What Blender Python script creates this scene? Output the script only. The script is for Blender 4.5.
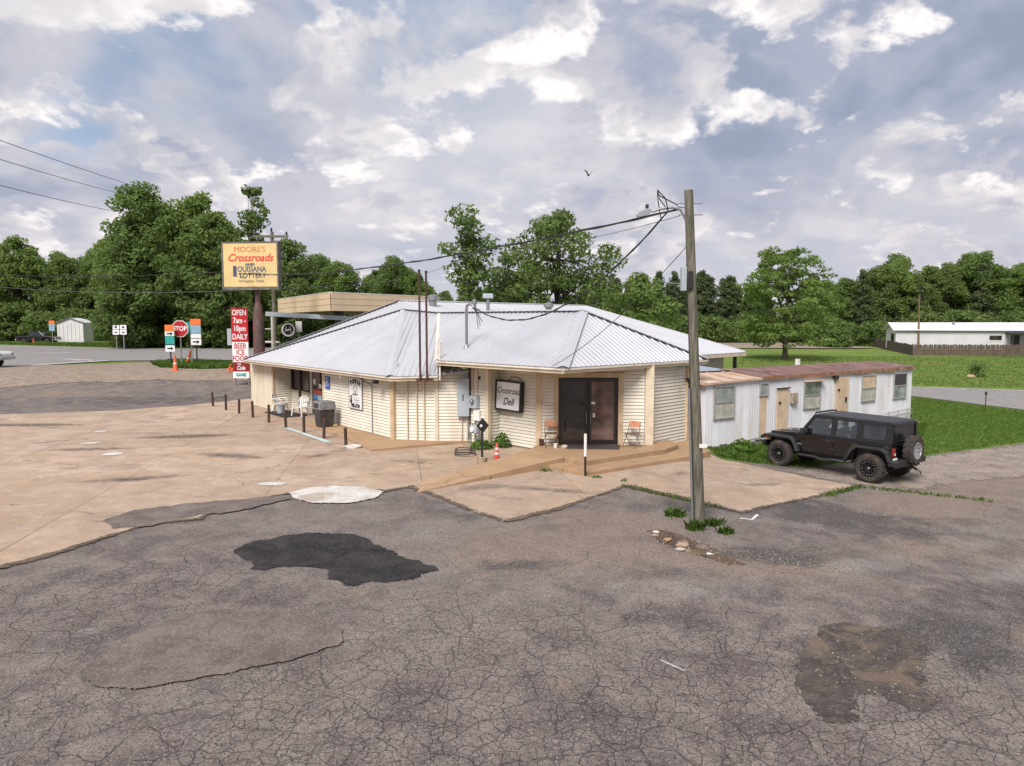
import bpy, math, random
import numpy as np
from mathutils import Vector, Matrix, noise as mnoise
from mathutils.geometry import delaunay_2d_cdt
R = math.radians
scene = bpy.context.scene
for o in list(bpy.data.objects):
    bpy.data.objects.remove(o)
COL = scene.collection

# ------------------------------------------------------------------ camera
cam_d = bpy.data.cameras.new('camera'); cam = bpy.data.objects.new('camera', cam_d); COL.objects.link(cam)
cam.location = (0, 0, 4.4)
cam.rotation_euler = (R(90) - math.atan(61 / 710.0), 0, 0)
cam_d.sensor_width = 36.0; cam_d.lens = 36.0 * 710 / 1024; cam_d.clip_end = 3000; cam_d.clip_start = 0.1
scene.camera = cam

# ------------------------------------------------------------------ sky, sun, exposure
SUN_EL, SUN_AZ = R(47), R(203)          # azimuth from +Y, clockwise: high, behind the camera's left shoulder
world = bpy.data.worlds.new('World'); scene.world = world; world.use_nodes = True
wt = world.node_tree; wt.nodes.clear()
def wn(t, **kw):
    n = wt.nodes.new(t)
    for k, v in kw.items():
        setattr(n, k, v)
    return n
def wl(a, b): wt.links.new(a, b)
def wmath(op, a, b=None, c=None, clamp=False):
    n = wn('ShaderNodeMath', operation=op); n.use_clamp = clamp
    for i, v in enumerate((a, b, c)):
        if v is None: continue
        if isinstance(v, (int, float)): n.inputs[i].default_value = v
        else: wl(v, n.inputs[i])
    return n.outputs[0]
w_out = wn('ShaderNodeOutputWorld'); w_bg = wn('ShaderNodeBackground'); w_bg.inputs[1].default_value = 0.11
wl(w_bg.outputs[0], w_out.inputs[0])
w_sky = wn('ShaderNodeTexSky', sky_type='NISHITA'); w_sky.sun_disc = False
w_sky.sun_elevation = SUN_EL; w_sky.sun_rotation = SUN_AZ; w_sky.dust_density = 2.0
w_tc = wn('ShaderNodeTexCoord'); w_sep = wn('ShaderNodeSeparateXYZ'); wl(w_tc.outputs['Generated'], w_sep.inputs[0])
zc = wmath('ADD', wmath('MAXIMUM', w_sep.outputs[2], 0.0), 0.36)
w_p = wn('ShaderNodeCombineXYZ')
wl(wmath('DIVIDE', w_sep.outputs[0], zc), w_p.inputs[0]); wl(wmath('DIVIDE', w_sep.outputs[1], zc), w_p.inputs[1])
def wnoise(scale, detail, rough, dist, off=(0, 0, 0), stretch=(1, 1, 1)):
    m = wn('ShaderNodeMapping'); m.inputs['Location'].default_value = off; m.inputs['Scale'].default_value = stretch
    wl(w_p.outputs[0], m.inputs[0])
    n = wn('ShaderNodeTexNoise', noise_dimensions='2D'); wl(m.outputs[0], n.inputs['Vector'])
    n.inputs['Scale'].default_value = scale; n.inputs['Detail'].default_value = detail
    n.inputs['Roughness'].default_value = rough; n.inputs['Distortion'].default_value = dist
    return n.outputs[0]
CO = (3.1, 7.7, 0.4)
def wramp(v, stops):
    r = wn('ShaderNodeValToRGB'); wl(v, r.inputs[0]); c = r.color_ramp; c.interpolation = 'EASE'
    while len(c.elements) < len(stops): c.elements.new(0.5)
    for e, (p, col) in zip(c.elements, stops): e.position = p; e.color = (*col, 1)
    return r.outputs[0]
def wrange(v, a, b, c=0.0, d=1.0):
    n = wn('ShaderNodeMapRange'); n.interpolation_type = 'SMOOTHSTEP'; wl(v, n.inputs[0])
    for i, x in enumerate((a, b, c, d)): n.inputs[i + 1].default_value = x
    return n.outputs[0]
def wmix(f, a, b):
    n = wn('ShaderNodeMix', data_type='RGBA'); wl(f, n.inputs[0]); wl(a, n.inputs[6]); wl(b, n.inputs[7]); return n.outputs[2]
# high soft layer, thin enough that the clear sky shows faintly
c_soft = wnoise(0.9, 3.0, 0.5, 0.4, (1.7, 0.3, 2.0))
c_soft2 = wnoise(3.2, 5.0, 0.6, 0.2, (8.7, 2.3, 1.0))
back = wramp(wmath('ADD', wmath('MULTIPLY', c_soft, 0.75), wmath('MULTIPLY', c_soft2, 0.25)), [(0.36, (1.60, 1.92, 2.55)), (0.46, (2.10, 2.32, 2.86)), (0.56, (2.65, 2.75, 3.15)), (0.68, (3.35, 3.32, 3.55))])
back = wmix(wrange(c_soft, 0.24, 0.44, 0.65, 1.0), w_sky.outputs[0], back)
# cumulus layers with crisp lit edges and greyer cores
def cumulus(below, scale, off, t0, t1, stretch):
    n = wnoise(scale, 7.0, 0.57, 0.15, off, stretch)
    n2 = wnoise(scale, 5.0, 0.57, 0.15, (off[0] + 0.03, off[1] + 0.11, off[2]), stretch)
    rel = wmath('MULTIPLY', wmath('SUBTRACT', n, n2), 2.5)
    thick = wrange(n, t0, t0 + 0.20)
    tone = wmath('ADD', wmath('SUBTRACT', 0.70, wmath('MULTIPLY', thick, 0.60)), rel)
    col = wramp(tone, [(0.0, (1.48, 1.72, 2.30)), (0.25, (1.98, 2.14, 2.66)), (0.50, (2.72, 2.72, 3.04)), (0.74, (3.60, 3.48, 3.58)), (0.97, (4.75, 4.55, 4.5))])
    return wmix(wrange(n, t0, t1), below, col)
sky_c = cumulus(back, 1.15, (3.1, 7.7, 0.4), 0.43, 0.565, (1, 1, 1))
sky_c = cumulus(sky_c, 2.1, (11.4, 1.9, 3.4), 0.50, 0.565, (1, 1.0, 1))
sky_c = cumulus(sky_c, 3.9, (2.4, 5.9, 1.4), 0.56, 0.65, (1, 1.0, 1))
w_hz = wn('ShaderNodeMix', data_type='RGBA')           # pale, slightly warm air low over the trees
hz = wn('ShaderNodeMapRange'); wl(w_sep.outputs[2], hz.inputs[0])
hz.inputs[1].default_value = 0.0; hz.inputs[2].default_value = 0.22; hz.inputs[3].default_value = 0.55; hz.inputs[4].default_value = 0.0
wl(hz.outputs[0], w_hz.inputs[0]); wl(sky_c, w_hz.inputs[6]); w_hz.inputs[7].default_value = (3.6, 3.35, 3.5, 1)
wl(w_hz.outputs[2], w_bg.inputs[0])

sun_d = bpy.data.lights.new('sun', 'SUN'); sun = bpy.data.objects.new('sun', sun_d); COL.objects.link(sun)
sun_d.energy = 2.4; sun_d.angle = R(24); sun_d.color = (1.0, 0.955, 0.92)
sd = Vector((math.sin(SUN_AZ) * math.cos(SUN_EL), math.cos(SUN_AZ) * math.cos(SUN_EL), math.sin(SUN_EL)))
sun.rotation_euler = sd.to_track_quat('Z', 'Y').to_euler()

vs = scene.view_settings
vs.view_transform = 'Standard'; vs.look = 'None'; vs.gamma = 1.0; vs.use_curve_mapping = False; vs.exposure = 1.0
scene.cycles.max_bounces = 6; scene.cycles.diffuse_bounces = 2; scene.cycles.glossy_bounces = 3; scene.cycles.transmission_bounces = 4; scene.cycles.transparent_max_bounces = 8

# ------------------------------------------------------------------ helpers
def ss(a, b, t):
    t = max(0.0, min(1.0, (t - a) / (b - a))); return t * t * (3 - 2 * t)
def terr(x, y):
    return 1.2 * ss(37, 50, y) * ss(2, -8, x) - 0.3 * ss(4.5, 10, x) * (1 - ss(60, 90, y))

def tag(o, label=None, cat=None, group=None, kind=None):
    if label: o['label'] = label
    if cat: o['category'] = cat
    if group: o['group'] = group
    if kind: o['kind'] = kind
    return o
def attach(o, parent, world=True):
    """parent o; world=True keeps o's own matrix a world matrix"""
    if parent is None: return o
    o.parent = parent
    if world and parent.parent is None:
        o.matrix_parent_inverse = parent.matrix_basis.inverted()
    return o
def empty(name, loc, rz=0, label=None, cat=None, group=None):
    e = bpy.data.objects.new(name, None); COL.objects.link(e)
    e.empty_display_size = 0.2
    e.matrix_basis = Matrix.Translation(loc) @ Matrix.Rotation(rz, 4, 'Z')
    return tag(e, label, cat, group)
def copy_tree(o, parent=None):
    c = o.copy(); COL.objects.link(c)
    if parent is not None:
        c.parent = parent
    for ch in list(o.children):
        copy_tree(ch, c)
    return c

class MB:
    def __init__(s): s.v = []; s.f = []
    def add(s, vs, fs, M=None):
        b = len(s.v)
        s.v += [tuple(M @ Vector(v)) for v in vs] if M is not None else [tuple(v) for v in vs]
        s.f += [tuple(i + b for i in f) for f in fs]
        return s
    def box(s, x0, x1, y0, y1, z0, z1, M=None):
        return s.add([(x0,y0,z0),(x1,y0,z0),(x1,y1,z0),(x0,y1,z0),(x0,y0,z1),(x1,y0,z1),(x1,y1,z1),(x0,y1,z1)],
            [(0,3,2,1),(4,5,6,7),(0,1,5,4),(1,2,6,5),(2,3,7,6),(3,0,4,7)], M)
    def hexa(s, pts, M=None):
        """8 points: bottom ring of four, top ring of four"""
        return s.add(pts, [(0,3,2,1),(4,5,6,7),(0,1,5,4),(1,2,6,5),(2,3,7,6),(3,0,4,7)], M)
    def beam(s, a, b, w, h, M=None):
        a, b = Vector(a), Vector(b); d = (b - a).normalized()
        up = Vector((0,0,1)) if abs(d.z) < 0.95 else Vector((0,1,0))
        sx = d.cross(up).normalized(); uz = sx.cross(d)
        pts = []
        for p in (a, b):
            for i, j in ((-1,-1),(1,-1),(1,1),(-1,1)): pts.append(p + sx * (i * w / 2) + uz * (j * h / 2))
        return s.add(pts, [(0,1,2,3),(7,6,5,4),(0,4,5,1),(1,5,6,2),(2,6,7,3),(3,7,4,0)], M)
    def tube(s, pts, r, n=8, M=None, caps=True):
        pts = [Vector(p) for p in pts]
        rs = r if isinstance(r, (list, tuple)) else [r] * len(pts)
        vs = []; prev = None
        for i, p in enumerate(pts):
            d = (pts[min(i + 1, len(pts) - 1)] - pts[max(i - 1, 0)]).normalized()
            if prev is None:
                ref = Vector((0,0,1)) if abs(d.z) < 0.9 else Vector((1,0,0))
                a = d.cross(ref).normalized()
            else:
                a = (prev - d * prev.dot(d)).normalized()
            prev = a; b = d.cross(a)
            for k in range(n):
                t = 2 * math.pi * k / n
                vs.append(p + (a * math.cos(t) + b * math.sin(t)) * rs[i])
        fs = []
        for i in range(len(pts) - 1):
            for k in range(n):
                k2 = (k + 1) % n
                fs.append((i*n+k, i*n+k2, (i+1)*n+k2, (i+1)*n+k))
        if caps:
            fs.append(tuple(range(n - 1, -1, -1))); fs.append(tuple((len(pts)-1)*n + k for k in range(n)))
        return s.add(vs, fs, M)
    def lathe(s, prof, n=16, M=None, closed=False):
        vs = []; fs = []
        for r, z in prof:
            for k in range(n):
                t = 2 * math.pi * k / n; vs.append((r * math.cos(t), r * math.sin(t), z))
        m = len(prof)
        for i in range(m if closed else m - 1):
            j = (i + 1) % m
            for k in range(n):
                k2 = (k + 1) % n
                fs.append((i*n+k, i*n+k2, j*n+k2, j*n+k))
        if not closed:
            fs.append(tuple(range(n - 1, -1, -1))); fs.append(tuple((m-1)*n + k for k in range(n)))
        return s.add(vs, fs, M)
    def prism(s, poly, a, b, M=None, axis='z'):
        """2-D polygon extruded from a to b along an axis"""
        n = len(poly)
        def P(p, h):
            return (p[0], p[1], h) if axis == 'z' else ((p[0], h, p[1]) if axis == 'y' else (h, p[0], p[1]))
        vs = [P(p, a) for p in poly] + [P(p, b) for p in poly]
        fs = [tuple(range(n - 1, -1, -1)), tuple(range(n, 2 * n))] + [(i, (i+1) % n, n + (i+1) % n, n + i) for i in range(n)]
        return s.add(vs, fs, M)
    def build(s, name, mat, parent=None, smooth=False, bevel=0, world=True, M=None, segs=2, fixn=True):
        me = bpy.data.meshes.new(name); me.from_pydata(s.v, [], s.f)
        if fixn:
            import bmesh
            bm = bmesh.new(); bm.from_mesh(me); bmesh.ops.recalc_face_normals(bm, faces=bm.faces); bm.to_mesh(me); bm.free()
        me.update()
        if smooth:
            me.polygons.foreach_set('use_smooth', [True] * len(me.polygons))
            try: me.set_sharp_from_angle(angle=R(40))
            except Exception: pass
        return mobj(name, me, mat, parent, bevel, world, M, segs)
def mobj(name, me, mat, parent=None, bevel=0, world=True, M=None, segs=2):
    if mat is not None and not me.materials: me.materials.append(mat)
    o = bpy.data.objects.new(name, me); COL.objects.link(o)
    if M is not None: o.matrix_basis = M
    attach(o, parent, world)
    if bevel:
        b = o.modifiers.new('bevel', 'BEVEL'); b.width = bevel; b.segments = segs; b.limit_method = 'ANGLE'; b.angle_limit = R(35)
    return o
def bx(name, mat, parent, x0, x1, y0, y1, z0, z1, bevel=0, M=None, world=True):
    return MB().box(x0, x1, y0, y1, z0, z1, M).build(name, mat, parent, bevel=bevel, world=world)
def catenary(a, b, sag, n=24):
    a, b = Vector(a), Vector(b)
    return [a.lerp(b, t / n) - Vector((0, 0, sag * 4 * (t / n) * (1 - t / n))) for t in range(n + 1)]
def rotm(loc, rz=0, rx=0, ry=0):
    return Matrix.Translation(loc) @ Matrix.Rotation(rz, 4, 'Z') @ Matrix.Rotation(ry, 4, 'Y') @ Matrix.Rotation(rx, 4, 'X')
def frame(p0, p1, z=0):
    """wall frame: X along the wall, Y into the building, Z up"""
    a = math.atan2(p1[1] - p0[1], p1[0] - p0[0])
    return rotm((p0[0], p0[1], z), a)

# ------------------------------------------------------------------ materials
class NT:
    def __init__(s, name):
        s.m = bpy.data.materials.new(name); s.m.use_nodes = True; s.t = s.m.node_tree; s.t.nodes.clear()
        s.out = s.n('ShaderNodeOutputMaterial'); s.b = s.n('ShaderNodeBsdfPrincipled'); s.l(s.b.outputs[0], s.out.inputs[0])
        s.geo = None; s.dim = '3D'
    def n(s, t, **kw):
        n = s.t.nodes.new(t)
        for k, v in kw.items(): setattr(n, k, v)
        return n
    def l(s, a, b): s.t.links.new(a, b)
    def set(s, sock, v):
        if isinstance(v, (int, float)): sock.default_value = v
        elif isinstance(v, tuple): sock.default_value = (*v, 1) if len(v) == 3 and len(sock.default_value) == 4 else v
        else: s.l(v, sock)
    def pos(s):
        if s.geo is None: s.geo = s.n('ShaderNodeNewGeometry')
        return s.geo.outputs['Position']
    def obj(s): return s.n('ShaderNodeTexCoord').outputs['Object']
    def map(s, v, scale=(1,1,1), loc=(0,0,0), rot=(0,0,0)):
        m = s.n('ShaderNodeMapping'); s.l(v, m.inputs[0]); m.inputs['Scale'].default_value = scale
        m.inputs['Location'].default_value = loc; m.inputs['Rotation'].default_value = rot; return m.outputs[0]
    def noise(s, v, scale, detail=4, rough=0.55, dist=0, col=False):
        n = s.n('ShaderNodeTexNoise', noise_dimensions=s.dim); s.l(v, n.inputs['Vector']); n.inputs['Scale'].default_value = scale
        n.inputs['Detail'].default_value = detail; n.inputs['Roughness'].default_value = rough; n.inputs['Distortion'].default_value = dist
        return n.outputs[1 if col else 0]
    def math(s, op, a, b=None, c=None, clamp=False):
        n = s.n('ShaderNodeMath', operation=op); n.use_clamp = clamp
        for i, v in enumerate((a, b, c)):
            if v is not None: s.set(n.inputs[i], v)
        return n.outputs[0]
    def rng(s, v, a, b, c=0.0, d=1.0, smooth=True):
        n = s.n('ShaderNodeMapRange'); n.interpolation_type = 'SMOOTHSTEP' if smooth else 'LINEAR'
        s.set(n.inputs[0], v)
        for i, x in enumerate((a, b, c, d)): n.inputs[i + 1].default_value = x
        return n.outputs[0]
    def mix(s, f, a, b, mode='MIX'):
        n = s.n('ShaderNodeMix', data_type='RGBA'); n.blend_type = mode
        s.set(n.inputs[0], f); s.set(n.inputs[6], a); s.set(n.inputs[7], b); return n.outputs[2]
    def attr(s, name):
        n = s.n('ShaderNodeAttribute'); n.attribute_name = name; return n.outputs['Fac']
    def rnd(s): return s.n('ShaderNodeObjectInfo').outputs['Random']
    def bump(s, h, dist, strength=1.0):
        n = s.n('ShaderNodeBump'); n.inputs['Strength'].default_value = strength; n.inputs['Distance'].default_value = dist
        s.l(h, n.inputs['Height']); s.l(n.outputs[0], s.b.inputs['Normal'])
    def fin(s, col, rough=0.6, metal=0.0, spec=None):
        s.set(s.b.inputs['Base Color'], col); s.set(s.b.inputs['Roughness'], rough); s.set(s.b.inputs['Metallic'], metal)
        if spec is not None: s.b.inputs['Specular IOR Level'].default_value = spec
        return s.m
def scl(c, k): return tuple(min(1.0, x * k) for x in c)
def pm(name, base, rough=0.6, var=0.14, scale=5.0, metal=0.0, bump=0.0, bscale=60.0, dirt=None, damt=0.35, dscale=1.6, streak=False, spec=None, rndv=0.0):
    """painted or plain surface: tone variation, optional dirt or rust with its own shape, fine relief"""
    t = NT(name); p = t.pos()
    c = t.mix(t.rng(t.noise(p, scale, 6, 0.6), 0.3, 0.7), scl(base, 1 - var), scl(base, 1 + var))
    if rndv:
        c = t.mix(t.rnd(), c, scl(base, 1 - rndv))
    if dirt is not None:
        q = t.map(p, (1, 1, 0.18)) if streak else p
        c = t.mix(t.math('MULTIPLY', t.rng(t.noise(q, dscale, 7, 0.65, 0.4), 0.48, 0.72), damt), c, dirt)
    if bump:
        t.bump(t.noise(p, bscale, 4, 0.6), bump)
    return t.fin(c, rough, metal, spec)

# ---- ground materials
def m_asphalt():
    t = NT('asphalt'); p = t.pos(); t.dim = '2D'
    dirt, dark, ck, pale = (t.attr(a) for a in ('dirt', 'dark', 'crack', 'pale'))
    fine = t.noise(p, 70, 3, 0.7); mid = t.noise(p, 1.3, 6, 0.62, 0.3); big = t.noise(p, 0.22, 5, 0.6, 0.6)
    c = t.mix(t.rng(mid, 0.3, 0.7), (0.106, 0.086, 0.079), (0.202, 0.167, 0.150))
    c = t.mix(t.math('MULTIPLY', t.rng(big, 0.42, 0.66), 0.5), c, (0.205, 0.172, 0.148))
    c = t.mix(t.math('MULTIPLY', t.rng(t.noise(p, 0.75, 6, 0.7, 0.5), 0.52, 0.72), 0.55), c, (0.075, 0.068, 0.066))
    c = t.mix(t.rng(t.math('ADD', dirt, t.math('MULTIPLY', t.math('SUBTRACT', t.noise(p, 1.1, 5, 0.68, 0.4), 0.5), 1.3)), 0.25, 0.95, 0, 0.6), c, (0.235, 0.172, 0.128))
    c = t.mix(t.rng(t.math('ADD', dark, t.math('MULTIPLY', t.math('SUBTRACT', t.noise(p, 1.6, 5, 0.7, 0.3), 0.5), 1.4)), 0.25, 0.8, 0, 0.8), c, (0.052, 0.047, 0.047))
    c = t.mix(t.rng(t.math('ADD', pale, t.math('MULTIPLY', t.math('SUBTRACT', t.noise(p, 1.4, 5, 0.7, 0.3), 0.5), 1.0)), 0.25, 0.9, 0, 0.6), c, (0.27, 0.245, 0.225))
    c = t.mix(t.rng(fine, 0.35, 0.72, 0.0, 0.5), scl((0.1, 0.09, 0.085), 0.9), c, 'MIX') if False else c
    g = t.n('ShaderNodeTexVoronoi'); g.inputs['Scale'].default_value = 55; t.l(p, g.inputs['Vector'])
    sep = t.n('ShaderNodeSeparateColor'); t.l(g.outputs['Color'], sep.inputs[0])
    c = t.mix(t.rng(sep.outputs[0], 0.68, 1.0, 0, 0.55), c, (0.31, 0.275, 0.25))
    c = t.mix(t.rng(sep.outputs[1], 0.62, 1.0, 0, 0.75), c, (0.040, 0.036, 0.035))
    # alligator cracking
    w1 = t.noise(p, 1.7, 3, 0.5, 0, True); w2 = t.noise(p, 9, 3, 0.6, 0, True)
    a = t.n('ShaderNodeVectorMath', operation='MULTIPLY_ADD'); t.l(w1, a.inputs[0]); a.inputs[1].default_value = (0.3, 0.3, 0); t.l(p, a.inputs[2])
    b = t.n('ShaderNodeVectorMath', operation='MULTIPLY_ADD'); t.l(w2, b.inputs[0]); b.inputs[1].default_value = (0.045, 0.045, 0); t.l(a.outputs[0], b.inputs[2])
    def vor(scale):
        v = t.n('ShaderNodeTexVoronoi', feature='DISTANCE_TO_EDGE', voronoi_dimensions='2D'); t.l(b.outputs[0], v.inputs['Vector'])
        v.inputs['Scale'].default_value = scale; return v.outputs['Distance']
    wid = t.rng(t.noise(p, 2.3, 4, 0.6), 0.3, 0.72, 0.35, 1.25)
    k1 = t.rng(t.math('DIVIDE', vor(5.2), wid), 0.004, 0.045, 1, 0)
    k3 = t.math('MULTIPLY', t.rng(t.math('DIVIDE', vor(1.7), wid), 0.003, 0.022, 1, 0), t.rng(ck, 0.1, 0.5))
    k2 = t.rng(t.math('DIVIDE', vor(0.5), wid), 0.001, 0.007, 1, 0)
    cm = t.rng(t.math('ADD', ck, t.math('MULTIPLY', t.math('SUBTRACT', t.noise(p, 0.9, 5, 0.65, 0.5), 0.5), 2.6)), 0.30, 0.95)
    crack = t.math('MAXIMUM', t.math('MAXIMUM', t.math('MULTIPLY', k1, t.math('MULTIPLY', cm, 0.72)), t.math('MULTIPLY', k3, 0.8)), t.math('MULTIPLY', k2, t.rng(t.noise(p, 0.45, 3, 0.5), 0.45, 0.6, 0, 0.6)))
    c = t.mix(t.math('MULTIPLY', crack, 0.62), c, (0.036, 0.029, 0.027))
    h = t.math('SUBTRACT', t.math('ADD', t.math('MULTIPLY', fine, 0.35), t.math('MULTIPLY', t.noise(p, 6, 5, 0.6), 0.6)), t.math('MULTIPLY', crack, 1.6))
    t.bump(h, 0.012, 0.9)
    return t.fin(c, 0.92, spec=0.25)
FEATHER = set()
def m_patch(name, base, other, grain=60, rough=0.9, bump=0.008, wear=None, wamt=0.5, feather=0.0, amax=1.0, soft=0.25):
    t = NT(name); p = t.pos(); t.dim = '2D'
    c = t.mix(t.rng(t.noise(p, 1.6, 8, 0.65, 0.3), 0.3, 0.7), base, other)
    g = t.n('ShaderNodeTexVoronoi'); g.inputs['Scale'].default_value = grain; t.l(p, g.inputs['Vector'])
    sep = t.n('ShaderNodeSeparateColor'); t.l(g.outputs['Color'], sep.inputs[0])
    c = t.mix(t.rng(sep.outputs[0], 0.7, 1.0, 0, 0.45), c, scl(other, 1.7)); c = t.mix(t.rng(sep.outputs[1], 0.7, 1.0, 0, 0.5), c, scl(base, 0.45))
    if wear is not None: c = t.mix(t.math('MULTIPLY', t.rng(t.noise(p, 1.1, 9, 0.7, 0.6), 0.50, 0.66), wamt), c, wear)
    t.bump(t.math('ADD', t.noise(p, grain, 3, 0.7), t.math('MULTIPLY', t.noise(p, 5, 5, 0.6), 0.7)), bump)
    m = t.fin(c, rough, spec=0.25)
    if feather:      # ragged, crumbling rim: the sheet breaks up into grains towards its edge
        FEATHER.add(name)
        e = t.math('ADD', t.attr('rim'), t.math('MULTIPLY', t.math('SUBTRACT', t.noise(p, 2.2 / feather ** 0.5, 7, 0.75), 0.55), feather * 3.2))
        tr_ = t.n('ShaderNodeBsdfTransparent'); mx = t.n('ShaderNodeMixShader'); t.l(t.rng(e, 0.0, feather * soft, 0, amax), mx.inputs[0])
        t.l(tr_.outputs[0], mx.inputs[1]); t.l(t.b.outputs[0], mx.inputs[2]); t.l(mx.outputs[0], t.out.inputs[0])
    return m
def m_concrete(name, a, b, stain=(0.17, 0.13, 0.105), rust=(0.44, 0.25, 0.13), samt=0.75, ramt=0.55, rndv=0.13):
    t = NT(name); p = t.pos(); t.dim = '3D' if name == 'step_concrete' else '2D'
    c = t.mix(t.rng(t.noise(p, 0.8, 8, 0.62, 0.5), 0.3, 0.7), a, b)
    c = t.mix(t.math('MULTIPLY', t.rnd(), 0.5), c, scl(a, 1 - rndv * 2))
    c = t.mix(t.math('MULTIPLY', t.rng(t.noise(t.map(p, (0.5, 1, 1)), 0.42, 7, 0.6, 0.7), 0.46, 0.68), ramt), c, rust)
    c = t.mix(t.math('MULTIPLY', t.rng(t.noise(t.map(p, (0.45, 1, 1), (9, 4, 0)), 0.75, 10, 0.7, 0.5), 0.55, 0.70), samt), c, stain)
    c = t.mix(t.math('MULTIPLY', t.rng(t.noise(p, 2.4, 9, 0.75, 0.3), 0.50, 0.72), 0.45), c, scl(b, 1.22))
    c = t.mix(t.math('MULTIPLY', t.rng(t.noise(t.map(p, (1, 1, 1), (3, 17, 0)), 1.7, 8, 0.78, 0.2), 0.50, 0.68), 0.4), c, (0.245, 0.205, 0.175))
    sp = t.noise(p, 45, 3, 0.7); c = t.mix(t.rng(sp, 0.35, 0.7, 0.42, 0.0), c, scl(a, 0.5))
    v = t.n('ShaderNodeTexVoronoi', feature='DISTANCE_TO_EDGE', voronoi_dimensions='2D')
    w = t.n('ShaderNodeVectorMath', operation='MULTIPLY_ADD'); t.l(t.noise(p, 1.4, 5, 0.6, 0, True), w.inputs[0]); w.inputs[1].default_value = (0.9, 0.9, 0); t.l(p, w.inputs[2])
    t.l(w.outputs[0], v.inputs['Vector']); v.inputs['Scale'].default_value = 0.3
    ck = t.math('MULTIPLY', t.rng(v.outputs['Distance'], 0.0015, 0.006, 1, 0), t.rng(t.noise(p, 0.35, 2, 0.5), 0.42, 0.58))
    c = t.mix(t.math('MULTIPLY', ck, 0.7), c, (0.07, 0.055, 0.045))
    t.bump(t.math('SUBTRACT', t.math('ADD', sp, t.math('MULTIPLY', t.noise(p, 7, 4, 0.6), 0.6)), ck), 0.005)
    return t.fin(c, 0.88, spec=0.3)
def m_grass():
    t = NT('lawn'); p = t.pos(); t.dim = '2D'
    c = t.mix(t.rng(t.noise(p, 0.35, 7, 0.62, 0.5), 0.3, 0.7), (0.100, 0.172, 0.030), (0.172, 0.248, 0.054))
    c = t.mix(t.rng(t.noise(p, 3.5, 6, 0.7), 0.35, 0.75, 0, 0.5), c, (0.062, 0.125, 0.020))
    c = t.mix(t.math('MULTIPLY', t.rng(t.noise(t.map(p, (0.4, 1, 1)), 0.16, 6, 0.65, 0.4), 0.46, 0.64), 0.6), c, (0.22, 0.215, 0.075))
    c = t.mix(t.rng(t.noise(p, 28, 3, 0.7), 0.4, 0.75, 0, 0.55), c, (0.22, 0.28, 0.07))
    t.bump(t.math('ADD', t.noise(p, 26, 4, 0.7), t.math('MULTIPLY', t.noise(p, 2.5, 4, 0.6), 2.0)), 0.06)
    return t.fin(c, 0.95, spec=0.1)
M_ASPH = m_asphalt(); M_GRASS = m_grass()
M_CONC = m_concrete('tan_concrete', (0.395, 0.288, 0.21), (0.545, 0.422, 0.325), rust=(0.43, 0.285, 0.175), ramt=0.5, samt=0.85)
M_CONC2 = m_concrete('step_concrete', (0.385, 0.245, 0.138), (0.48, 0.325, 0.195), samt=0.4, ramt=0.5)
M_JOINT = m_patch('joint_dirt', (0.06, 0.047, 0.038), (0.11, 0.085, 0.065))
M_DARK = m_patch('fresh_asphalt', (0.016, 0.014, 0.0145), (0.044, 0.039, 0.038), 28, 0.85, 0.02, feather=0.07)
M_OLD = m_patch('smooth_old_asphalt', (0.108, 0.087, 0.079), (0.178, 0.146, 0.130), 45, 0.92, 0.006, (0.20, 0.16, 0.13), 0.4, feather=0.03)
M_STAIN = m_patch('oil_stain', (0.10, 0.08, 0.07), (0.17, 0.135, 0.115), feather=0.35, amax=0.6, soft=1.6)
M_HOLE = m_patch('broken_asphalt', (0.062, 0.052, 0.047), (0.115, 0.096, 0.083), 30, 0.95, 0.03, (0.20, 0.145, 0.105), 0.7, feather=0.12)
M_WHITE_C = m_patch('white_cement', (0.47, 0.44, 0.40), (0.60, 0.57, 0.53), 60, 0.85, 0.006, (0.34, 0.27, 0.21), 0.8, feather=0.03)
M_DIRT = m_patch('red_dirt', (0.21, 0.165, 0.13), (0.30, 0.24, 0.185), 20, 0.95, 0.02, (0.22, 0.17, 0.12), 0.6, feather=0.5)
M_GRAVEL = m_patch('brown_gravel', (0.19, 0.155, 0.13), (0.30, 0.25, 0.21), 25, 0.95, 0.02, (0.36, 0.28, 0.21), 0.4, feather=0.5)
M_PEBBLE = m_patch('pebble', (0.14, 0.115, 0.10), (0.26, 0.22, 0.185), 25, 0.95, 0.01)
M_ROAD = m_patch('grey_road', (0.19, 0.178, 0.175), (0.26, 0.24, 0.232), 30, 0.9, 0.006)
M_PAINTW = m_patch('road_paint_white', (0.60, 0.58, 0.55), (0.72, 0.70, 0.67), 30, 0.8, 0.003, (0.3, 0.28, 0.26), 0.6)
M_PAINTF = m_patch('worn_road_paint', (0.24, 0.22, 0.21), (0.34, 0.32, 0.30), 30, 0.8, 0.003, (0.18, 0.16, 0.15), 0.8)
M_TEAL = m_patch('road_paint_pale_blue', (0.34, 0.47, 0.46), (0.48, 0.58, 0.55), 30, 0.8, 0.003, (0.38, 0.27, 0.19), 0.6)
M_RIMD = m_patch('rim_dirt', (0.11, 0.082, 0.062), (0.20, 0.15, 0.115), 30, 0.95, 0.02, feather=0.09, amax=0.8, soft=0.6)
M_MUD = m_patch('mud', (0.055, 0.038, 0.028), (0.135, 0.092, 0.062), 25, 0.75, 0.02, feather=0.08)
M_STONE = m_patch('pale_stone', (0.42, 0.38, 0.34), (0.58, 0.54, 0.49), 60, 0.85, 0.006, (0.34, 0.27, 0.21), 0.6)

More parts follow.
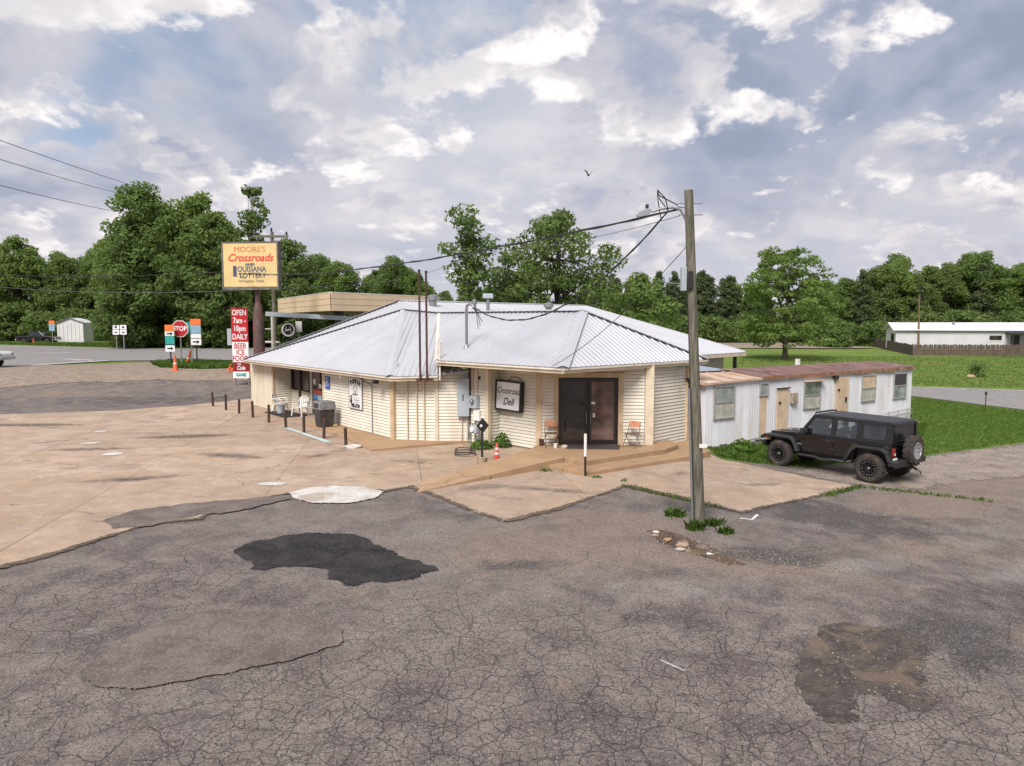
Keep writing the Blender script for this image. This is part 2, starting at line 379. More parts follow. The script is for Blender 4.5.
# ---- draping sheets over the terrain
HOLES = ((3.55, 13.7, 0.75, 0.40, -0.65, 0.075), (4.45, 8.75, 1.0, 0.9, 0, 0.030), (5.0, 12.6, 1.1, 0.4, -0.2, 0.03))
def lotz(x, y):
    z = terr(x, y)
    for cx, cy, a, b, th, d in HOLES:
        u = ((x - cx) * math.cos(th) + (y - cy) * math.sin(th)) / a; v = (-(x - cx) * math.sin(th) + (y - cy) * math.cos(th)) / b
        q = u * u + v * v
        if q < 6: z -= d * math.exp(-q * q)
    return z
def inside(poly, x, y):
    x = np.asarray(x); y = np.asarray(y); c = np.zeros(x.shape, bool); n = len(poly); j = n - 1
    for i in range(n):
        xi, yi = poly[i]; xj, yj = poly[j]
        c ^= ((yi > y) != (yj > y)) & (x < (xj - xi) * (y - yi) / ((yj - yi) or 1e-9) + xi); j = i
    return c
def jagged(poly, step, amp, seed=0, freq=1.7):
    out = []
    n = len(poly)
    for i in range(n):
        a = Vector(poly[i]); b = Vector(poly[(i + 1) % n]); k = max(1, int((b - a).length / step))
        nrm = Vector((-(b - a).y, (b - a).x)).normalized()
        for j in range(k):
            p = a.lerp(b, j / k)
            q = Vector((p.x * freq, p.y * freq, seed * 7.3))
            d = mnoise.noise(q) * amp + mnoise.noise(q * 3.1) * amp * 0.5 + mnoise.noise(q * 8.7) * amp * 0.25
            out.append((p.x + nrm.x * d, p.y + nrm.y * d))
    return out
def drape(name, poly, mat, dz, cell=0.5, parent=None, kind='structure', grow=0.0, attrs=None, skirt=0.0, zf=lotz, tilt=None):
    b = []
    n = len(poly)
    for i in range(n):
        p, q = Vector(poly[i]), Vector(poly[(i + 1) % n])
        c = max(cell, grow * max(2.0, ((p + q) / 2).length))
        k = max(1, int((q - p).length / (c * 1.5)))
        b += [tuple(p.lerp(q, j / k)) for j in range(k)]
    xs = [p[0] for p in poly]; ys = [p[1] for p in poly]
    gx, gy = [], []; y = min(ys)
    rng = np.random.default_rng(5)
    while y < max(ys):
        s = max(cell, grow * abs(y)); x = np.arange(min(xs), max(xs), s)
        gx.append(x + rng.uniform(-0.2, 0.2, len(x)) * s); gy.append(y + rng.uniform(-0.2, 0.2, len(x)) * s); y += s
    if gx:
        gx = np.concatenate(gx); gy = np.concatenate(gy); k = inside(poly, gx, gy); gx, gy = gx[k], gy[k]
    pts = [Vector(p) for p in b] + [Vector((float(x), float(y))) for x, y in zip(gx, gy)]
    nb = len(b)
    r = delaunay_2d_cdt(pts, [(i, (i + 1) % nb) for i in range(nb)], [], 1, 1e-5)
    vv, ff = r[0], [tuple(f) for f in r[2]]
    V = []
    for v in vv:
        z = zf(v.x, v.y) + dz
        if tilt: z += tilt[0] * (v.x - xs[0]) + tilt[1] * (v.y - ys[0])
        V.append((v.x, v.y, z))
    if skirt:
        cnt = {}
        for f in ff:
            for i in range(3):
                e = (f[i], f[(i + 1) % 3]); cnt[e] = 1
        for (i, j) in list(cnt):
            if (j, i) not in cnt:
                m = len(V); V += [(V[j][0], V[j][1], V[j][2] - skirt), (V[i][0], V[i][1], V[i][2] - skirt)]
                ff.append((j, i, m + 1, m))
    me = bpy.data.meshes.new(name); me.from_pydata(V, [], ff); me.update()
    if mat.name in FEATHER:
        P = np.array(V)[:, :2]; dm = np.full(len(P), 1e9)
        for i in range(n):
            a = np.array(poly[i]); d = np.array(poly[(i + 1) % n]) - a; L2 = float(d @ d) or 1e-9
            tt = np.clip(((P - a) @ d) / L2, 0, 1); q = P - a - tt[:, None] * d; dm = np.minimum(dm, np.einsum('ij,ij->i', q, q))
        at = me.attributes.new('rim', 'FLOAT', 'POINT'); at.data.foreach_set('value', np.sqrt(dm).astype(np.float32))
    if attrs:
        P = np.array(V)
        for an, fn in attrs.items():
            at = me.attributes.new(an, 'FLOAT', 'POINT'); at.data.foreach_set('value', fn(P[:, 0], P[:, 1]).astype(np.float32))
    if not skirt: me.polygons.foreach_set('use_smooth', [True] * len(me.polygons))
    o = mobj(name, me, mat, parent)
    if parent is None: o['kind'] = kind
    return o
def blobs(*bl):
    def fn(x, y):
        r = np.zeros_like(x)
        for cx, cy, a, b, th, k in bl:
            u = ((x - cx) * math.cos(th) + (y - cy) * math.sin(th)) / a; v = (-(x - cx) * math.sin(th) + (y - cy) * math.cos(th)) / b
            r += k * np.exp(-(u * u + v * v))
        return r
    return fn

# ground: one sheet out to the horizon
gv, gf = [], []
gxs = [-900, -500, -300, -200, -140, -110] + list(range(-90, 121, 3)) + [140, 180, 260, 400, 900]
gys = [-60, -30] + [i * 2.0 for i in range(-6, 70)] + [150, 180, 230, 320, 500, 900, 1500]
for y in gys:
    for x in gxs: gv.append((x, y, terr(x, y) - (0.2 if (y < 18 and -30 < x < 14) else 0.03) + (0.05 * mnoise.noise(Vector((x * .08, y * .08, 0))) if y > 60 else 0)))
for j in range(len(gys) - 1):
    for i in range(len(gxs) - 1):
        a = j * len(gxs) + i; gf.append((a, a + 1, a + 1 + len(gxs), a + len(gxs)))
me = bpy.data.meshes.new('ground'); me.from_pydata(gv, [], gf); me.update()
me.polygons.foreach_set('use_smooth', [True] * len(me.polygons))
tag(mobj('ground', me, M_GRASS), kind='structure')

# asphalt lot
lot_poly = [(-60, -10), (40, -10), (40, 21), (30, 26), (20.3, 27.5), (14.5, 24.6), (11.5, 23.2), (6.5, 22.8), (6.2, 25.2), (5.0, 30), (-2, 36), (-9, 44), (-14, 45.2), (-17.5, 44.6), (-22.8, 44.7), (-28, 43.9), (-31, 42.6), (-60, 40)]
lot = drape('parking_lot', jagged(lot_poly, 0.5, 0.22, 1), M_ASPH, 0.0, 0.16, grow=0.016, skirt=0.12, attrs={
    'dirt': blobs((0.6, 13.6, 3.0, 1.9, 0.2, 0.95), (4.5, 12.6, 2.2, 0.8, -0.3, 1.0), (8.5, 14.2, 2.4, 0.9, 0.2, 0.8), (10.5, 17.6, 3.0, 1.4, 0.3, 0.7), (7.6, 9.9, 0.9, 0.6, 0.6, 0.8), (-2.5, 11.0, 1.5, 0.5, 0, 0.5), (-3.0, 7.9, 1.0, 0.3, 0.2, 0.7), (0.6, 8.3, 0.22, 0.4, 0.2, 0.9), (2.2, 15.6, 1.8, 0.8, -0.3, 0.9), (12, 13, 4, 1.2, 0.3, 0.5), (-26, 41, 6, 1.5, 0, 0.8), (14, 21, 5, 2.5, 0.5, 0.9), (18, 25, 5, 2, 0.5, 0.9)),
    'dark': blobs((5.0, 13.1, 1.2, 0.45, -0.2, 1.0), (6.2, 9.6, 1.1, 0.9, 0.6, 0.95), (8.6, 11.8, 2.4, 1.0, 0.5, 0.7), (7.5, 16.6, 2.8, 1.9, -0.5, 0.85), (4.2, 16.7, 1.0, 0.8, 0, 0.7), (0.1, 12.6, 1.1, 0.35, 0.1, 0.8), (-1.2, 15.9, 1.3, 0.7, -0.6, 0.5), (1.9, 10.3, 0.35, 0.2, 0, 0.9), (-20, 39, 8, 2.5, 0.1, 0.6), (-6.5, 13.6, 1.6, 0.8, 0.3, 0.35), (-4, 7.4, 2.5, 0.6, 0.1, 0.4)),
    'crack': blobs((-6.2, 11.6, 2.4, 1.5, 0.5, 1.0), (-1.4, 8.2, 2.2, 1.5, 0.5, 1.0), (1.6, 7.6, 3.2, 1.3, 0, 1.0), (6.5, 7.4, 3.2, 1.4, 0, 1.0), (2.2, 9.7, 2.4, 1.1, 0, 0.9), (-7, 8.2, 2.4, 1.6, 0, 0.5), (9.5, 10.0, 2, 1.3, 0.5, 0.6), (-1.5, 10.6, 0.9, 0.9, 0, 0.6), (0.5, 5.8, 8, 1.3, 0, 0.9)),
    'pale': blobs((2.6, 11.4, 1.6, 0.7, -0.1, 0.7), (6.3, 12.7, 1.5, 0.5, 0.5, 0.8), (7.4, 8.1, 1.4, 0.8, 0.5, 0.5), (-1.5, 12.5, 1.4, 0.8, 0.3, 0.45), (-1.8, 14.9, 1.2, 0.8, -0.5, 0.55), (9.4, 12.9, 1.2, 0.5, 0.6, 0.8), (10.0, 15.0, 2.2, 1.0, 0.3, 0.5)),
})

# concrete apron cut in slabs
apron = [(-60, 30), (-26.3, 32.4), (-24.3, 33.5), (-19.5, 35.0), (-16.5, 37.9), (-14.5, 39.6), (-11, 37), (-3, 28), (0, 26), (4, 25.2), (6.6, 25.6), (6.9, 23.0), (7.85, 22.1), (9.85, 20.0), (5.34, 16.2), (4.42, 17.3), (3.63, 18.3), (3.04, 18.8), (1.14, 16.5), (-0.15, 15.4), (-1.0, 16.4), (-2.1, 17.95), (-2.7, 18.7), (-3.3, 18.2), (-4.6, 18.7), (-5.5, 18.15), (-6.4, 17.3), (-7.05, 16.55), (-7.0, 15.6), (-7.9, 15.2), (-8.3, 14.3), (-8.65, 13.3), (-9.2, 12.4), (-10.5, 11.2), (-60, 8)]
def clip(poly, nx, ny, d):
    out = []
    for i in range(len(poly)):
        a, b = poly[i], poly[(i + 1) % len(poly)]
        da = a[0] * nx + a[1] * ny - d; db = b[0] * nx + b[1] * ny - d
        if da <= 0: out.append(a)
        if (da < 0 < db) or (db < 0 < da):
            t = da / (da - db); out.append((a[0] + (b[0] - a[0]) * t, a[1] + (b[1] - a[1]) * t))
    return out
apron_j = jagged(apron, 0.25, 0.11, 4)
apr = drape('concrete_apron', apron_j, M_JOINT, 0.006, 0.5)
rs = random.Random(3)
th = R(9); ax, ay = math.cos(th), math.sin(th); g = 0.006
us = [-70, -40, -31, -26.5, -21.6, -17.0, -12.2, -7.6, -3.4, 0.55, 4.6, 9.2, 20]; vs_ = [5, 12.2, 17.3, 21.6, 26.2, 30.8, 35.2, 45]
for i in range(len(us) - 1):
    for j in range(len(vs_) - 1):
        # joints do not all line up: the slabs right of the ramp are shifted
        dv = 1.1 if us[i] >= 0.5 else (0.4 if us[i] < -17 else 0)
        p = apron_j
        for nx, ny, d in ((-ax, -ay, -(us[i] + g)), (ax, ay, us[i + 1] - g), (ay, -ax, -(vs_[j] + dv + g)), (-ay, ax, vs_[j + 1] + dv - g)):
            p = clip(p, nx, ny, d)
            if len(p) < 3: break
        if len(p) < 3: continue
        q = []
        for c in p:
            if not q or (Vector(c) - Vector(q[-1])).length > 0.02: q.append(c)
        if len(q) < 3: continue
        A = abs(sum(q[k][0] * q[(k + 1) % len(q)][1] - q[(k + 1) % len(q)][0] * q[k][1] for k in range(len(q)))) / 2
        if A < 0.5: continue
        try: drape('concrete_slab', q, M_CONC, 0.020 + rs.uniform(0, 0.008), 0.7, parent=apr, skirt=0.02)
        except Exception as ex: print('slab', ex)

# patches on the lot
dark_poly = [(-5.46, 13.43), (-5.11, 14.07), (-4.42, 14.48), (-3.61, 14.57), (-3.02, 14.25), (-2.62, 13.76), (-2.13, 13.15), (-1.6, 12.73), (-1.28, 12.31), (-1.59, 11.94), (-2.07, 11.72), (-2.8, 11.55), (-3.08, 11.84), (-3.42, 12.31), (-3.81, 12.44), (-4.16, 12.39), (-4.44, 12.19), (-4.71, 12.44), (-5.05, 12.86)]
drape('fresh_asphalt_patch', jagged(dark_poly, 0.06, 0.13, 2, 3.0), M_DARK, 0.012, 0.08)
raised_poly = [(-5.41, 8.55), (-5.4, 8.8), (-5.38, 9.53), (-5.12, 10.29), (-4.41, 10.57), (-3.53, 10.46), (-2.77, 10.18), (-2.38, 9.77), (-2.35, 9.37), (-2.77, 8.93), (-3.33, 8.68), (-3.95, 8.36), (-4.47, 8.18), (-5.01, 8.18)]
drape('old_asphalt_patch', jagged(raised_poly, 0.06, 0.05, 3, 2.5), M_OLD, 0.024, 0.1, skirt=0.03)
hole_poly = [(4.0, 9.53), (4.31, 9.85), (4.86, 10.12), (5.27, 10.06), (5.7, 9.77), (5.83, 9.62), (5.19, 8.69), (5.0, 8.2), (5.0, 7.91), (4.72, 7.64), (4.47, 7.69), (4.38, 8.07), (4.15, 8.07), (3.83, 7.54), (3.51, 7.43), (3.37, 7.64), (3.41, 8.07), (3.59, 8.68)]
drape('broken_asphalt_patch', jagged(hole_poly, 0.08, 0.12, 5, 3.0), M_HOLE, 0.007, 0.08)
white_poly = [(-5.75, 17.95), (-5.4, 18.5), (-4.76, 18.75), (-3.9, 18.6), (-3.3, 18.05), (-3.4, 17.35), (-4.0, 16.85), (-4.8, 16.9), (-5.5, 17.4)]
drape('white_cement_patch', jagged(white_poly, 0.1, 0.06, 6, 2), M_WHITE_C, 0.034, 0.1, skirt=0.02)
drape('grey_asphalt_patch', jagged([(-9.2, 15.53), (-8.78, 16.21), (-7.3, 17.13), (-5.74, 17.63), (-5.51, 17.31), (-6.33, 16.21), (-7.1, 15.85), (-7.87, 14.91), (-8.54, 14.75)], 0.1, 0.16, 7, 2), M_OLD, 0.033, 0.1)
for k, (cx, cy, a, b) in enumerate([(-16.5, 28.2, .26, .2), (-15.3, 25.4, .34, .2), (-13.3, 23.3, .34, .26), (-6.5, 18.95, .42, .2)]):
    drape('manhole_cap', jagged([(cx + a * math.cos(t), cy + b * math.sin(t)) for t in np.linspace(0, 5.9, 14)], 0.1, 0.02, k + 40, 3), M_WHITE_C, 0.034, 0.1)
drape('dark_stain', jagged([(-7.6, 22.9), (-6.2, 23.6), (-5.4, 23.3), (-6.4, 22.4)], 0.2, 0.2, 8, 2), M_STAIN, 0.034, 0.12)
drape('dark_stain', jagged([(4.2, 20.2), (4.9, 20.8), (5.5, 20.4), (4.8, 19.7)], 0.2, 0.15, 9, 2), M_STAIN, 0.034, 0.12)
for k, (cx, cy, a, b, th) in enumerate([(-12.5, 27.0, 2.0, .7, .2), (-9.2, 23.0, 1.5, .6, -.3), (-14.5, 24.2, 1.8, .5, .1), (-3.2, 22.0, 1.0, .35, -.4), (-1.6, 19.6, 1.2, .3, .6), (-0.2, 17.4, .9, .28, -.5), (0.9, 18.2, .7, .25, -.4), (-18.5, 21.0, 2.6, .8, .1), (-10.5, 19.6, 1.5, .5, .3), (7.0, 19.4, .9, .4, .4), (-20.5, 30.0, 2.5, .7, 0)]):
    drape('dark_stain', [(cx + a * math.cos(t) * math.cos(th) - b * math.sin(t) * math.sin(th), cy + a * math.cos(t) * math.sin(th) + b * math.sin(t) * math.cos(th)) for t in np.linspace(0, 5.9, 16)], M_STAIN, 0.034 + .001 * k, 0.12)
drape('mud_hole', jagged([(2.86, 14.69), (3.16, 14.84), (3.65, 14.22), (3.97, 13.76), (4.18, 12.96), (4.3, 12.6), (3.95, 12.6), (3.5, 13.12), (3.04, 13.76)], 0.05, 0.07, 10, 4), M_MUD, 0.005, 0.08)
# crumbled dirt along the broken rim of the concrete
rim = [(9.85, 20.0), (5.34, 16.2), (4.42, 17.3), (3.04, 18.8), (1.14, 16.5), (-0.15, 15.4), (-1.0, 16.4), (-2.1, 17.95), (-2.7, 18.7), (-3.3, 18.2), (-4.6, 18.7), (-5.5, 18.15), (-6.4, 17.3), (-7.05, 16.55), (-7.0, 15.6), (-7.9, 15.2), (-8.3, 14.3), (-8.65, 13.3), (-9.2, 12.4), (-10.5, 11.2), (-16, 10.8)]
for k, (a, b) in enumerate(zip(rim, rim[1:])):
    a, b = Vector(a), Vector(b); d = (b - a).normalized(); nn = Vector((-d.y, d.x)); wd = 0.10 + 0.10 * ((k * 7) % 5) / 5
    a, b = a - d * 0.12, b + d * 0.12
    drape('edge_dirt', jagged([tuple(a - nn * wd * .6), tuple(b - nn * wd * .5), tuple(b + nn * wd), tuple(a + nn * wd)], 0.12, 0.06, k + 60, 3), M_RIMD, 0.031 + 0.0006 * (k % 3), 0.08)
# gravel, dirt, roads
drape('gravel_drive', jagged([(5.6, 23.9), (7.4, 22.9), (8.6, 21.9), (10.2, 23.2), (12.4, 23.65), (14.57, 24.6), (20.0, 27.4), (25, 29), (25, 24), (17.5, 21.8), (13.6, 20.6), (10.9, 19.4), (9.95, 20.1), (7.95, 22.2), (6.9, 23.0)], 0.2, 0.2, 11, 1.2), M_GRAVEL, 0.009, 0.25)
drape('dirt_shoulder', jagged([(-60, 48.7), (-36.4, 49.7), (-34.6, 53), (-30.8, 54.3), (-29, 57), (-25.3, 52), (-18.4, 49), (-13.0, 48), (-13, 44.9), (-17.5, 44.2), (-22.8, 44.3), (-28, 43.4), (-31, 42.1), (-60, 39)], 0.4, 0.4, 12, 0.8), M_DIRT, 0.02, 0.8)
drape('highway', jagged([(-150, 46), (-36, 49.2), (-33.4, 58.2), (-24, 59.6), (-10, 62), (10, 70), (10, 108), (-20, 94), (-35, 88.5), (-43, 85.5), (-57, 91.5), (-75, 101), (-150, 118)], 2, 0.3, 13, 0.5), M_ROAD, 0.03, 2.5)
drape('county_road', jagged([(22, 52.5), (29.3, 51.7), (35.5, 49.1), (60, 38), (90, 22), (78, 12), (50, 24), (36.2, 32.6), (27.5, 37.8), (25.6, 45.0), (21, 47)], 1, 0.15, 14, 0.6), M_ROAD, 0.0, 1.2)
drape('dirt_bank', jagged([(36, 118), (62, 117), (60, 150), (30, 150)], 3, 1, 15, 0.2), M_DIRT, 0.10, 4)
def stripe(name, a, b, w, mat, dz=0.05):
    a, b = Vector(a), Vector(b); n = Vector((-(b - a).y, (b - a).x)).normalized() * (w / 2)
    return drape(name, [tuple(a - n), tuple(b - n), tuple(b + n), tuple(a + n)], mat, dz, 0.4)
stripe('edge_line', (-35.2, 51.9), (-33.2, 58.4), 0.5, M_PAINTW)
stripe('edge_line', (-38.5, 60.9), (-34.6, 58.6), 0.4, M_PAINTW)
stripe('edge_line', (-50.5, 71.3), (-45.6, 73.7), 0.5, M_PAINTW)
stripe('edge_line', (-33.1, 58.6), (-12, 62.2), 0.3, M_PAINTW)
stripe('edge_line', (29.6, 50.7), (38.5, 47.0), 0.18, M_PAINTW, 0.03)
stripe('edge_line', (-9.37, 29.17), (-6.66, 25.57), 0.22, M_TEAL, 0.040)
stripe('parking_tick', (5.13, 15.66), (5.40, 15.58), 0.06, M_PAINTW, 0.012)
stripe('parking_tick', (5.38, 15.58), (5.66, 16.05), 0.06, M_PAINTW, 0.014)
stripe('parking_tick', (1.93, 8.93), (2.19, 8.62), 0.05, M_PAINTF, 0.010)

# ------------------------------------------------------------------ building materials
M_CREAM = pm('cream_siding', (0.72, 0.668, 0.555), 0.6, 0.07, 2.0, bump=0.002, bscale=25, dirt=(0.42, 0.27, 0.15), damt=0.35, dscale=1.2, streak=True, rndv=0.10)
M_CREAM2 = pm('cream_panel', (0.68, 0.615, 0.49), 0.6, 0.07, 2.0, dirt=(0.42, 0.28, 0.16), damt=0.35, dscale=1.0, streak=True, rndv=0.08)
M_LAP = pm('siding_backing', (0.55, 0.46, 0.345), 0.8, 0.15, 3.0)  # darker than the boards, so the gaps read as lap shadow lines
M_TRIM = pm('tan_trim', (0.52, 0.395, 0.25), 0.6, 0.12, 3.0, dirt=(0.30, 0.18, 0.10), damt=0.4)
M_TRIML = pm('pale_trim', (0.62, 0.52, 0.38), 0.6, 0.10, 3.0, dirt=(0.36, 0.24, 0.14), damt=0.4)
M_BLOCK = pm('foundation', (0.33, 0.245, 0.165), 0.9, 0.2, 3.0, bump=0.01, bscale=20)
M_ROOF = pm('galvanised_roof', (0.515, 0.515, 0.535), 0.38, 0.05, 0.9, metal=0.25, dirt=(0.37, 0.38, 0.42), damt=0.35, dscale=0.5, rndv=0.07)
M_ROOFD = pm('dull_roof_metal', (0.36, 0.38, 0.41), 0.4, 0.12, 1.5, metal=0.4, dirt=(0.25, 0.22, 0.2), damt=0.5)
M_GUTTER = pm('white_gutter', (0.66, 0.60, 0.52), 0.5, 0.1, 2.0, dirt=(0.35, 0.25, 0.17), damt=0.5, streak=False)
M_DKBROWN = pm('dark_bronze', (0.022, 0.016, 0.014), 0.35, 0.2, 5)
M_GREYBOX = pm('grey_enamel', (0.36, 0.40, 0.43), 0.45, 0.06, 3, dirt=(0.25, 0.24, 0.22), damt=0.3)
M_WHITEP = pm('white_plastic', (0.72, 0.70, 0.66), 0.4, 0.06, 4, dirt=(0.45, 0.38, 0.3), damt=0.3)
M_PIPE = pm('grey_conduit', (0.26, 0.255, 0.26), 0.45, 0.1, 5, metal=0.5)
M_BLACK = pm('black_paint', (0.015, 0.014, 0.014), 0.5, 0.3, 6)
M_BROWNP = pm('oxblood_paint', (0.075, 0.028, 0.022), 0.55, 0.25, 5, dirt=(0.03, 0.02, 0.018), damt=0.5)
M_INK = pm('black_ink', (0.012, 0.011, 0.012), 0.6, 0.05)
M_BOARDW = pm('sign_white', (0.74, 0.73, 0.72), 0.45, 0.03, 3, dirt=(0.55, 0.5, 0.45), damt=0.25)
M_BOARDG = pm('sign_cloudy_white', (0.82, 0.82, 0.83), 0.4, 0.05, 2)
def m_glass(name, base=(0.012, 0.010, 0.010), rough=0.04, tint=0.0):
    t = NT(name); p = t.pos()
    t.bump(t.noise(p, 1.5, 2, 0.5), 0.004, 0.35)
    return t.fin(t.mix(t.rng(t.noise(p, 1.7, 4, 0.6), 0.35, 0.7), base, scl(base, 2.5)), rough, 0.0, 0.9)
M_GLASS = m_glass('dark_glass')
M_GLASS2 = m_glass('brown_glass', (0.03, 0.018, 0.016), 0.05); M_GLASS3 = m_glass('reflection_brown_glass', (0.085, 0.052, 0.045), 0.06)  # M_GLASS3: reddish base colour imitates the landscape reflected in the right door leaf
M_GLASSG = m_glass('grey_window', (0.14, 0.155, 0.145), 0.12)

# ------------------------------------------------------------------ lettering
_tc = {}
def tmesh(s, size, bold=0.0, shear=0.0, depth=0.002, sx=1.0, track=1.0):
    k = (s, size, bold, shear, sx, track)
    if k in _tc: return _tc[k]
    cu = bpy.data.curves.new('letters', 'FONT'); cu.body = s; cu.size = size; cu.align_x = 'CENTER'; cu.align_y = 'CENTER'
    cu.offset = bold; cu.shear = shear; cu.extrude = depth; cu.resolution_u = 3; cu.space_character = track
    ob = bpy.data.objects.new('letters', cu); COL.objects.link(ob)
    me = bpy.data.meshes.new_from_object(ob.evaluated_get(bpy.context.evaluated_depsgraph_get()))
    bpy.data.objects.remove(ob)
    if sx != 1.0:
        for v in me.vertices: v.co.x *= sx
    _tc[k] = me; return me
def letters(s, size, mat, parent, F, x, y, z, bold=0.0, shear=0.0, sx=1.0, world=True, tilt=0.0, track=1.0):
    """lettering in wall frame F at (x, y outwards negative, z)"""
    me = tmesh(s, size, bold, shear, 0.002, sx, track).copy()
    M = F @ Matrix.Translation((x, y, z)) @ Matrix.Rotation(R(90), 4, 'X') @ Matrix.Rotation(tilt, 4, 'Z')
    me.materials.clear()
    return mobj('lettering', me, mat, parent, 0, world, M)

# ------------------------------------------------------------------ the store
store = empty('roadside_store', (-1, 30, 0), 0, 'cream sided roadside store with white ribbed metal hip roof and glass double doors', 'store')
_board = {}
def board(length, mat=None, h=0.096):
    k = (round(length, 2), h)
    if k not in _board:
        L = length
        m = MB().add([(0,0.004,0),(L,0.004,0),(L,-0.030,0),(0,-0.030,0),(0,0.004,h),(L,0.004,h),(L,-0.006,h),(0,-0.006,h)],
            [(0,1,2,3),(4,7,6,5),(0,4,5,1),(3,2,6,7),(0,3,7,4),(1,5,6,2)])
        me = bpy.data.meshes.new('siding_board'); me.from_pydata(m.v, [], m.f); me.update(); me.materials.append(mat or M_CREAM); _board[k] = me
    return _board[k]
def siding(p0, p1, z0, z1, openings=(), backing=True, parent=None, skip0=0.0, skip1=0.0):
    F = frame(p0, p1); L = math.dist(p0, p1)
    b = MB()
    xs = sorted({0.0, L} | {o[0] for o in openings} | {o[1] for o in openings})
    for a, c in zip(xs, xs[1:]):
        op = [o for o in openings if o[0] <= a + 1e-6 and o[1] >= c - 1e-6]
        if not op: b.box(a, c, 0.012, 0.11, z0, z1)
        else:
            if op[0][2] > z0 + 0.02: b.box(a, c, 0.004, 0.11, z0, op[0][2])
            if op[0][3] < z1 - 0.02: b.box(a, c, 0.004, 0.11, op[0][3], z1)
    w = b.build('wall', M_LAP, parent or store, M=F)
    z = z0; h = 0.114
    while z < z1 - 0.03:
        segs = [(skip0, L - skip1)]
        for o in openings:
            if z + h > o[2] and z < o[3]:
                segs = [q for s in segs for q in ((s[0], min(s[1], o[0])), (max(s[0], o[1]), s[1])) if q[1] - q[0] > 0.03]
        for a, c in segs:
            ob = mobj('siding_board', board(c - a), None, w)
            ob.matrix_basis = Matrix.Translation((a, 0, z))
        z += h
    return w, F
A_, C_ = Vector((-13.9, 37.7)), Vector((-4.34, 25.9))
uL = (C_ - A_).normalized(); nL = Vector((-uL.y, uL.x))        # nL points into the building
def LW(t, d=0.0): v = A_ + uL * t + nL * d; return (v.x, v.y)
FL = frame(LW(0), LW(1))
# vertical boarded part
w = MB().box(0, 3.2, 0.03, 0.12, 0.0, 2.46).build('wall', M_CREAM2, store, M=FL)
pb = MB().box(0, 0.222, 0, 0.03, 0.02, 2.46).box(0.0, 0.045, -0.02, 0.0, 0.02, 2.46)
pme = bpy.data.meshes.new('wall_panel'); pme.from_pydata(pb.v, [], pb.f); pme.materials.append(M_CREAM2)
for k in range(14):
    o = mobj('wall_panel', pme, None, w); o.matrix_basis = Matrix.Translation((0.02 + k * 0.2265, 0, 0))
# recess
siding(LW(3.2, 0.0), LW(3.2, 0.95), 0.02, 2.46)
w_rec, FR = siding(LW(3.2, 0.95), LW(9.14, 0.95), 0.02, 2.46, [(0.08, 2.25, 1.06, 2.22), (2.5, 3.8, 0.0, 2.30)])
siding(LW(9.14, 0.95), LW(9.14, 0.02), 0.02, 2.46)
fr = MB()
for a in ((0.08, 2.25, 1.0, 1.07), (0.08, 2.25, 2.2, 2.26), (0.05, 0.12, 1.0, 2.26), (2.2, 2.27, 1.0, 2.26), (1.12, 1.17, 1.07, 2.2)): fr.box(a[0], a[1], -0.06, 0.02, a[2], a[3])
wn_ = MB().box(0.1, 2.22, 0.02, 0.05, 1.05, 2.22).build('window', M_GLASS2, store, M=FR); fr.build('window_frame', M_DKBROWN, wn_)
bx('window_sill', M_TRIM, wn_, 0.0, 2.32, -0.1, -0.062, 0.96, 1.02)
sd_ = MB().box(2.55, 3.75, 0.0, 0.05, 0.04, 2.27).build('side_door', M_BROWNP, store, M=FR)
bx('door_glass', M_GLASS2, sd_, 2.68, 3.62, -0.012, -0.002, 1.2, 2.15)
bx('door_glass', M_GLASS2, sd_, 2.68, 3.62, -0.012, -0.002, 0.2, 0.72)
for k, (x0, x1, z0, z1, c) in enumerate([(2.70, 3.60, 0.98, 1.20, (0.55, 0.10, 0.05)), (2.68, 3.15, 0.74, 0.97, (0.10, 0.32, 0.62)), (3.17, 3.62, 0.74, 0.97, (0.45, 0.58, 0.70)), (3.3, 3.6, 1.3, 1.5, (0.75, 0.73, 0.7)), (2.7, 2.95, 1.45, 1.7, (0.7, 0.66, 0.62))]):
    bx('poster', pm('poster_print_%d' % k, c, 0.5, 0.25, 14), sd_, x0, x1, -0.022, -0.014, z0, z1)
bx('door_handle', M_PIPE, sd_, 3.64, 3.70, -0.06, 0.0, 0.95, 1.2)
bx('post', M_DKBROWN, store, 2.30, 2.40, -0.60, -0.50, 0.0, 2.5, M=FR)
# side wall by the bollards
siding(LW(9.14), LW(15.19), 0.02, 2.46)
D_, M0, M1, S0, S1, W1, W2, W3 = (-2.72, 25.5), (-1.58, 25.54), (-0.84, 24.8), (-0.44, 25.2), (0.92, 23.83), (0.95, 23.6), (4.42, 23.6), (6.3, 25.5)
siding(C_[:], D_, 0.10, 2.5); siding(D_, M0, 0.10, 2.62)
_, FM = siding(M0, M1, 0.10, 3.0); siding(M1, S0, 0.08, 3.0)
_, FS = siding(S0, S1, 0.10, 3.0)
_, FW = siding(W1, W2, 0.26, 3.0, [(0.47, 2.76, 0.0, 2.72)])
_, FX = siding(W2, W3, 0.12, 3.0)
siding(W3, (5.2, 27.0), 0.0, 3.0)
F2, F3 = frame(C_, D_), frame(D_, M0)
# foundation courses
fo = MB()
for a, b, z0, z1 in ((C_, D_, -0.05, 0.10), (D_, M0, -0.05, 0.10), (M0, M1, -0.05, 0.10), (S0, S1, -0.05, 0.10), (W2, W3, -0.35, 0.12)):
    F = frame(a, b); fo.box(0, math.dist(a, b), 0.006, 0.09, z0, z1, F)
fo.build('foundation', M_BLOCK, store)
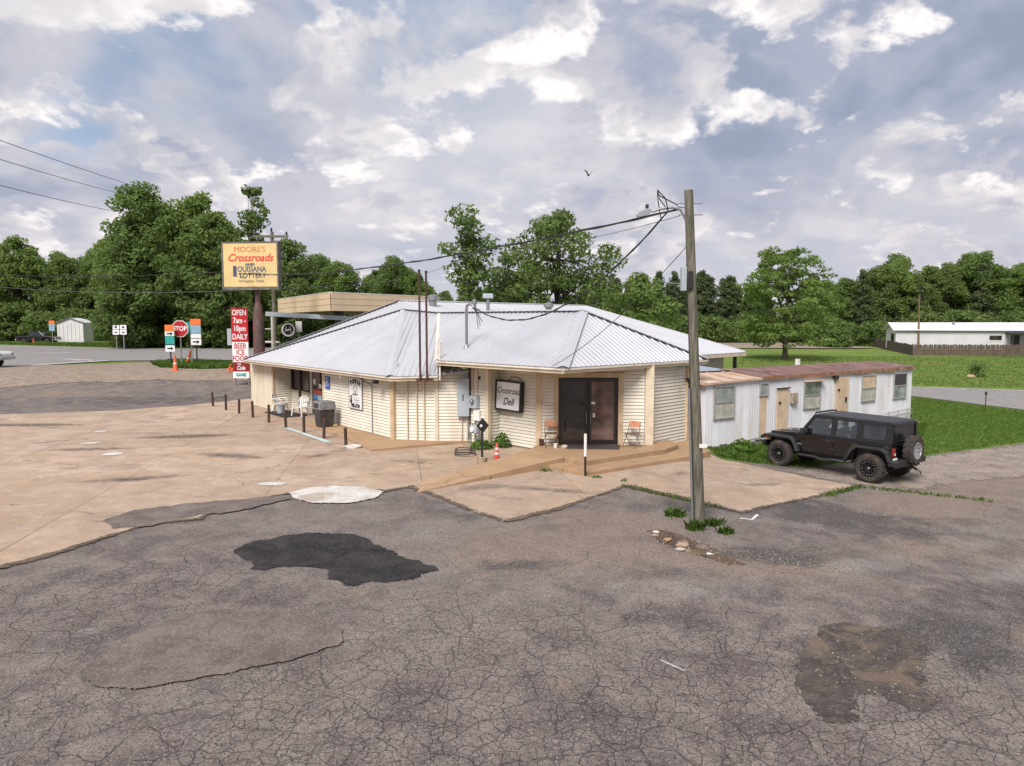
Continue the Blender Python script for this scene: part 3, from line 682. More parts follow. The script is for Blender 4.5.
# corner boards
def cboard(p, z0, z1, w=0.16, mat=M_TRIM, rz=R(-45)):
    return bx('corner_board', mat, store, -w/2, w/2, -w/2, w/2, z0, z1, M=rotm((p[0], p[1], 0), rz), bevel=0.008)
cboard(C_, 0.03, 2.47, 0.2); cboard(D_, 0.06, 2.52, 0.12, M_TRIML, 0); cboard(LW(9.14), 0.03, 2.46, 0.1, M_TRIML); cboard(LW(3.2), 0.02, 2.46, 0.1)
cboard(M1, 0.06, 3.02, 0.15, M_TRIML); cboard((0.93, 23.7), 0.08, 3.02, 0.22, M_TRIM, R(-20)); cboard((-1.6, 25.5), 0.06, 3.02, 0.08, M_TRIML)
bx('corner_board', M_TRIML, store, 3.50, 3.78, -0.06, 0.0, 0.24, 3.02, M=FW); cboard(W3, -0.1, 3.02, 0.22, M_TRIM)
# glass double doors
dr = MB()
for a in ((0.47, 0.60, 0.25, 2.70), (2.60, 2.76, 0.25, 2.70)): dr.box(a[0], a[1], -0.05, 0.02, a[2], a[3])
dr.box(0.40, 2.84, -0.06, 0.02, 2.56, 2.72)
dr.build('door_trim', M_TRIM, store, M=FW)
def leaf(x0, x1, glass, hx):
    f = MB()
    for a in ((x0, x0 + 0.09, 0.28, 2.53), (x1 - 0.09, x1, 0.28, 2.53), (x0 + 0.09, x1 - 0.09, 0.28, 0.46), (x0 + 0.09, x1 - 0.09, 2.42, 2.53)): f.box(a[0], a[1], -0.035, 0.03, a[2], a[3])
    d = f.build('glass_door', M_DKBROWN, store, M=FW, bevel=0.004)
    bx('glass_pane', glass, d, x0 + 0.08, x1 - 0.08, -0.005, 0.012, 0.44, 2.44)
    MB().tube([(hx, -0.04, 1.0), (hx, -0.10, 1.04), (hx, -0.10, 1.36), (hx, -0.04, 1.40)], 0.014, 6).build('door_handle', M_PIPE, d, smooth=True)
    return d
fo = MB()
for a in ((0.60, 0.645, 0.25, 2.56), (2.555, 2.60, 0.25, 2.56), (0.645, 2.555, 2.535, 2.56)): fo.box(a[0], a[1], -0.045, 0.04, a[2], a[3])
fo.build('door_frame', M_DKBROWN, store, M=FW)
leaf(0.65, 1.595, M_GLASS, 1.53)
dd = leaf(1.605, 2.55, M_GLASS3, 1.67)
for x0, x1, z0, z1 in ((1.70, 1.83, 1.66, 1.74), (1.75, 1.83, 1.22, 1.36)): bx('door_notice', M_BOARDW, dd, x0, x1, -0.018, -0.010, z0, z1)
# roof ------------------------------------------------------------
P_, Q_, R_ = Vector((-2.64, 25.04, 3.06)), Vector((1.5, 20.9, 3.06)), Vector((7.07, 25.7, 3.06))
K_, V_, T_ = Vector((2.55, 25.55, 4.8)), Vector((-3.17, 31.27, 4.82)), Vector((-4.98, 33.08, 5.0))
L_, A2_ = Vector((-4.33, 25.15, 2.48)), Vector((-13.9, 36.8, 2.48))
B_ = Vector((-2.62, 25.12, 2.52)); N2_ = Vector((-4.2, 37.0, 3.0))
R1_, R2_, E1_, E0_, E2_ = Vector((-5.9, 37.3, 5.5)), Vector((5.0, 48.8, 5.5)), Vector((11.7, 35.5, 2.9)), Vector((-13.3, 39.5, 2.9)), Vector((1.8, 25.6, 2.9))
deck = MB()
E3_ = Vector((4.5, 61.0, 2.9))
for f in ([P_, Q_, K_, V_], [Q_, R_, K_], [L_, B_, V_, T_], [A2_, L_, T_], [R_, N2_, T_, V_, K_], [A2_, T_, N2_], [E2_, E1_, R2_, R1_], [E0_, E2_, R1_]):
    deck.add([v - Vector((0, 0, 0.03)) for v in f], [tuple(range(len(f)))])
roof = deck.build('roof', M_ROOFD, store, fixn=False)
def clip3(poly, u, d, keep_less):
    out = []
    for i in range(len(poly)):
        a, b = poly[i], poly[(i + 1) % len(poly)]
        da, db = a.dot(u) - d, b.dot(u) - d
        if not keep_less: da, db = -da, -db
        if da <= 0: out.append(a)
        if da * db < 0: out.append(a.lerp(b, da / (da - db)))
    return out
def roof_face(poly, mat=M_ROOF, pw=0.9, rib=0.225, parent=None, over=0.0):
    poly = [Vector(p) for p in poly]
    u = (poly[1] - poly[0]).normalized(); n = u.cross(poly[2] - poly[0]).normalized()
    if n.z < 0: n = -n
    s = n.cross(u); s = s if s.z > 0 else -s
    us = [p.dot(u) for p in poly]; a = min(us); mx = max(us)
    while a < mx - 0.02:
        q = clip3(clip3(poly, u, a + 0.006, False), u, min(a + pw, mx), True) if len(poly) > 2 else []
        if len(q) >= 3:
            m = MB(); k = len(q)
            m.add([p for p in q] + [p - n * 0.012 for p in q], [tuple(range(k)), tuple(range(2*k-1, k-1, -1))] + [(i, k + i, k + (i+1) % k, (i+1) % k) for i in range(k)])
            r = a + 0.03
            while r < min(a + pw, mx) - 0.02:
                pts = []
                for i in range(k):
                    p1, p2 = q[i], q[(i + 1) % k]; d1, d2 = p1.dot(u) - r, p2.dot(u) - r
                    if d1 * d2 < 0: pts.append(p1.lerp(p2, d1 / (d1 - d2)))
                if len(pts) >= 2:
                    lo, hi = sorted(pts[:2], key=lambda p: p.dot(s))
                    if (hi - lo).length > 0.1:
                        lo = lo - s * 0.02; ring = []
                        for e in (lo, hi):
                            ring += [e - u * 0.034, e + u * 0.034, e + u * 0.014 + n * 0.029, e - u * 0.014 + n * 0.029]
                        m.add(ring, [(0,1,2,3), (7,6,5,4), (0,4,5,1), (1,5,6,2), (2,6,7,3), (3,7,4,0)])
                r += rib
            m.build('roof_panel', mat, parent or roof)
        a += pw
roof_face([P_, Q_, K_, V_]); roof_face([Q_, R_, K_]); roof_face([L_, B_, V_, T_]); roof_face([A2_, L_, T_])
roof_face([R_, N2_, T_, V_, K_]); roof_face([E2_, E1_, R2_, R1_]); roof_face([E0_, E2_, R1_])
MB().add([R2_, E1_, E3_, ], [(0, 1, 2)]).add([R1_, R2_, E3_, E0_], [(0, 1, 2, 3)]).build('roof_back', M_ROOF, store, fixn=False)
def cap(a, b, w=0.19, mat=M_ROOF, name='ridge_cap', up=0.06):
    a, b = Vector(a), Vector(b); d = (b - a).normalized(); sx = d.cross(Vector((0, 0, 1))).normalized(); m = MB()
    o = Vector((0, 0, up)); dn = Vector((0, 0, -0.055))
    m.add([a + o, b + o, b + o + sx * w + dn, a + o + sx * w + dn, a + o - sx * w + dn, b + o - sx * w + dn], [(0, 1, 2, 3), (1, 0, 4, 5)])
    m.add([a + o - Vector((0,0,.02)), b + o- Vector((0,0,.02)), b + o + sx * w + dn- Vector((0,0,.02)), a + o + sx * w + dn- Vector((0,0,.02)), a + o - sx * w + dn- Vector((0,0,.02)), b + o - sx * w + dn- Vector((0,0,.02))], [(3, 2, 1, 0), (5, 4, 0, 1)])
    m.build(name, mat, roof, fixn=False)
for a, b in ((Q_, K_), (K_, R_), (K_, V_), (V_, T_), (L_, T_), (A2_, T_), (R1_, R2_), (R2_, E1_), (E0_, R1_)): cap(a, b)
M_RIBGAP = pm('rib_gap_shade', (0.06, 0.06, 0.07), 0.9)
def rib_gaps(a, b, side, n_):
    # dark dashes that paint in the shadowed gaps between ribs under a cap
    a, b = Vector(a), Vector(b); d = (b - a).normalized(); sx = d.cross(Vector((0, 0, 1))).normalized() * side; m = MB()
    for i in range(n_):
        p = a.lerp(b, (i + 0.15) / n_); q = a.lerp(b, (i + 0.72) / n_); o = sx * 0.175 + Vector((0, 0, 0.0))
        m.beam(p + o, q + o, 0.03, 0.03)
    tag(m.build('rib_gap_dash', M_RIBGAP, roof), kind='stuff')
rib_gaps(A2_, T_, 1, 44); rib_gaps(K_, V_, -1, 26); rib_gaps(V_, T_, -1, 8); rib_gaps(K_, R_, 1, 18); rib_gaps(R1_, R2_, 1, 40)
# valley trim and the little lean-to roof in the notch
cap(P_ + Vector((0, 0, 0.0)), V_, 0.10, M_GUTTER, 'valley_trim', 0.05)
MB().add([P_, V_, B_], [(0, 1, 2)]).build('gable_infill', M_GUTTER, roof, fixn=False)
lt = [Vector((-2.72, 25.15, 2.55)), Vector((-1.55, 25.28, 2.66)), Vector((-2.66, 26.0, 3.04))]
MB().add(lt + [v - Vector((0, 0, 0.05)) for v in lt], [(0,1,2), (5,4,3), (0,3,4,1), (1,4,5,2), (2,5,3,0)]).build('lean_to_roof', M_ROOFD, roof)
m = MB()
for k in range(5):
    a = lt[0].lerp(lt[1], k / 4.4 + 0.03); b = a + (lt[2] - lt[0]) * (0.97 - k / 4.4 - 0.03)
    if (b - a).length > 0.1: m.beam(a + Vector((0, 0, 0.02)), b + Vector((0, 0, 0.02)), 0.05, 0.04)
m.build('lean_to_rib', M_ROOF, roof)
# fascia, gutters, soffits
def fascia(a, b, h=0.15, mat=M_TRIML, drop=0.03, name='fascia'):
    a, b = Vector(a), Vector(b); o = Vector((0, 0, -drop - h / 2))
    MB().beam(a + o, b + o, 0.04, h).build(name, mat, store)
for a, b in ((P_, Q_), (Q_, R_), (A2_, L_), (L_, B_), (E2_, E1_)): fascia(a, b)
def gut(a, b, drop=0.025):
    a, b = Vector(a), Vector(b); d = (b - a).normalized(); nn = Vector((d.y, -d.x, 0)) * 0.05; o = Vector((0, 0, -drop - 0.03))
    MB().beam(a + o + nn, b + o + nn, 0.06, 0.05).build('drip_edge', M_GUTTER, store)
for a, b in ((P_, Q_), (Q_, R_), (A2_, L_), (L_, B_)): gut(a, b)
so = MB()
z = 2.95
so.prism([(-2.6, 25.1), (1.5, 20.98), (7.0, 25.7), (5.2, 27.2), (1.0, 25.8), (-1.2, 26.6)], z, z + 0.02)
z = 2.37
q = [(-4.33, 25.2), (-13.88, 36.84), LW(0, 0.1), LW(3.3, 1.1), LW(9.2, 1.1), LW(9.2, 0.1), LW(15.19, 0.1), (-2.6, 25.7), (-2.6, 25.16)]
so.prism(q, z, z + 0.02)
so.build('soffit', M_TRIM, store)
# rear block seen past the right end
rw = MB().box(0, 13.0, 0, 0.1, 0.0, 2.75, frame((1.2, 26.8), (12.0, 37.0))).build('wall', M_CREAM2, store)
bx('post', M_DKBROWN, store, 11.05, 11.2, 35.35, 35.5, -0.1, 2.75)
# roof plumbing
def vent(px_x, y, z0, z1, r, cap_r=None, name='roof_vent', mat=M_PIPE):
    pr = [(r, z0), (r, z1)]
    m = MB().lathe(pr, 12, Matrix.Translation((px_x, y, 0)))
    if cap_r: m.lathe([(cap_r * 0.6, z1 - 0.02), (cap_r, z1), (cap_r, z1 + 0.16), (cap_r * 0.5, z1 + 0.24), (0.02, z1 + 0.26)], 12, Matrix.Translation((px_x, y, 0)))
    m.lathe([(r * 1.7, z0 + 0.02), (r * 1.1, z0 + 0.10)], 12, Matrix.Translation((px_x, y, 0)))
    return m.build(name, mat, roof, smooth=True)
vent(-2.0, 38, 4.95, 5.36, 0.10, 0.14); vent(-1.28, 38, 4.85, 5.65, 0.09); vent(1.95, 38, 4.55, 5.18, 0.16, 0.26)
MB().box(-1.55, -1.0, 37.8, 38.2, 5.65, 5.9).build('roof_vent', M_GREYBOX, roof, bevel=0.03)
MB().lathe([(0.20, 4.95), (0.20, 5.5), (0.26, 5.52), (0.26, 5.75), (0.1, 5.82)], 14, Matrix.Translation((-4.1, 37, 0))).build('roof_vent', M_PIPE, roof, smooth=True)
bx('roof_hatch', M_ROOFD, roof, 0.6, 1.4, 37.6, 38.1, 4.7, 5.05, bevel=0.02)
# service mast, boxes and conduits
MB().tube([(-1.62, 25.38, 1.6), (-1.62, 25.38, 4.86), (-1.60, 25.36, 4.98), (-1.50, 25.30, 5.04), (-1.38, 25.22, 4.98), (-1.36, 25.2, 4.90)], 0.05, 10).build('service_mast', M_PIPE, store, smooth=True)
MB().lathe([(0.13, 3.44), (0.07, 3.56), (0.052, 3.6)], 12, Matrix.Translation((-1.62, 25.38, 0))).build('mast_flashing', M_PIPE, store)
ep = bx('electrical_panel', M_GREYBOX, store, 0.74, 1.18, -0.24, -0.03, 1.02, 2.40, M=F3, bevel=0.015)
bx('panel_plate', M_BLACK, ep, 0.94, 0.975, -0.246, -0.241, 1.58, 1.82, M=F3)
mb_ = bx('meter_box', M_GREYBOX, store, 0.22, 0.64, -0.19, -0.03, 1.34, 1.78, M=FM, bevel=0.012)
MB().lathe([(0.09, 0), (0.09, 0.05), (0.06, 0.1), (0.01, 0.12)], 14, FM @ Matrix.Translation((0.43, -0.19, 1.58)) @ Matrix.Rotation(R(90), 4, 'X')).build('meter_dial', M_GLASSG, mb_, smooth=True)
bx('meter_box', M_WHITEP, store, 0.40, 0.70, -0.12, -0.03, 0.90, 1.30, M=FM, bevel=0.01)
for x, z0, z1, r, mm in ((0.06, 0.15, 2.95, 0.035, M_PIPE), (0.16, 0.2, 2.95, 0.02, M_BROWNP), (0.30, 1.76, 2.95, 0.018, M_TRIML), (0.42, 0.25, 0.95, 0.02, M_PIPE), (0.55, 1.78, 2.95, 0.018, M_TRIML)):
    MB().tube([(x, -0.055, z0), (x, -0.055, z1)], r, 8, FM).build('conduit', mm, store, smooth=True)
for x in (0.55, 0.92, 1.20): MB().tube([(x, -0.06, 0.1), (x, -0.06, 2.36)], 0.035, 8, F2).build('conduit', M_TRIML, store, smooth=True)
MB().tube([(0.9, -0.06, 0.12), (0.9, -0.06, 1.05)], 0.03, 8, F3).build('conduit', M_TRIML, store, smooth=True)
MB().tube([(13.6, -0.05, 0.06), (13.6, -0.05, 2.0), (13.2, -0.05, 2.06), (12.2, -0.06, 2.25), (11.6, -0.3, 2.36)], 0.022, 6, FL).build('conduit', M_PIPE, store, smooth=True)
bx('downspout_foot', M_BLOCK, store, 13.45, 13.8, -0.25, -0.05, 0.02, 0.10, M=FL, bevel=0.02)
bx('flood_light', M_BLACK, store, 14.55, 14.75, -0.55, -0.35, 2.14, 2.28, M=FL, bevel=0.02)
bx('junction_box', M_WHITEP, store, 11.55, 11.65, -0.40, -0.3, 2.15, 2.36, M=FL)
bx('junction_box', M_BLACK, store, 0.62, 0.68, -0.09, -0.03, 2.38, 2.48, M=FM)
MB().tube([(-2.55, 25.05, 2.35), (-2.55, 25.05, 3.62), (-2.5, 25.0, 3.70)], 0.035, 8).build('vent_pipe', M_GUTTER, store, smooth=True)
ab = MB().beam((-3.4, 25.06, 2.37), (-2.8, 25.06, 2.37), 0.05, 0.06); ab.build('mast_bracket', M_BROWNP, store)
bx('utility_bracket', M_BLACK, store, 1.95, 2.4, -0.16, -0.02, 2.84, 2.93, M=FX)
MB().tube([(2.52, -0.1, 2.4), (2.62, -0.2, 2.2), (2.6, -0.15, 1.95)], 0.06, 8, FX).build('utility_bracket', M_BLACK, store)

# gas station masts beside the side wall
for x, zt in ((-3.24, 6.16), (-3.0, 6.12)):
    lab = 'left one of the twin thin oxblood masts rising past the eave' if x < -3.1 else 'right one of the twin thin oxblood masts rising past the eave'
    e = empty('mast', (x, 25.0, 2.0), 0, lab, 'mast', 'twin masts on the side wall')
    MB().tube([(x, 25.0, 2.3), (x, 25.0, zt)], 0.038, 8).build('pole', M_BROWNP, e, smooth=True)
    MB().lathe([(0.05, zt), (0.05, zt + 0.05), (0.01, zt + 0.07)], 8, Matrix.Translation((x, 25.0, 0))).build('cap', M_BLACK, e)

# ------------------------------------------------------------------ entrance landing, steps and ramp
land = [(1.59, 21.35), (2.15, 20.75), (4.98, 22.75), (5.6, 23.6), (5.5, 24.66), (4.45, 23.62), (0.9, 23.62), (0.55, 22.75)]
st2 = [(1.1, 20.95), (2.04, 19.85), (5.75, 22.4), (6.6, 23.3), (6.3, 25.35), (4.5, 23.9), (1.5, 23.0)]
ent = empty('entrance_steps', (3, 22, 0), 0, 'tan concrete landing with two low steps at the glass doors', 'steps')
MB().prism(jagged(land, 0.5, 0.012, 1, 1), -0.15, 0.30).build('landing', M_CONC2, ent, bevel=0.015)
MB().prism(jagged(st2, 0.5, 0.012, 2, 1), -0.3, 0.145).build('step', M_CONC2, ent, bevel=0.015)
rp = MB()
q = [(-2.45, 18.0, 0.03), (-2.5, 19.25, 0.03), (0.57, 22.72, 0.302), (1.57, 21.33, 0.302)]
rp.add([(x, y, -0.2) for x, y, z in q] + [Vector(p) for p in q], [(0,1,2,3), (7,6,5,4), (0,4,5,1), (1,5,6,2), (2,6,7,3), (3,7,4,0)])
tag(rp.build('wheelchair_ramp', M_CONC2, bevel=0.012), 'sloping tan concrete ramp up to the landing from the left', 'ramp')
wk = [(-5.85, 25.7), (-4.75, 23.75), (-2.55, 25.0), (-1.5, 25.55), (-3, 26.2), (-4.2, 26.1), (-8.2, 30.9), (-9.0, 30.3)]
tag(MB().prism(jagged(wk, 0.5, 0.015, 3, 1), -0.15, 0.11).build('walkway', M_CONC2, bevel=0.012), kind='structure')

# ------------------------------------------------------------------ signs on the store
def sgn(name, F, x0, x1, z0, z1, y0, y1, mat, label, cat):
    e = empty(name, F @ Vector(((x0 + x1) / 2, y1, z0)), 0, label, cat)
    return e, MB().box(x0, x1, y0, y1, z0, z1, F).build('panel', mat, e)
Fs = FS @ rotm((0.0, -0.22, 1.32), R(2), R(-2), R(1.5))       # hangs off the wall, tipped forward
e = empty('deli_sign', Fs.translation, 0, 'black framed white sign lettered Crossroad Deli hanging on cream wall', 'sign')
MB().box(0.03, 1.20, -0.02, 0.10, 0.03, 1.03, Fs).build('panel', M_BOARDG, e)
fm = MB()
for a in ((0, 1.23, 0, 0.06), (0, 1.23, 1.0, 1.06), (0, 0.06, 0.06, 1.0), (1.17, 1.23, 0.06, 1.0)): fm.box(a[0], a[1], -0.05, 0.14, a[2], a[3], Fs)
fm.build('frame', M_DKBROWN, e, bevel=0.006)
letters('Crossroad', 0.31, M_INK, e, Fs, 0.61, -0.024, 0.70, 0.001, 0.35, 0.82)
letters('Deli', 0.36, M_INK, e, Fs, 0.64, -0.024, 0.32, 0.004, 0.35, 0.85)
MB().tube([(0.55, 0.05, 1.06), (0.7, 0.02, 1.2), (0.95, 0.0, 1.22), (1.15, 0.08, 1.1)], 0.012, 6, Fs).build('cable', M_BLACK, e)
e = empty('jackpot_board', FL @ Vector((12.24, 0, 0.95)), 0, 'tall white notice board with arched black lettering on the siding', 'sign')
MB().box(11.68, 12.80, -0.06, -0.03, 0.95, 2.18, FL).build('panel', M_BOARDW, e)
fm = MB()
for a in ((11.66, 12.82, 0.93, 0.96), (11.66, 12.82, 2.17, 2.2), (11.66, 11.69, 0.96, 2.17), (12.79, 12.82, 0.96, 2.17)): fm.box(a[0], a[1], -0.07, -0.028, a[2], a[3], FL)
fm.build('frame', M_PIPE, e)
for i, ch in enumerate('POWER'):
    a = (i - 2) * 0.42
    letters(ch, 0.24, M_INK, e, FL, 12.24 + 0.42 * math.sin(a) / 0.84 * 1.0, -0.064, 1.84 + 0.20 * math.cos(a), 0.018, 0, 0.9, tilt=-a * 0.75)
MB().lathe([(0.15, 0), (0.15, 0.006), (0.11, 0.006), (0.11, 0)], 20, FL @ Matrix.Translation((12.24, -0.061, 1.74)) @ Matrix.Rotation(R(90), 4, 'X'), True).build('emblem', M_PIPE, e)
letters('JACKPOT', 0.11, M_INK, e, FL, 12.24, -0.064, 1.52, 0.004)
letters('$', 0.40, M_INK, e, FL, 11.86, -0.064, 1.30, 0.02)
m = MB()
for x0 in (12.12, 12.36):
    for z0 in (1.20, 1.30): 
        for a in ((0, .18, 0, .015), (0, .18, .085, .10), (0, .015, 0, .1), (.165, .18, 0, .1)): m.box(x0 + a[0], x0 + a[1], -0.066, -0.0605, z0 + a[2], z0 + a[3], FL)
m.build('number_slot', M_PIPE, e)
letters('MILLION', 0.20, M_INK, e, FL, 12.24, -0.064, 1.07, 0.014, 0, 0.95)
e = empty('accessible_parking_sign', FL @ Vector((9.63, 0, 1.56)), 0, 'small blue accessible parking sign on cream siding beside the side door', 'sign')
M_BLUE = pm('sign_blue', (0.02, 0.09, 0.38), 0.4, 0.08, 5)
MB().box(9.40, 9.82, -0.05, -0.03, 1.55, 2.10, FL).build('panel', M_BLUE, e)
m = MB(); m.lathe([(0.045, 0), (0.045, 0.006), (0.01, 0.006)], 10, FL @ Matrix.Translation((9.58, -0.051, 2.0)) @ Matrix.Rotation(R(90), 4, 'X'))
for a, b in (((9.58, 1.95), (9.58, 1.82)), ((9.58, 1.88), (9.68, 1.88)), ((9.58, 1.82), (9.68, 1.81)), ((9.68, 1.81), (9.73, 1.69))): m.beam((a[0], -0.054, a[1]), (b[0], -0.054, b[1]), 0.006, 0.03, FL)
arc = [(9.58 + 0.11 * math.cos(t), -0.054, 1.77 + 0.11 * math.sin(t)) for t in np.linspace(2.0, 6.1, 14)]
m.tube(arc, 0.012, 4, FL); m.build('symbol', M_BOARDW, e)

# ------------------------------------------------------------------ furniture by the doors
M_CHAIRF = pm('brown_chair_tube', (0.11, 0.055, 0.035), 0.4, 0.2, 8)
M_CHAIRB = pm('orange_chair_back', (0.52, 0.22, 0.12), 0.5, 0.2, 12, dirt=(0.65, 0.5, 0.4), damt=0.6, dscale=9)
def folding_chair(loc, rz, label):
    e = empty('folding_chair', loc, rz, label, 'chair', 'folding chairs at the glass doors')
    b = lambda n_, m_, mt: m_.build(n_, mt, e, smooth=True, world=False)
    for s in (-0.21, 0.21):
        b('leg', MB().tube([(s, -0.26, 0.012), (s, 0.10, 0.5), (s * 0.92, 0.20, 0.80), (s * 0.8, 0.21, 0.83)], 0.013, 6), M_CHAIRF)
        b('leg', MB().tube([(s * 0.9, 0.25, 0.012), (s * 0.9, -0.12, 0.44)], 0.012, 6), M_CHAIRF)
    b('stretcher', MB().tube([(-0.21, -0.17, 0.13), (0.21, -0.17, 0.13)], 0.009, 6), M_CHAIRF)
    b('stretcher', MB().tube([(-0.19, 0.19, 0.10), (0.19, 0.19, 0.10)], 0.009, 6), M_CHAIRF)
    MB().box(-0.195, 0.195, -0.22, 0.15, 0.43, 0.455).build('seat', M_CHAIRF, e, world=False, bevel=0.012)
    MB().add([(-0.20, 0.155, 0.64), (0.20, 0.155, 0.64), (0.20, 0.175, 0.80), (0.12, 0.185, 0.84), (-0.12, 0.185, 0.84), (-0.20, 0.175, 0.80)] + [(x, y + 0.025, z) for x, y, z in [(-0.20, 0.155, 0.64), (0.20, 0.155, 0.64), (0.20, 0.175, 0.80), (0.12, 0.185, 0.84), (-0.12, 0.185, 0.84), (-0.20, 0.175, 0.80)]],
        [tuple(range(6)), tuple(range(11, 5, -1))] + [(i, 6 + i, 6 + (i + 1) % 6, (i + 1) % 6) for i in range(6)]).build('backrest', M_CHAIRB, e, world=False, bevel=0.01)
    return e
folding_chair((1.30, 23.22, 0.302), R(2), 'orange backed brown folding chair on the left of the glass doors')
folding_chair((3.95, 23.1, 0.302), R(-38), 'orange backed brown folding chair on the right of the glass doors')
M_MAT = pm('rubber_mat', (0.05, 0.042, 0.038), 0.9, 0.25, 20, bump=0.004, bscale=120)
tag(MB().prism([(1.75, 22.75), (3.45, 22.62), (3.62, 23.42), (1.85, 23.5)], 0.304, 0.318).build('door_mat', M_MAT, bevel=0.004), 'dark rubber mat lying before the glass double doors', 'mat')
tag(MB().prism([LW(3.9, -0.75), LW(6.4, -0.75), LW(6.4, 0.35), LW(3.9, 0.35)][::-1], 0.114, 0.13, Matrix.Translation((0, 0, -0.075))).build('door_mat', pm('black_mat', (0.02, 0.018, 0.018), 0.9, 0.2, 20, bump=0.004)), 'black mat in front of the side door by the bin', 'mat')
M_RED = pm('red_plastic', (0.52, 0.045, 0.03), 0.45, 0.12, 6)
e = empty('planter_can', (0.98, 23.38, 0.30), 0, 'small dark red can left of the orange folding chair', 'can')
MB().lathe([(0.075, 0), (0.085, 0.2), (0.092, 0.2), (0.092, 0.215), (0.078, 0.215), (0.06, 0.05)], 14).build('body', M_BROWNP, e, world=False, smooth=True)
e = empty('paper_cup', (1.42, 22.92, 0.302), 0, 'little white cup on the landing under the left folding chair', 'cup')
MB().lathe([(0.05, 0), (0.065, 0.13), (0.07, 0.13), (0.07, 0.14), (0.055, 0.135), (0.045, 0.02)], 12).build('body', M_WHITEP, e, world=False, smooth=True)
def lump(name, loc, size, mat, seed, label=None, cat=None, group=None, parent=None):
    import bmesh
    bm = bmesh.new(); bmesh.ops.create_icosphere(bm, subdivisions=2, radius=1)
    for v in bm.verts:
        d = 1 + 0.35 * mnoise.noise(v.co * 1.3 + Vector((seed * 5.1, 0, 0))) + 0.15 * mnoise.noise(v.co * 3.3 + Vector((0, seed * 3.7, 0)))
        v.co = Vector((v.co.x * size[0], v.co.y * size[1], v.co.z * size[2])) * d
    me = bpy.data.meshes.new(name); bm.to_mesh(me); bm.free(); me.materials.append(mat)
    o = bpy.data.objects.new(name, me); COL.objects.link(o); o.location = loc
    if parent: attach(o, parent)
    return tag(o, label, cat, group)
lump('rock', (1.72, 22.98, 0.34), (0.10, 0.08, 0.06), M_STONE, 1, 'pale fist sized rock beside the doorway mat', 'rock')
lump('rock', (-5.55, 24.5, 0.07), (0.30, 0.17, 0.09), M_STONE, 2, 'white rock at the foot of the nearest bollard', 'rock')
lump('rock', LW(10.85, -0.35) + (0.15,), (0.16, 0.12, 0.07), M_CONC2, 3, 'tan rock on the walkway beside the trash bin', 'rock')
e = empty('handrail_post', (2.07, 19.8, 0.0), 0, 'thin post at the step corner, white above and black below', 'post')
MB().tube([(0, 0, 0), (0, 0, 0.62)], 0.032, 10).build('lower_tube', M_BLACK, e, world=False, smooth=True)
MB().tube([(0, 0, 0.62), (0, 0, 1.26)], 0.042, 10).build('upper_tube', M_WHITEP, e, world=False, smooth=True)
MB().lathe([(0.13, 0.0), (0.12, 0.05), (0.04, 0.055)], 12).build('foot', M_BLOCK, e, world=False)
# ash stand, cone, hose, gas meter
e = empty('diamond_sign_stand', (-0.92, 21.55, 0.02), 0, 'black diamond shaped plate on a short post in a concrete bucket', 'sign')
MB().lathe([(0.15, 0), (0.17, 0.24), (0.15, 0.25), (0.03, 0.25)], 14).build('base', M_BLOCK, e, world=False, smooth=True)
MB().tube([(0, 0, 0.24), (0, 0, 1.3)], 0.035, 8).build('post', M_BLACK, e, world=False)
MB().prism([(-0.2, 0), (0, -0.24), (0.2, 0), (0, 0.24)], -0.03, 0.03, rotm((0.02, 0, 1.22), R(20)) , 'y').build('plate', M_BLACK, e, world=False, bevel=0.01)
MB().lathe([(0.045, 0), (0.045, 0.02), (0.01, 0.025)], 10, rotm((-0.03, -0.035, 1.22), R(20)) @ Matrix.Rotation(R(90), 4, 'X')).build('badge', M_WHITEP, e, world=False)
M_CONEW = pm('faded_white_band', (0.65, 0.55, 0.5), 0.6, 0.1, 8)
M_ORANGE = pm('cone_orange', (0.72, 0.13, 0.035), 0.5, 0.12, 5, dirt=(0.4, 0.15, 0.08), damt=0.4)
def cone(name, loc, h, label, bands=2, mat=None, lean=0.0):
    mt = mat or M_ORANGE
    e = empty(name, loc, 0, label, 'cone')
    e.matrix_basis = Matrix.Translation(loc) @ Matrix.Rotation(lean, 4, 'Y')
    r = h * 0.16
    MB().box(-r * 1.35, r * 1.35, -r * 1.35, r * 1.35, 0, 0.04).build('base', mt, e, world=False, bevel=0.01)
    MB().lathe([(r, 0.04), (r * 0.28, h), (r * 0.2, h + 0.01)], 14).build('body', mt, e, world=False, smooth=True)
    for k in range(bands):
        z0 = h * (0.42 + 0.24 * k); z1 = z0 + h * 0.12; f = lambda z: r + (r * 0.28 - r) * (z - 0.04) / (h - 0.04) + 0.006
        MB().lathe([(f(z0) - 0.004, z0), (f(z0), z0), (f(z1), z1), (f(z1) - 0.004, z1)], 14).build('band', M_CONEW, e, world=False, smooth=True)
    return e
cone('traffic_cone', (-0.47, 21.9, 0.02), 0.62, 'slim red and white cone standing near the ramp', 2, M_RED)
pts = [(-1.55 + (0.33 + 0.02 * math.sin(t * 2.3)) * math.cos(t), 23.1 + (0.33 + 0.02 * math.cos(t * 1.7)) * math.sin(t), 0.05 + 0.012 * t) for t in np.linspace(0, 18.8, 90)]
tag(MB().tube(pts, 0.017, 6).build('garden_hose', pm('black_hose', (0.03, 0.025, 0.022), 0.5, 0.2), smooth=True), 'coiled dark hose lying on the concrete below the meters', 'hose')
e = empty('gas_meter', (-1.3, 24.75, 0.04), R(-45), 'grey gas meter on pipes below the electrical boxes', 'gas meter')
MB().box(-0.17, 0.17, -0.12, 0.12, 0.46, 0.74).build('body', M_GREYBOX, e, world=False, bevel=0.04)
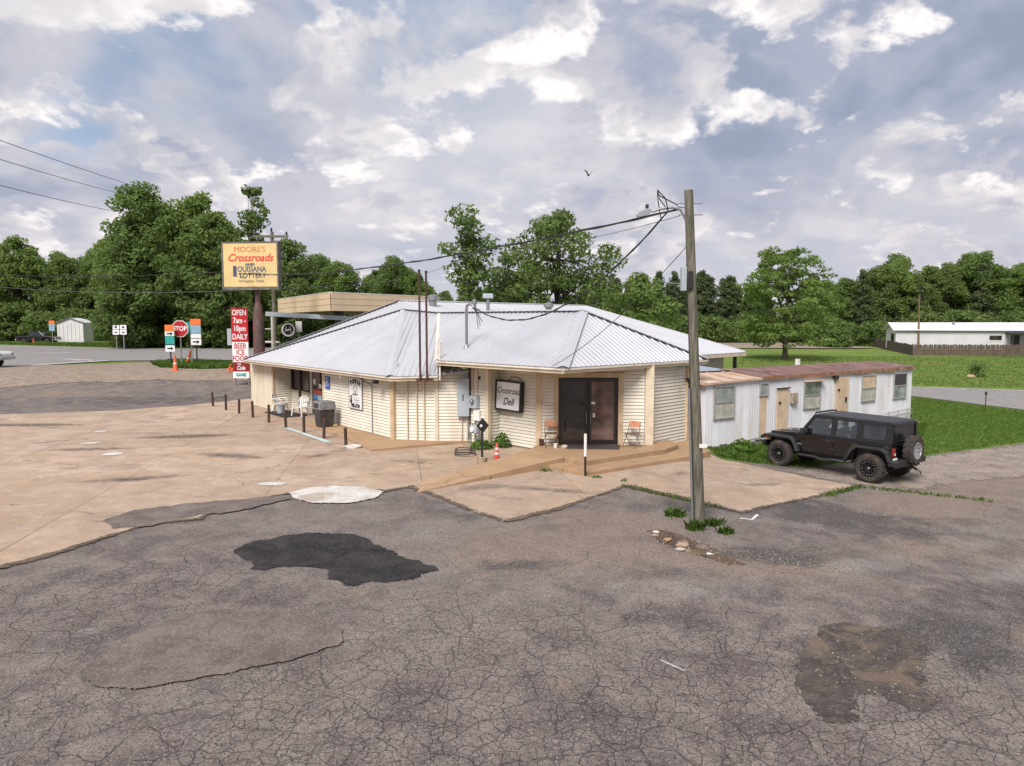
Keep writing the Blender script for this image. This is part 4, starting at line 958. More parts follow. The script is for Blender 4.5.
MB().lathe([(0.09, 0), (0.09, 0.06), (0.02, 0.08)], 12, rotm((0, -0.12, 0.6)) @ Matrix.Rotation(R(90), 4, 'X')).build('dial', M_WHITEP, e, world=False)
for s in (-0.22, 0.0, 0.20): MB().tube([(s, 0, 0), (s, 0, 0.62 if s else 0.46), (s * 0.4, 0, 0.8 if s else 0.47)], 0.026, 8).build('pipe', M_PIPE, e, world=False)

# white plastic chairs, pail and bin by the side door
def plastic_chair(loc, rz, label):
    e = empty('plastic_chair', loc, rz, label, 'chair', 'white plastic chairs by the side door')
    mk = lambda n_, m_, bv=0.0: m_.build(n_, M_WHITEP, e, world=False, smooth=True, bevel=bv)
    mk('seat', MB().hexa([(-0.24,-0.24,0.40),(0.24,-0.24,0.40),(0.21,0.22,0.37),(-0.21,0.22,0.37),(-0.24,-0.26,0.44),(0.24,-0.26,0.44),(0.21,0.22,0.41),(-0.21,0.22,0.41)]), 0.015)
    b = MB()
    for x in (-0.16, -0.055, 0.055, 0.16): b.hexa([(x-.035,.21,.42),(x+.035,.21,.42),(x+.035,.235,.42),(x-.035,.235,.42),(x*1.05-.035,.33,.84),(x*1.05+.035,.33,.84),(x*1.05+.035,.355,.84),(x*1.05-.035,.355,.84)])
    b.tube([(-0.25,.27,.60),(-0.24,.33,.82),(-0.14,.345,.88),(0.14,.345,.88),(0.24,.33,.82),(0.25,.27,.60)], 0.025, 6)
    mk('backrest', b)
    for s in (-1, 1):
        mk('leg', MB().hexa([(s*.28-.02,-.29,0),(s*.28+.02,-.29,0),(s*.28+.02,-.24,0),(s*.28-.02,-.24,0),(s*.23-.03,-.25,.42),(s*.23+.03,-.25,.42),(s*.23+.03,-.18,.42),(s*.23-.03,-.18,.42)]))
        mk('leg', MB().hexa([(s*.25-.02,.30,0),(s*.25+.02,.30,0),(s*.25+.02,.34,0),(s*.25-.02,.34,0),(s*.20-.03,.16,.40),(s*.20+.03,.16,.40),(s*.20+.03,.24,.40),(s*.20-.03,.24,.40)]))
        mk('armrest', MB().tube([(s*.24,-.22,.42),(s*.27,-.24,.60),(s*.275,-.16,.655),(s*.27,.1,.66),(s*.25,.27,.64)], 0.024, 6))
    return e
plastic_chair((-11.35, 34.55, 0.02), R(75), 'left white plastic armchair standing by the boarded corner')
plastic_chair((-9.9, 32.95, 0.02), R(-20), 'right white plastic armchair standing nearer the trash bin')
e = empty('pail', LW(4.75, -0.25) + (0.02,), 0, 'grey pail standing between the two white plastic chairs', 'pail')
MB().lathe([(0.17, 0), (0.21, 0.42), (0.23, 0.42), (0.23, 0.45), (0.2, 0.45), (0.16, 0.05)], 16).build('body', pm('grey_pail', (0.36, 0.37, 0.39), 0.5), e, world=False, smooth=True)
e = empty('trash_bin', (-7.72, 29.0, 0.11), R(-51), 'dark square trash bin with a grey lid against the side wall', 'bin')
M_BIN = pm('bin_dark', (0.035, 0.030, 0.032), 0.55, 0.2, 4, dirt=(0.12, 0.09, 0.07), damt=0.5)
M_LID = pm('bin_lid_grey', (0.17, 0.175, 0.18), 0.55, 0.25, 6, dirt=(0.3, 0.28, 0.25), damt=0.5, dscale=5)
MB().hexa([(-.27,-.27,0),(.27,-.27,0),(.27,.27,0),(-.27,.27,0),(-.33,-.33,.74),(.33,-.33,.74),(.33,.33,.74),(-.33,.33,.74)]).build('body', M_BIN, e, world=False, bevel=0.03)
MB().hexa([(-.37,-.37,.72),(.37,-.37,.72),(.37,.37,.72),(-.37,.37,.72),(-.33,-.33,1.06),(.33,-.33,1.06),(.33,.33,1.06),(-.33,.33,1.06)]).build('lid', M_LID, e, world=False, bevel=0.03)
MB().box(-.2, .2, -.375, -.35, .8, .98).build('flap', M_BIN, e, world=False)
# bollards
BOL = [(-15.63, 36.88), (-14.28, 35.21), (-13.12, 33.88), (-11.92, 32.41), (-10.64, 30.81), (-9.37, 29.17), (-8.25, 27.9), (-7.1, 26.52), (-5.82, 24.61)]
ords = ['farthest left', 'second from the left', 'third from the left', 'fourth from the left', 'middle', 'fourth from the right', 'third from the right', 'second from the right', 'nearest, rightmost']
M_RUST = pm('rusty_bollard', (0.045, 0.026, 0.020), 0.75, 0.3, 9, dirt=(0.14, 0.055, 0.028), damt=0.6, dscale=6)
bol = None
for i, ((x, y), od) in enumerate(zip(BOL, ords)):
    if bol is None:
        bol = empty('bollard', (0, 0, 0)); 
        MB().tube([(0, 0, 0), (0, 0, 0.74)], 0.058, 12).build('post', M_RUST, bol, world=False, smooth=True)
        MB().lathe([(0.062, 0.72), (0.06, 0.75), (0.03, 0.775), (0.005, 0.78)], 12).build('cap', M_RUST, bol, world=False, smooth=True)
        c = bol
    else: c = copy_tree(bol)
    c.matrix_basis = Matrix.Translation((x, y, terr(x, y))) @ Matrix.Rotation(R((i * 37) % 5 - 2), 4, 'Y') @ Matrix.Diagonal((1, 1, 1 + 0.07 * math.sin(i * 2.2), 1))
    tag(c, '%s rusty bollard of the row along the side wall' % od, 'bollard', 'bollards along the side wall')

# ------------------------------------------------------------------ house trailer
TP0, TP1 = Vector((7.03, 25.56)), Vector((18.79, 33.25)); FT = frame(TP0, TP1); TL = (TP1 - TP0).length
TW = 3.6
tr = empty('house_trailer', (TP0.x, TP0.y, -0.2), 0, 'long dingy white house trailer with rust red roof behind the black car', 'trailer')
M_TWH = pm('trailer_white', (0.70, 0.69, 0.72), 0.6, 0.06, 1.5, dirt=(0.48, 0.37, 0.27), damt=0.42, dscale=2.2, streak=True, rndv=0.12)
M_TROOF = pm('rust_roof', (0.165, 0.092, 0.078), 0.8, 0.2, 1.5, bump=0.01, bscale=8, dirt=(0.30, 0.20, 0.17), damt=0.6, dscale=1.1)
M_TANBD = pm('tan_plywood', (0.56, 0.42, 0.29), 0.7, 0.12, 3, dirt=(0.30, 0.17, 0.09), damt=0.4, streak=True)
M_TANRF = pm('tan_sheet_roof', (0.50, 0.36, 0.26), 0.6, 0.12, 2, dirt=(0.33, 0.16, 0.09), damt=0.6)
M_BLUERF = pm('blue_grey_sheet_roof', (0.36, 0.40, 0.47), 0.4, 0.1, 2, metal=0.4)
M_ALU = pm('aluminium_frame', (0.40, 0.40, 0.39), 0.4, 0.12, 6, metal=0.4, dirt=(0.35, 0.22, 0.13), damt=0.4)
MB().box(0.0, TL, 0.03, TW, -0.05, 2.24, FT).build('body', M_TWH, tr)
sk = MB().box(0.05, TL - 0.05, 0.10, 0.13, -0.45, 0.0, FT).box(TL - 0.1, TL - 0.06, 0.13, TW, -0.45, 0.0, FT).build('skirting', M_TWH, tr)
rs = random.Random(8)
wallp = MB().box(0.0, TL, 0.0215, 0.0285, -0.05, 2.2, FT).build('side_wall', M_TWH, tr)
x = 0.0; pi_ = 0
while x < TL - 0.05:
    wd = min(0.405, TL - x); m = MB()
    prof = [(0.0, 0.008), (0.012, 0.0), (0.12, 0.0), (0.127, -0.008), (0.15, -0.008), (0.157, 0.0), (0.25, 0.0), (0.257, -0.008), (0.28, -0.008), (0.287, 0.0), (0.388, 0.0), (0.40, 0.008)]
    prof = [(a, b) for a, b in prof if a <= wd]
    zb = -0.12 - rs.uniform(0, 0.06)
    for (a, b), (c, d) in zip(prof, prof[1:]):
        m.add([(x + a, b + 0.012, zb), (x + c, d + 0.012, zb), (x + c, d + 0.012, 2.22), (x + a, b + 0.012, 2.22)], [(0, 1, 2, 3)], FT)
    o = m.build('wall_panel', M_TWH, wallp, fixn=False)
    x += 0.405
x = 0.05
while x < TW - 0.1:
    m = MB().box(TL, TL + 0.015, x, min(x + 0.39, TW), -0.1, 2.22, FT).box(TL + 0.015, TL + 0.03, x, x + 0.04, -0.1, 2.22, FT)
    m.build('wall_panel', M_TWH, wallp); x += 0.405
rf = MB()
for a, b in (((3.0, TL + 0.15), None),):
    x0, x1 = a
    rf.add([(x0, -0.06, 2.30), (x1, -0.06, 2.33), (x1, TW * 0.5, 2.50), (x0, TW * 0.5, 2.50), (x0, TW + 0.06, 2.33), (x1, TW + 0.06, 2.33),
            (x0, -0.06, 2.24), (x1, -0.06, 2.24), (x0, TW + 0.06, 2.24), (x1, TW + 0.06, 2.24)],
           [(0, 1, 2, 3), (3, 2, 5, 4), (6, 7, 1, 0), (7, 9, 5, 2, 1), (8, 6, 0, 3, 4), (9, 8, 4, 5), (6, 8, 9, 7)], FT)
rfo = rf.build('roof', M_TROOF, tr)
ed = MB()
xx = 3.0
while xx < TL + 0.1:
    l = rs.uniform(0.5, 1.1); ed.box(xx, min(xx + l, TL + 0.16), -0.075 - rs.uniform(0, 0.02), -0.062, 2.19 - rs.uniform(0, 0.05), 2.31, FT); xx += l
ed.build('roof_edge', pm('rust_edge', (0.24, 0.11, 0.06), 0.8, 0.3, 6, dirt=(0.4, 0.36, 0.33), damt=0.7, dscale=4), rfo)
for k in range(1, 12): MB().beam(FT @ Vector((3 + k * 0.95, -0.05, 2.312)), FT @ Vector((3 + k * 0.95, TW / 2, 2.506)), 0.04, 0.02).build('roof_seam', M_TROOF, rfo)
lr = MB().hexa([(-0.25,-0.12,2.13),(3.02,-0.10,2.19),(3.02,1.5,2.34),(-0.25,1.5,2.40),(-0.25,-0.12,2.20),(3.02,-0.10,2.26),(3.02,1.5,2.41),(-0.25,1.5,2.47)], FT).build('lean_to_roof', M_TANRF, tr)
for k in range(4):
    MB().beam(FT @ Vector((-0.15 + k * 0.9, -0.11, 2.225 + k * 0.015)), FT @ Vector((-0.15 + k * 0.9, 1.5, 2.475 - k * 0.012)), 0.05, 0.03).build('roof_seam', M_TANRF, lr)
MB().hexa([(-0.6,1.55,2.40),(3.4,1.55,2.34),(3.0,4.2,2.58),(-1.6,4.2,2.62),(-0.6,1.55,2.48),(3.4,1.55,2.42),(3.0,4.2,2.66),(-1.6,4.2,2.70)], FT).build('blue_roof', M_BLUERF, tr)
MB().beam(FT @ Vector((-0.5, 1.5, 2.46)), FT @ Vector((3.4, 1.52, 2.42)), 0.08, 0.09).build('flashing', M_BLACK, tr)
def twin(x0, x1, z0, z1, top, bot, name='window', bar=True):
    fm = MB()
    for a in ((x0 - .04, x1 + .04, z0 - .05, z0), (x0 - .04, x1 + .04, z1, z1 + .05), (x0 - .04, x0, z0, z1), (x1, x1 + .04, z0, z1)): fm.box(a[0], a[1], -0.06, 0.02, a[2], a[3], FT)
    zm = (z0 + z1) / 2
    if bar: fm.box(x0, x1, -0.05, 0.02, zm - 0.025, zm + 0.025, FT)
    w = fm.build(name, M_ALU, tr)
    bx('pane', top, w, x0, x1, -0.028, -0.02, zm + 0.026 if bar else z0, z1, M=FT)
    if bar: bx('pane', bot, w, x0, x1, -0.024, -0.016, z0, zm - 0.026, M=FT)
    return w
M_CURT = pm('window_curtain', (0.40, 0.38, 0.33), 0.4, 0.25, 4, spec=0.8)
twin(0.42, 1.47, 0.88, 2.02, M_GLASSG, M_CURT); twin(3.0, 3.43, 1.6, 2.02, M_GLASSG, M_GLASSG, bar=False)
w2 = twin(5.78, 6.82, 0.9, 1.92, M_GLASSG, M_CURT); bx('awning', M_TANBD, w2, 5.7, 6.95, -0.22, -0.04, 1.99, 2.03, M=FT)
twin(9.9, 10.9, 0.95, 2.03, M_TANBD, M_CURT); twin(12.47, 13.5, 0.93, 2.02, M_GLASS, M_GLASSG)
d1 = bx('trailer_door', M_TANBD, tr, 4.02, 4.72, -0.05, -0.012, 0.05, 1.78, M=FT, bevel=0.006); bx('door_handle', M_BLACK, d1, 4.1, 4.2, -0.1, -0.05, 1.2, 1.27, M=FT); bx('door_head', M_BLACK, d1, 3.95, 4.8, -0.1, -0.05, 1.78, 1.82, M=FT)
d2 = bx('trailer_door', M_TANBD, tr, 7.92, 8.85, -0.05, -0.012, 0.10, 2.06, M=FT, bevel=0.006); bx('door_handle', M_BLACK, d2, 8.05, 8.15, -0.1, -0.05, 1.5, 1.58, M=FT); bx('door_handle', M_BLACK, d2, 8.6, 8.68, -0.1, -0.05, 1.0, 1.2, M=FT)
bx('porch_lamp', M_BLACK, tr, 7.72, 7.98, -0.14, -0.012, 2.02, 2.14, M=FT)
bx('rust_strip', M_TANBD, tr, 3.02, 3.42, -0.016, -0.0125, 0.0, 1.55, M=FT)
bx('meter_box', pm('rusty_box', (0.34, 0.27, 0.2), 0.6, 0.3, 6), tr, 4.86, 5.2, -0.14, -0.012, 1.15, 1.58, M=FT, bevel=0.015)
lad = MB()
for z_ in (0.25, 0.05): lad.beam(FT @ Vector((11.6, -0.12, z_)), FT @ Vector((14.0, -0.12, z_ + 0.12)), 0.03, 0.03)
for x_ in (12.0, 12.8, 13.6): lad.beam(FT @ Vector((x_, -0.12, -0.3)), FT @ Vector((x_, -0.12, 0.36)), 0.03, 0.03)
lad.build('rail', M_ALU, tr)
MB().beam(FT @ Vector((2.0, -0.1, -0.1)), FT @ Vector((6.5, -0.1, 0.12)), 0.03, 0.05).build('skirting_rail', M_ALU, tr)
MB().lathe([(0.09, 2.36), (0.09, 2.44), (0.02, 2.47)], 10, FT @ Matrix.Translation((4.3, 0.7, 0))).build('roof_vent', M_TROOF, rfo); bx('roof_vent', M_WHITEP, rfo, 8.2, 8.35, 2.0, 2.15, 2.45, 2.75, M=FT)

# ------------------------------------------------------------------ utility pole and its gear
up = empty('utility_pole', (4.03, 15.0, 0), 0, 'leaning weathered wooden utility pole with a streetlight arm in the foreground', 'utility pole')
def m_wood(name, a, b, scale=9):
    t = NT(name); p = t.map(t.pos(), (1, 1, 0.06)); g = t.noise(p, scale * 3, 8, 0.7, 0.3)
    c = t.mix(t.rng(g, 0.35, 0.7), a, b); c = t.mix(t.math('MULTIPLY', t.rng(t.noise(t.pos(), 1.3, 6, 0.6), 0.45, 0.7), 0.5), c, scl(a, 0.7))
    t.bump(g, 0.015); return t.fin(c, 0.9, spec=0.2)
M_POLE = m_wood('pole_wood', (0.085, 0.080, 0.058), (0.235, 0.215, 0.165)); M_FENCE = m_wood('fence_wood', (0.075, 0.055, 0.045), (0.185, 0.145, 0.12)); M_POLE2 = m_wood('brown_pole_wood', (0.12, 0.08, 0.05), (0.26, 0.18, 0.12))
pb_, pt_ = Vector((4.06, 15.0, -0.3)), Vector((3.66, 15.0, 7.12))
MB().tube([pb_.lerp(pt_, k / 6) for k in range(7)], [0.122 - 0.032 * k / 6 for k in range(7)], 18).build('shaft', M_POLE, up, smooth=True)
def onpole(z, dx=0.0, dy=0.0): p = pb_.lerp(pt_, (z + 0.3) / 7.42); return Vector((p.x + dx, p.y + dy, z))
MB().tube([onpole(0.0, -0.15, -0.05), onpole(3.0, -0.14, -0.05)], 0.03, 8).build('ground_conduit', M_PIPE, up, smooth=True)
MB().tube([onpole(0.02, -0.13, -0.08), onpole(5.6, -0.11, -0.06)], 0.008, 5).build('ground_wire', M_BLACK, up)
for z in (6.85, 6.62): MB().tube([onpole(z, -0.22), onpole(z, 0.28)], 0.012, 6).build('bolt', M_PIPE, up)
bx('tag_plate', M_WHITEP, up, 3.96, 4.12, 14.83, 14.845, 1.75, 1.83)
tb = bx('terminal_box', M_GREYBOX, up, onpole(5.3).x - 0.22, onpole(5.3).x - 0.11, 14.93, 15.07, 5.05, 5.55, bevel=0.01)
bx('terminal_box', M_BLACK, up, onpole(5.3).x - 0.10, onpole(5.3).x + 0.0, 14.84, 14.9, 5.1, 5.45)
MB().tube([onpole(5.2, -0.2), onpole(5.22, -0.55)], 0.01, 5).build('hook', M_PIPE, up)
la = MB().tube([onpole(6.5, -0.08), onpole(6.56, -0.10), onpole(6.72, -0.18), onpole(6.77, -0.35), onpole(6.74, -0.6), onpole(6.68, -0.78)], 0.025, 8).build('lamp_arm', M_PIPE, up, smooth=True)
lx = onpole(6.65).x - 0.78
MB().add([(0,-.06,.05),(0,.06,.05),(-.12,-.1,.07),(-.12,.1,.07),(-.34,-.11,.03),(-.34,.11,.03),(-.42,-.05,-.03),(-.42,.05,-.03),(-.05,-.06,-.04),(-.05,.06,-.04),(-.34,-.09,-.08),(-.34,.09,-.08)],
    [(0,1,3,2),(2,3,5,4),(4,5,7,6),(8,10,11,9),(0,8,9,1),(0,2,8),(2,4,10,8),(4,6,10),(6,7,11,10),(1,9,3),(3,9,11,5),(5,11,7)], rotm((lx, 15, 6.68), 0, 0, R(-9)) @ Matrix.Scale(0.82, 4)).build('lamp_head', M_GREYBOX, la, smooth=True)
MB().lathe([(0.035, 0.05), (0.035, 0.13), (0.01, 0.135)], 8, Matrix.Translation((lx - 0.1, 15, 6.70))).build('photocell', M_BLACK, la)
MB().tube([onpole(6.8, -0.2), onpole(7.0, -0.62, -.05), onpole(7.12, -0.66, -.05), onpole(6.95, -0.50, -.05), onpole(6.7, -0.45, -.05)], 0.012, 6).build('jumper', M_BLACK, up)
MB().tube([onpole(6.72, -0.45), onpole(6.95, -0.60, .05), onpole(7.1, -0.64, .05), onpole(6.9, -0.63, .05), onpole(6.5, -0.58, .03)], 0.012, 6).build('jumper', M_BLACK, up)
MB().tube([onpole(6.78, -0.1), onpole(6.8, -0.24)], 0.03, 8).build('insulator', M_GREYBOX, up)

# ------------------------------------------------------------------ overhead cables
M_CABLE = pm('black_cable', (0.02, 0.019, 0.019), 0.5, 0.2)
M_CABLEG = pm('grey_cable', (0.10, 0.10, 0.10), 0.5, 0.2)
def cable(pts, r, label, mat=M_CABLE, n=6, twist=0):
    m = MB().tube(pts, r, n)
    if twist:
        for ph in (0, 2.1):
            m.tube([Vector(p) + Vector((0, r * 1.5 * math.cos(i * 1.3 + ph), r * 1.5 * math.sin(i * 1.3 + ph))) for i, p in enumerate(pts)], r * 0.8, 5)
    return tag(m.build('overhead_cable', mat, smooth=True), label, 'cable')
PT = onpole(6.72, -0.25)
far = Vector((-16.3, 47.9, 9.2))
cable(catenary(PT, Vector((-42.82, 60, 9.15)), 0.0, 4)[:1] + [Vector(p) for p in ()] + catenary(PT, (-18.2, 45, 7.53), 0.62, 60)[1:] , 0.016, 'thick black power cable sagging from the foreground pole past the yellow sign', twist=1)
cable(catenary((-18.2, 45, 7.53), (-60, 66, 9.9), 0.7, 30), 0.025, 'black power cable continuing left from the yellow sign')
cable(catenary((-3.0, 25.0, 6.1), (-1.1, 19.5, 6.25), 0.05, 8) + catenary((-1.1, 19.5, 6.25), onpole(6.6, -0.2), 0.15, 16)[1:], 0.007, 'thin grey wire from the twin masts to the foreground pole', M_CABLEG)
cable(catenary(onpole(6.68, -0.45), (-1.30, 25.2, 4.88), 1.15, 36), 0.014, 'black service drop sagging from the pole to the roof mast', twist=1)
cable(catenary(onpole(5.95, -0.10), (1.2, 21.0, 3.1), 0.25, 24), 0.008, 'thin phone wire running from the pole down to the eave')
for k in range(3): 
    m = [(-1.36 + 0.03 * k, 25.2, 4.9), (-1.25 + 0.05 * k, 25.15, 4.7 - 0.05 * k), (-1.22 + 0.07 * k, 25.15, 4.35 + 0.06 * k), (-1.18 + 0.06 * k, 25.15, 4.15 + 0.12 * k)]
    MB().tube(m, 0.012, 5).build('drip_loop', M_CABLE, store)
cable(catenary((-42.93, 60, 7.32), (-14.65, 45, 6.5), 0.35, 24), 0.018, 'pale grey wire crossing low below the yellow sign', M_CABLEG)
cable(catenary((-14.65, 45, 6.5), (-9.4, 60, 7.9), 0.1, 10), 0.016, 'pale grey wire running right behind the yellow sign', M_CABLEG)
for a, b, lb in (((-42.18, 60, 19.42), (-45.38, 90, 20.75), 'uppermost of three thin wires at the left edge of the sky'), ((-42.28, 60, 17.89), (-49.0, 90, 20.38), 'middle one of three thin wires at the left edge of the sky'), ((-42.41, 60, 15.79), (-50.35, 90, 18.31), 'lowest of three thin wires at the left edge of the sky')):
    cable(catenary(Vector(a).lerp(Vector(b), -0.3), b, 0.15, 16), 0.03, lb, M_CABLEG)

# ------------------------------------------------------------------ black four-door off-road car
def m_paint(name, base, rough=0.22, coat=0.6, dust=None):
    t = NT(name); p = t.pos(); c = base
    if dust: c = t.mix(t.rng(t.noise(p, 2.0, 6, 0.6), 0.4, 0.75, 0, 0.35), base, dust)
    t.b.inputs['Coat Weight'].default_value = coat; t.b.inputs['Coat Roughness'].default_value = 0.08
    return t.fin(c, rough, 0.0, 0.35)
M_JBLK = m_paint('black_car_paint', (0.004, 0.004, 0.005), 0.12, 0.6)
M_JTRIM = pm('black_car_trim', (0.020, 0.020, 0.022), 0.5, 0.2, 5, dirt=(0.06, 0.05, 0.045), damt=0.2)
M_JTOP = pm('black_hardtop', (0.011, 0.011, 0.012), 0.42, 0.15, 5)
M_TYRE = pm('dusty_tyre', (0.035, 0.029, 0.026), 0.9, 0.3, 14, dirt=(0.13, 0.085, 0.06), damt=0.6, dscale=4)
M_RIM = pm('black_rim', (0.012, 0.012, 0.013), 0.3, 0.2, 6, metal=0.4)
M_STEEL = pm('bright_steel', (0.55, 0.55, 0.56), 0.3, 0.1, 6, metal=0.9)
M_SILVER = pm('silver_rim', (0.42, 0.42, 0.43), 0.4, 0.15, 6, metal=0.6)
M_AMBER = pm('amber_lens', (0.70, 0.18, 0.02), 0.25, 0.1)
M_REDL = pm('red_lens', (0.20, 0.02, 0.015), 0.25, 0.1)
M_DASH = pm('grey_interior', (0.07, 0.068, 0.066), 0.8, 0.2)
def m_carglass():
    t = NT('car_glass'); g = t.n('ShaderNodeBsdfGlossy'); g.inputs['Roughness'].default_value = 0.02
    tr_ = t.n('ShaderNodeBsdfTransparent'); tr_.inputs[0].default_value = (0.80, 0.82, 0.82, 1)
    fr_ = t.n('ShaderNodeFresnel'); fr_.inputs[0].default_value = 1.5; mx = t.n('ShaderNodeMixShader')
    t.l(t.math('ADD', fr_.outputs[0], 0.06), mx.inputs[0]); t.l(tr_.outputs[0], mx.inputs[1]); t.l(g.outputs[0], mx.inputs[2]); t.l(mx.outputs[0], t.out.inputs[0])
    return t.m
M_CGLASS = m_carglass(); M_TINT = m_glass('tinted_car_glass', (0.010, 0.011, 0.013), 0.05)
fwd = Vector((8.75 - 10.51, 22.94 - 20.51, 0)).normalized()
hd = math.atan2(fwd.y, fwd.x)
mid = (Vector((8.75, 22.94, 0)) + Vector((10.51, 20.51, 0))) / 2 + Vector((fwd.y, -fwd.x, 0)) * 0.80
jp = empty('offroad_car', (mid.x, mid.y, -0.29), hd, 'black four door off-road car with spare wheel on its tailgate', 'car')
def J(name, m, mat, parent=None, smooth=False, bevel=0.0, segs=2): return m.build(name, mat, parent or jp, smooth=smooth, bevel=bevel, world=False, segs=segs)
JR = 0.425
def wheel(x, s, rim_mat=M_RIM, r=JR, w=0.27, spare=False):
    Mw = rotm((x, s * 0.79, r)) @ Matrix.Rotation(R(90) * (-s), 4, 'X')
    if spare: Mw = rotm((-2.30, -0.02, 0.98)) @ Matrix.Rotation(R(-90), 4, 'Y')
    hub = J('wheel', MB().lathe([(0.17, -0.1), (0.17, 0.02), (0.10, 0.04)], 14, Mw), M_RIM, smooth=True)
    t = MB().lathe([(0.245, -w/2 + .02), (0.28, -w/2), (r - .06, -w/2 - .005), (r - .015, -w/2 + .03), (r, -w/2 + .06), (r, w/2 - .06), (r - .015, w/2 - .03), (r - .06, w/2 + .005), (0.28, w/2), (0.245, w/2 - .02)], 32, Mw, True)
    for k in range(32):
        a = 2 * math.pi * (k + (0.5 if k % 2 else 0)) / 32
        for z0, z1 in ((-w/2 + .01, -.02), (.02, w/2 - .01)):
            ca, sa = math.cos(a), math.sin(a); p = Vector((ca, sa, 0)); q = Vector((-sa, ca, 0)) * 0.024
            t.hexa([p*(r-.01) - q + Vector((0,0,z0)), p*(r-.01) + q + Vector((0,0,z0)), p*(r-.01) + q + Vector((0,0,z1)), p*(r-.01) - q + Vector((0,0,z1)),
                    p*(r+.012) - q*.8 + Vector((0,0,z0+.01)), p*(r+.012) + q*.8 + Vector((0,0,z0+.01)), p*(r+.012) + q*.8 + Vector((0,0,z1-.01)), p*(r+.012) - q*.8 + Vector((0,0,z1-.01))], Mw)
    J('tyre', t, M_TYRE, hub, smooth=True)
    rm = MB().lathe([(0.25, -.10), (0.25, w/2 - .01), (0.225, w/2 - .005), (0.215, .06), (0.20, .05), (0.06, .045), (0.055, .085), (0.01, .09)], 24, Mw)
    for k in range(8):
        a = 2 * math.pi * k / 8; p = Vector((math.cos(a), math.sin(a), 0)); q = Vector((-math.sin(a), math.cos(a), 0))
        rm.hexa([p*.05 - q*.03 + Vector((0,0,.05)), p*.05 + q*.03 + Vector((0,0,.05)), p*.05 + q*.03 + Vector((0,0,.085)), p*.05 - q*.03 + Vector((0,0,.085)),
                 p*.225 - q*.045 + Vector((0,0,.06)), p*.225 + q*.045 + Vector((0,0,.06)), p*.225 + q*.045 + Vector((0,0,.115)), p*.225 - q*.045 + Vector((0,0,.115))], Mw)
    J('rim', rm, rim_mat, hub, smooth=True)
    bo = MB()
    for k in range(16):
        a = 2 * math.pi * (k + .5) / 16; bo.lathe([(0.013, 0), (0.013, .012), (.004, .016)], 6, Mw @ Matrix.Translation((.20 * math.cos(a), .20 * math.sin(a), .105 if not spare else .09)))
    bo.lathe([(0.04, 0.088), (0.03, 0.105), (.004, .108)], 12, Mw)
    J('rim_bolt', bo, M_STEEL, hub)
for x in (1.475, -1.475):
    for s in (1, -1): wheel(x, s)
wheel(0, 0, M_SILVER, 0.425, 0.26, True)
# tub
HB = 0.775
tub = [(0.98, 0.58), (0.98, 1.12), (0.80, 1.17), (-2.06, 1.17), (-2.06, 0.66), (-1.99, 0.66), (-1.97, 0.85), (-1.83, 1.0), (-1.15, 1.0), (-0.98, 0.84), (-0.90, 0.58)]
body = J('body', MB().prism(tub, -HB, HB, None, 'y'), M_JBLK, bevel=0.03, segs=3)
J('chassis', MB().box(-2.0, 1.95, -0.45, 0.45, 0.42, 0.60).box(0.95, 1.9, -0.55, 0.55, 0.5, 0.98).box(-1.55, -1.4, -0.7, 0.7, 0.35, 0.48).box(1.4, 1.55, -0.7, 0.7, 0.35, 0.48).box(-1.9, -0.95, -0.6, 0.6, 0.55, 1.0), M_JTRIM)
J('hood', MB().hexa([(0.93,-.73,.98),(0.93,.73,.98),(1.97,.58,.94),(1.97,-.58,.94),(0.93,-.70,1.17),(0.93,.70,1.17),(1.94,.55,1.09),(1.94,-.55,1.09)]).hexa([(0.93,-.45,1.165),(0.93,.45,1.165),(1.85,.34,1.09),(1.85,-.34,1.09),(0.93,-.40,1.205),(0.93,.40,1.205),(1.80,.30,1.125),(1.80,-.30,1.125)]), M_JBLK, bevel=0.02)
J('cowl', MB().hexa([(0.70,-.74,1.10),(0.70,.74,1.10),(0.98,.73,1.10),(0.98,-.73,1.10),(0.70,-.72,1.20),(0.70,.72,1.20),(0.96,.70,1.18),(0.96,-.70,1.18)]), M_JBLK, bevel=0.015)
gr = J('grille', MB().hexa([(1.95,-.60,.62),(1.95,.60,.62),(2.03,.60,.62),(2.03,-.60,.62),(1.93,-.57,1.10),(1.93,.57,1.10),(1.99,.57,1.08),(1.99,-.57,1.08)]), M_JBLK, bevel=0.015)
J('grille_slot', (lambda m: [m.box(2.0, 2.035, y - .035, y + .035, .74, 1.0) for y in np.linspace(-.3, .3, 7)] and m)(MB()), M_JTRIM, gr)
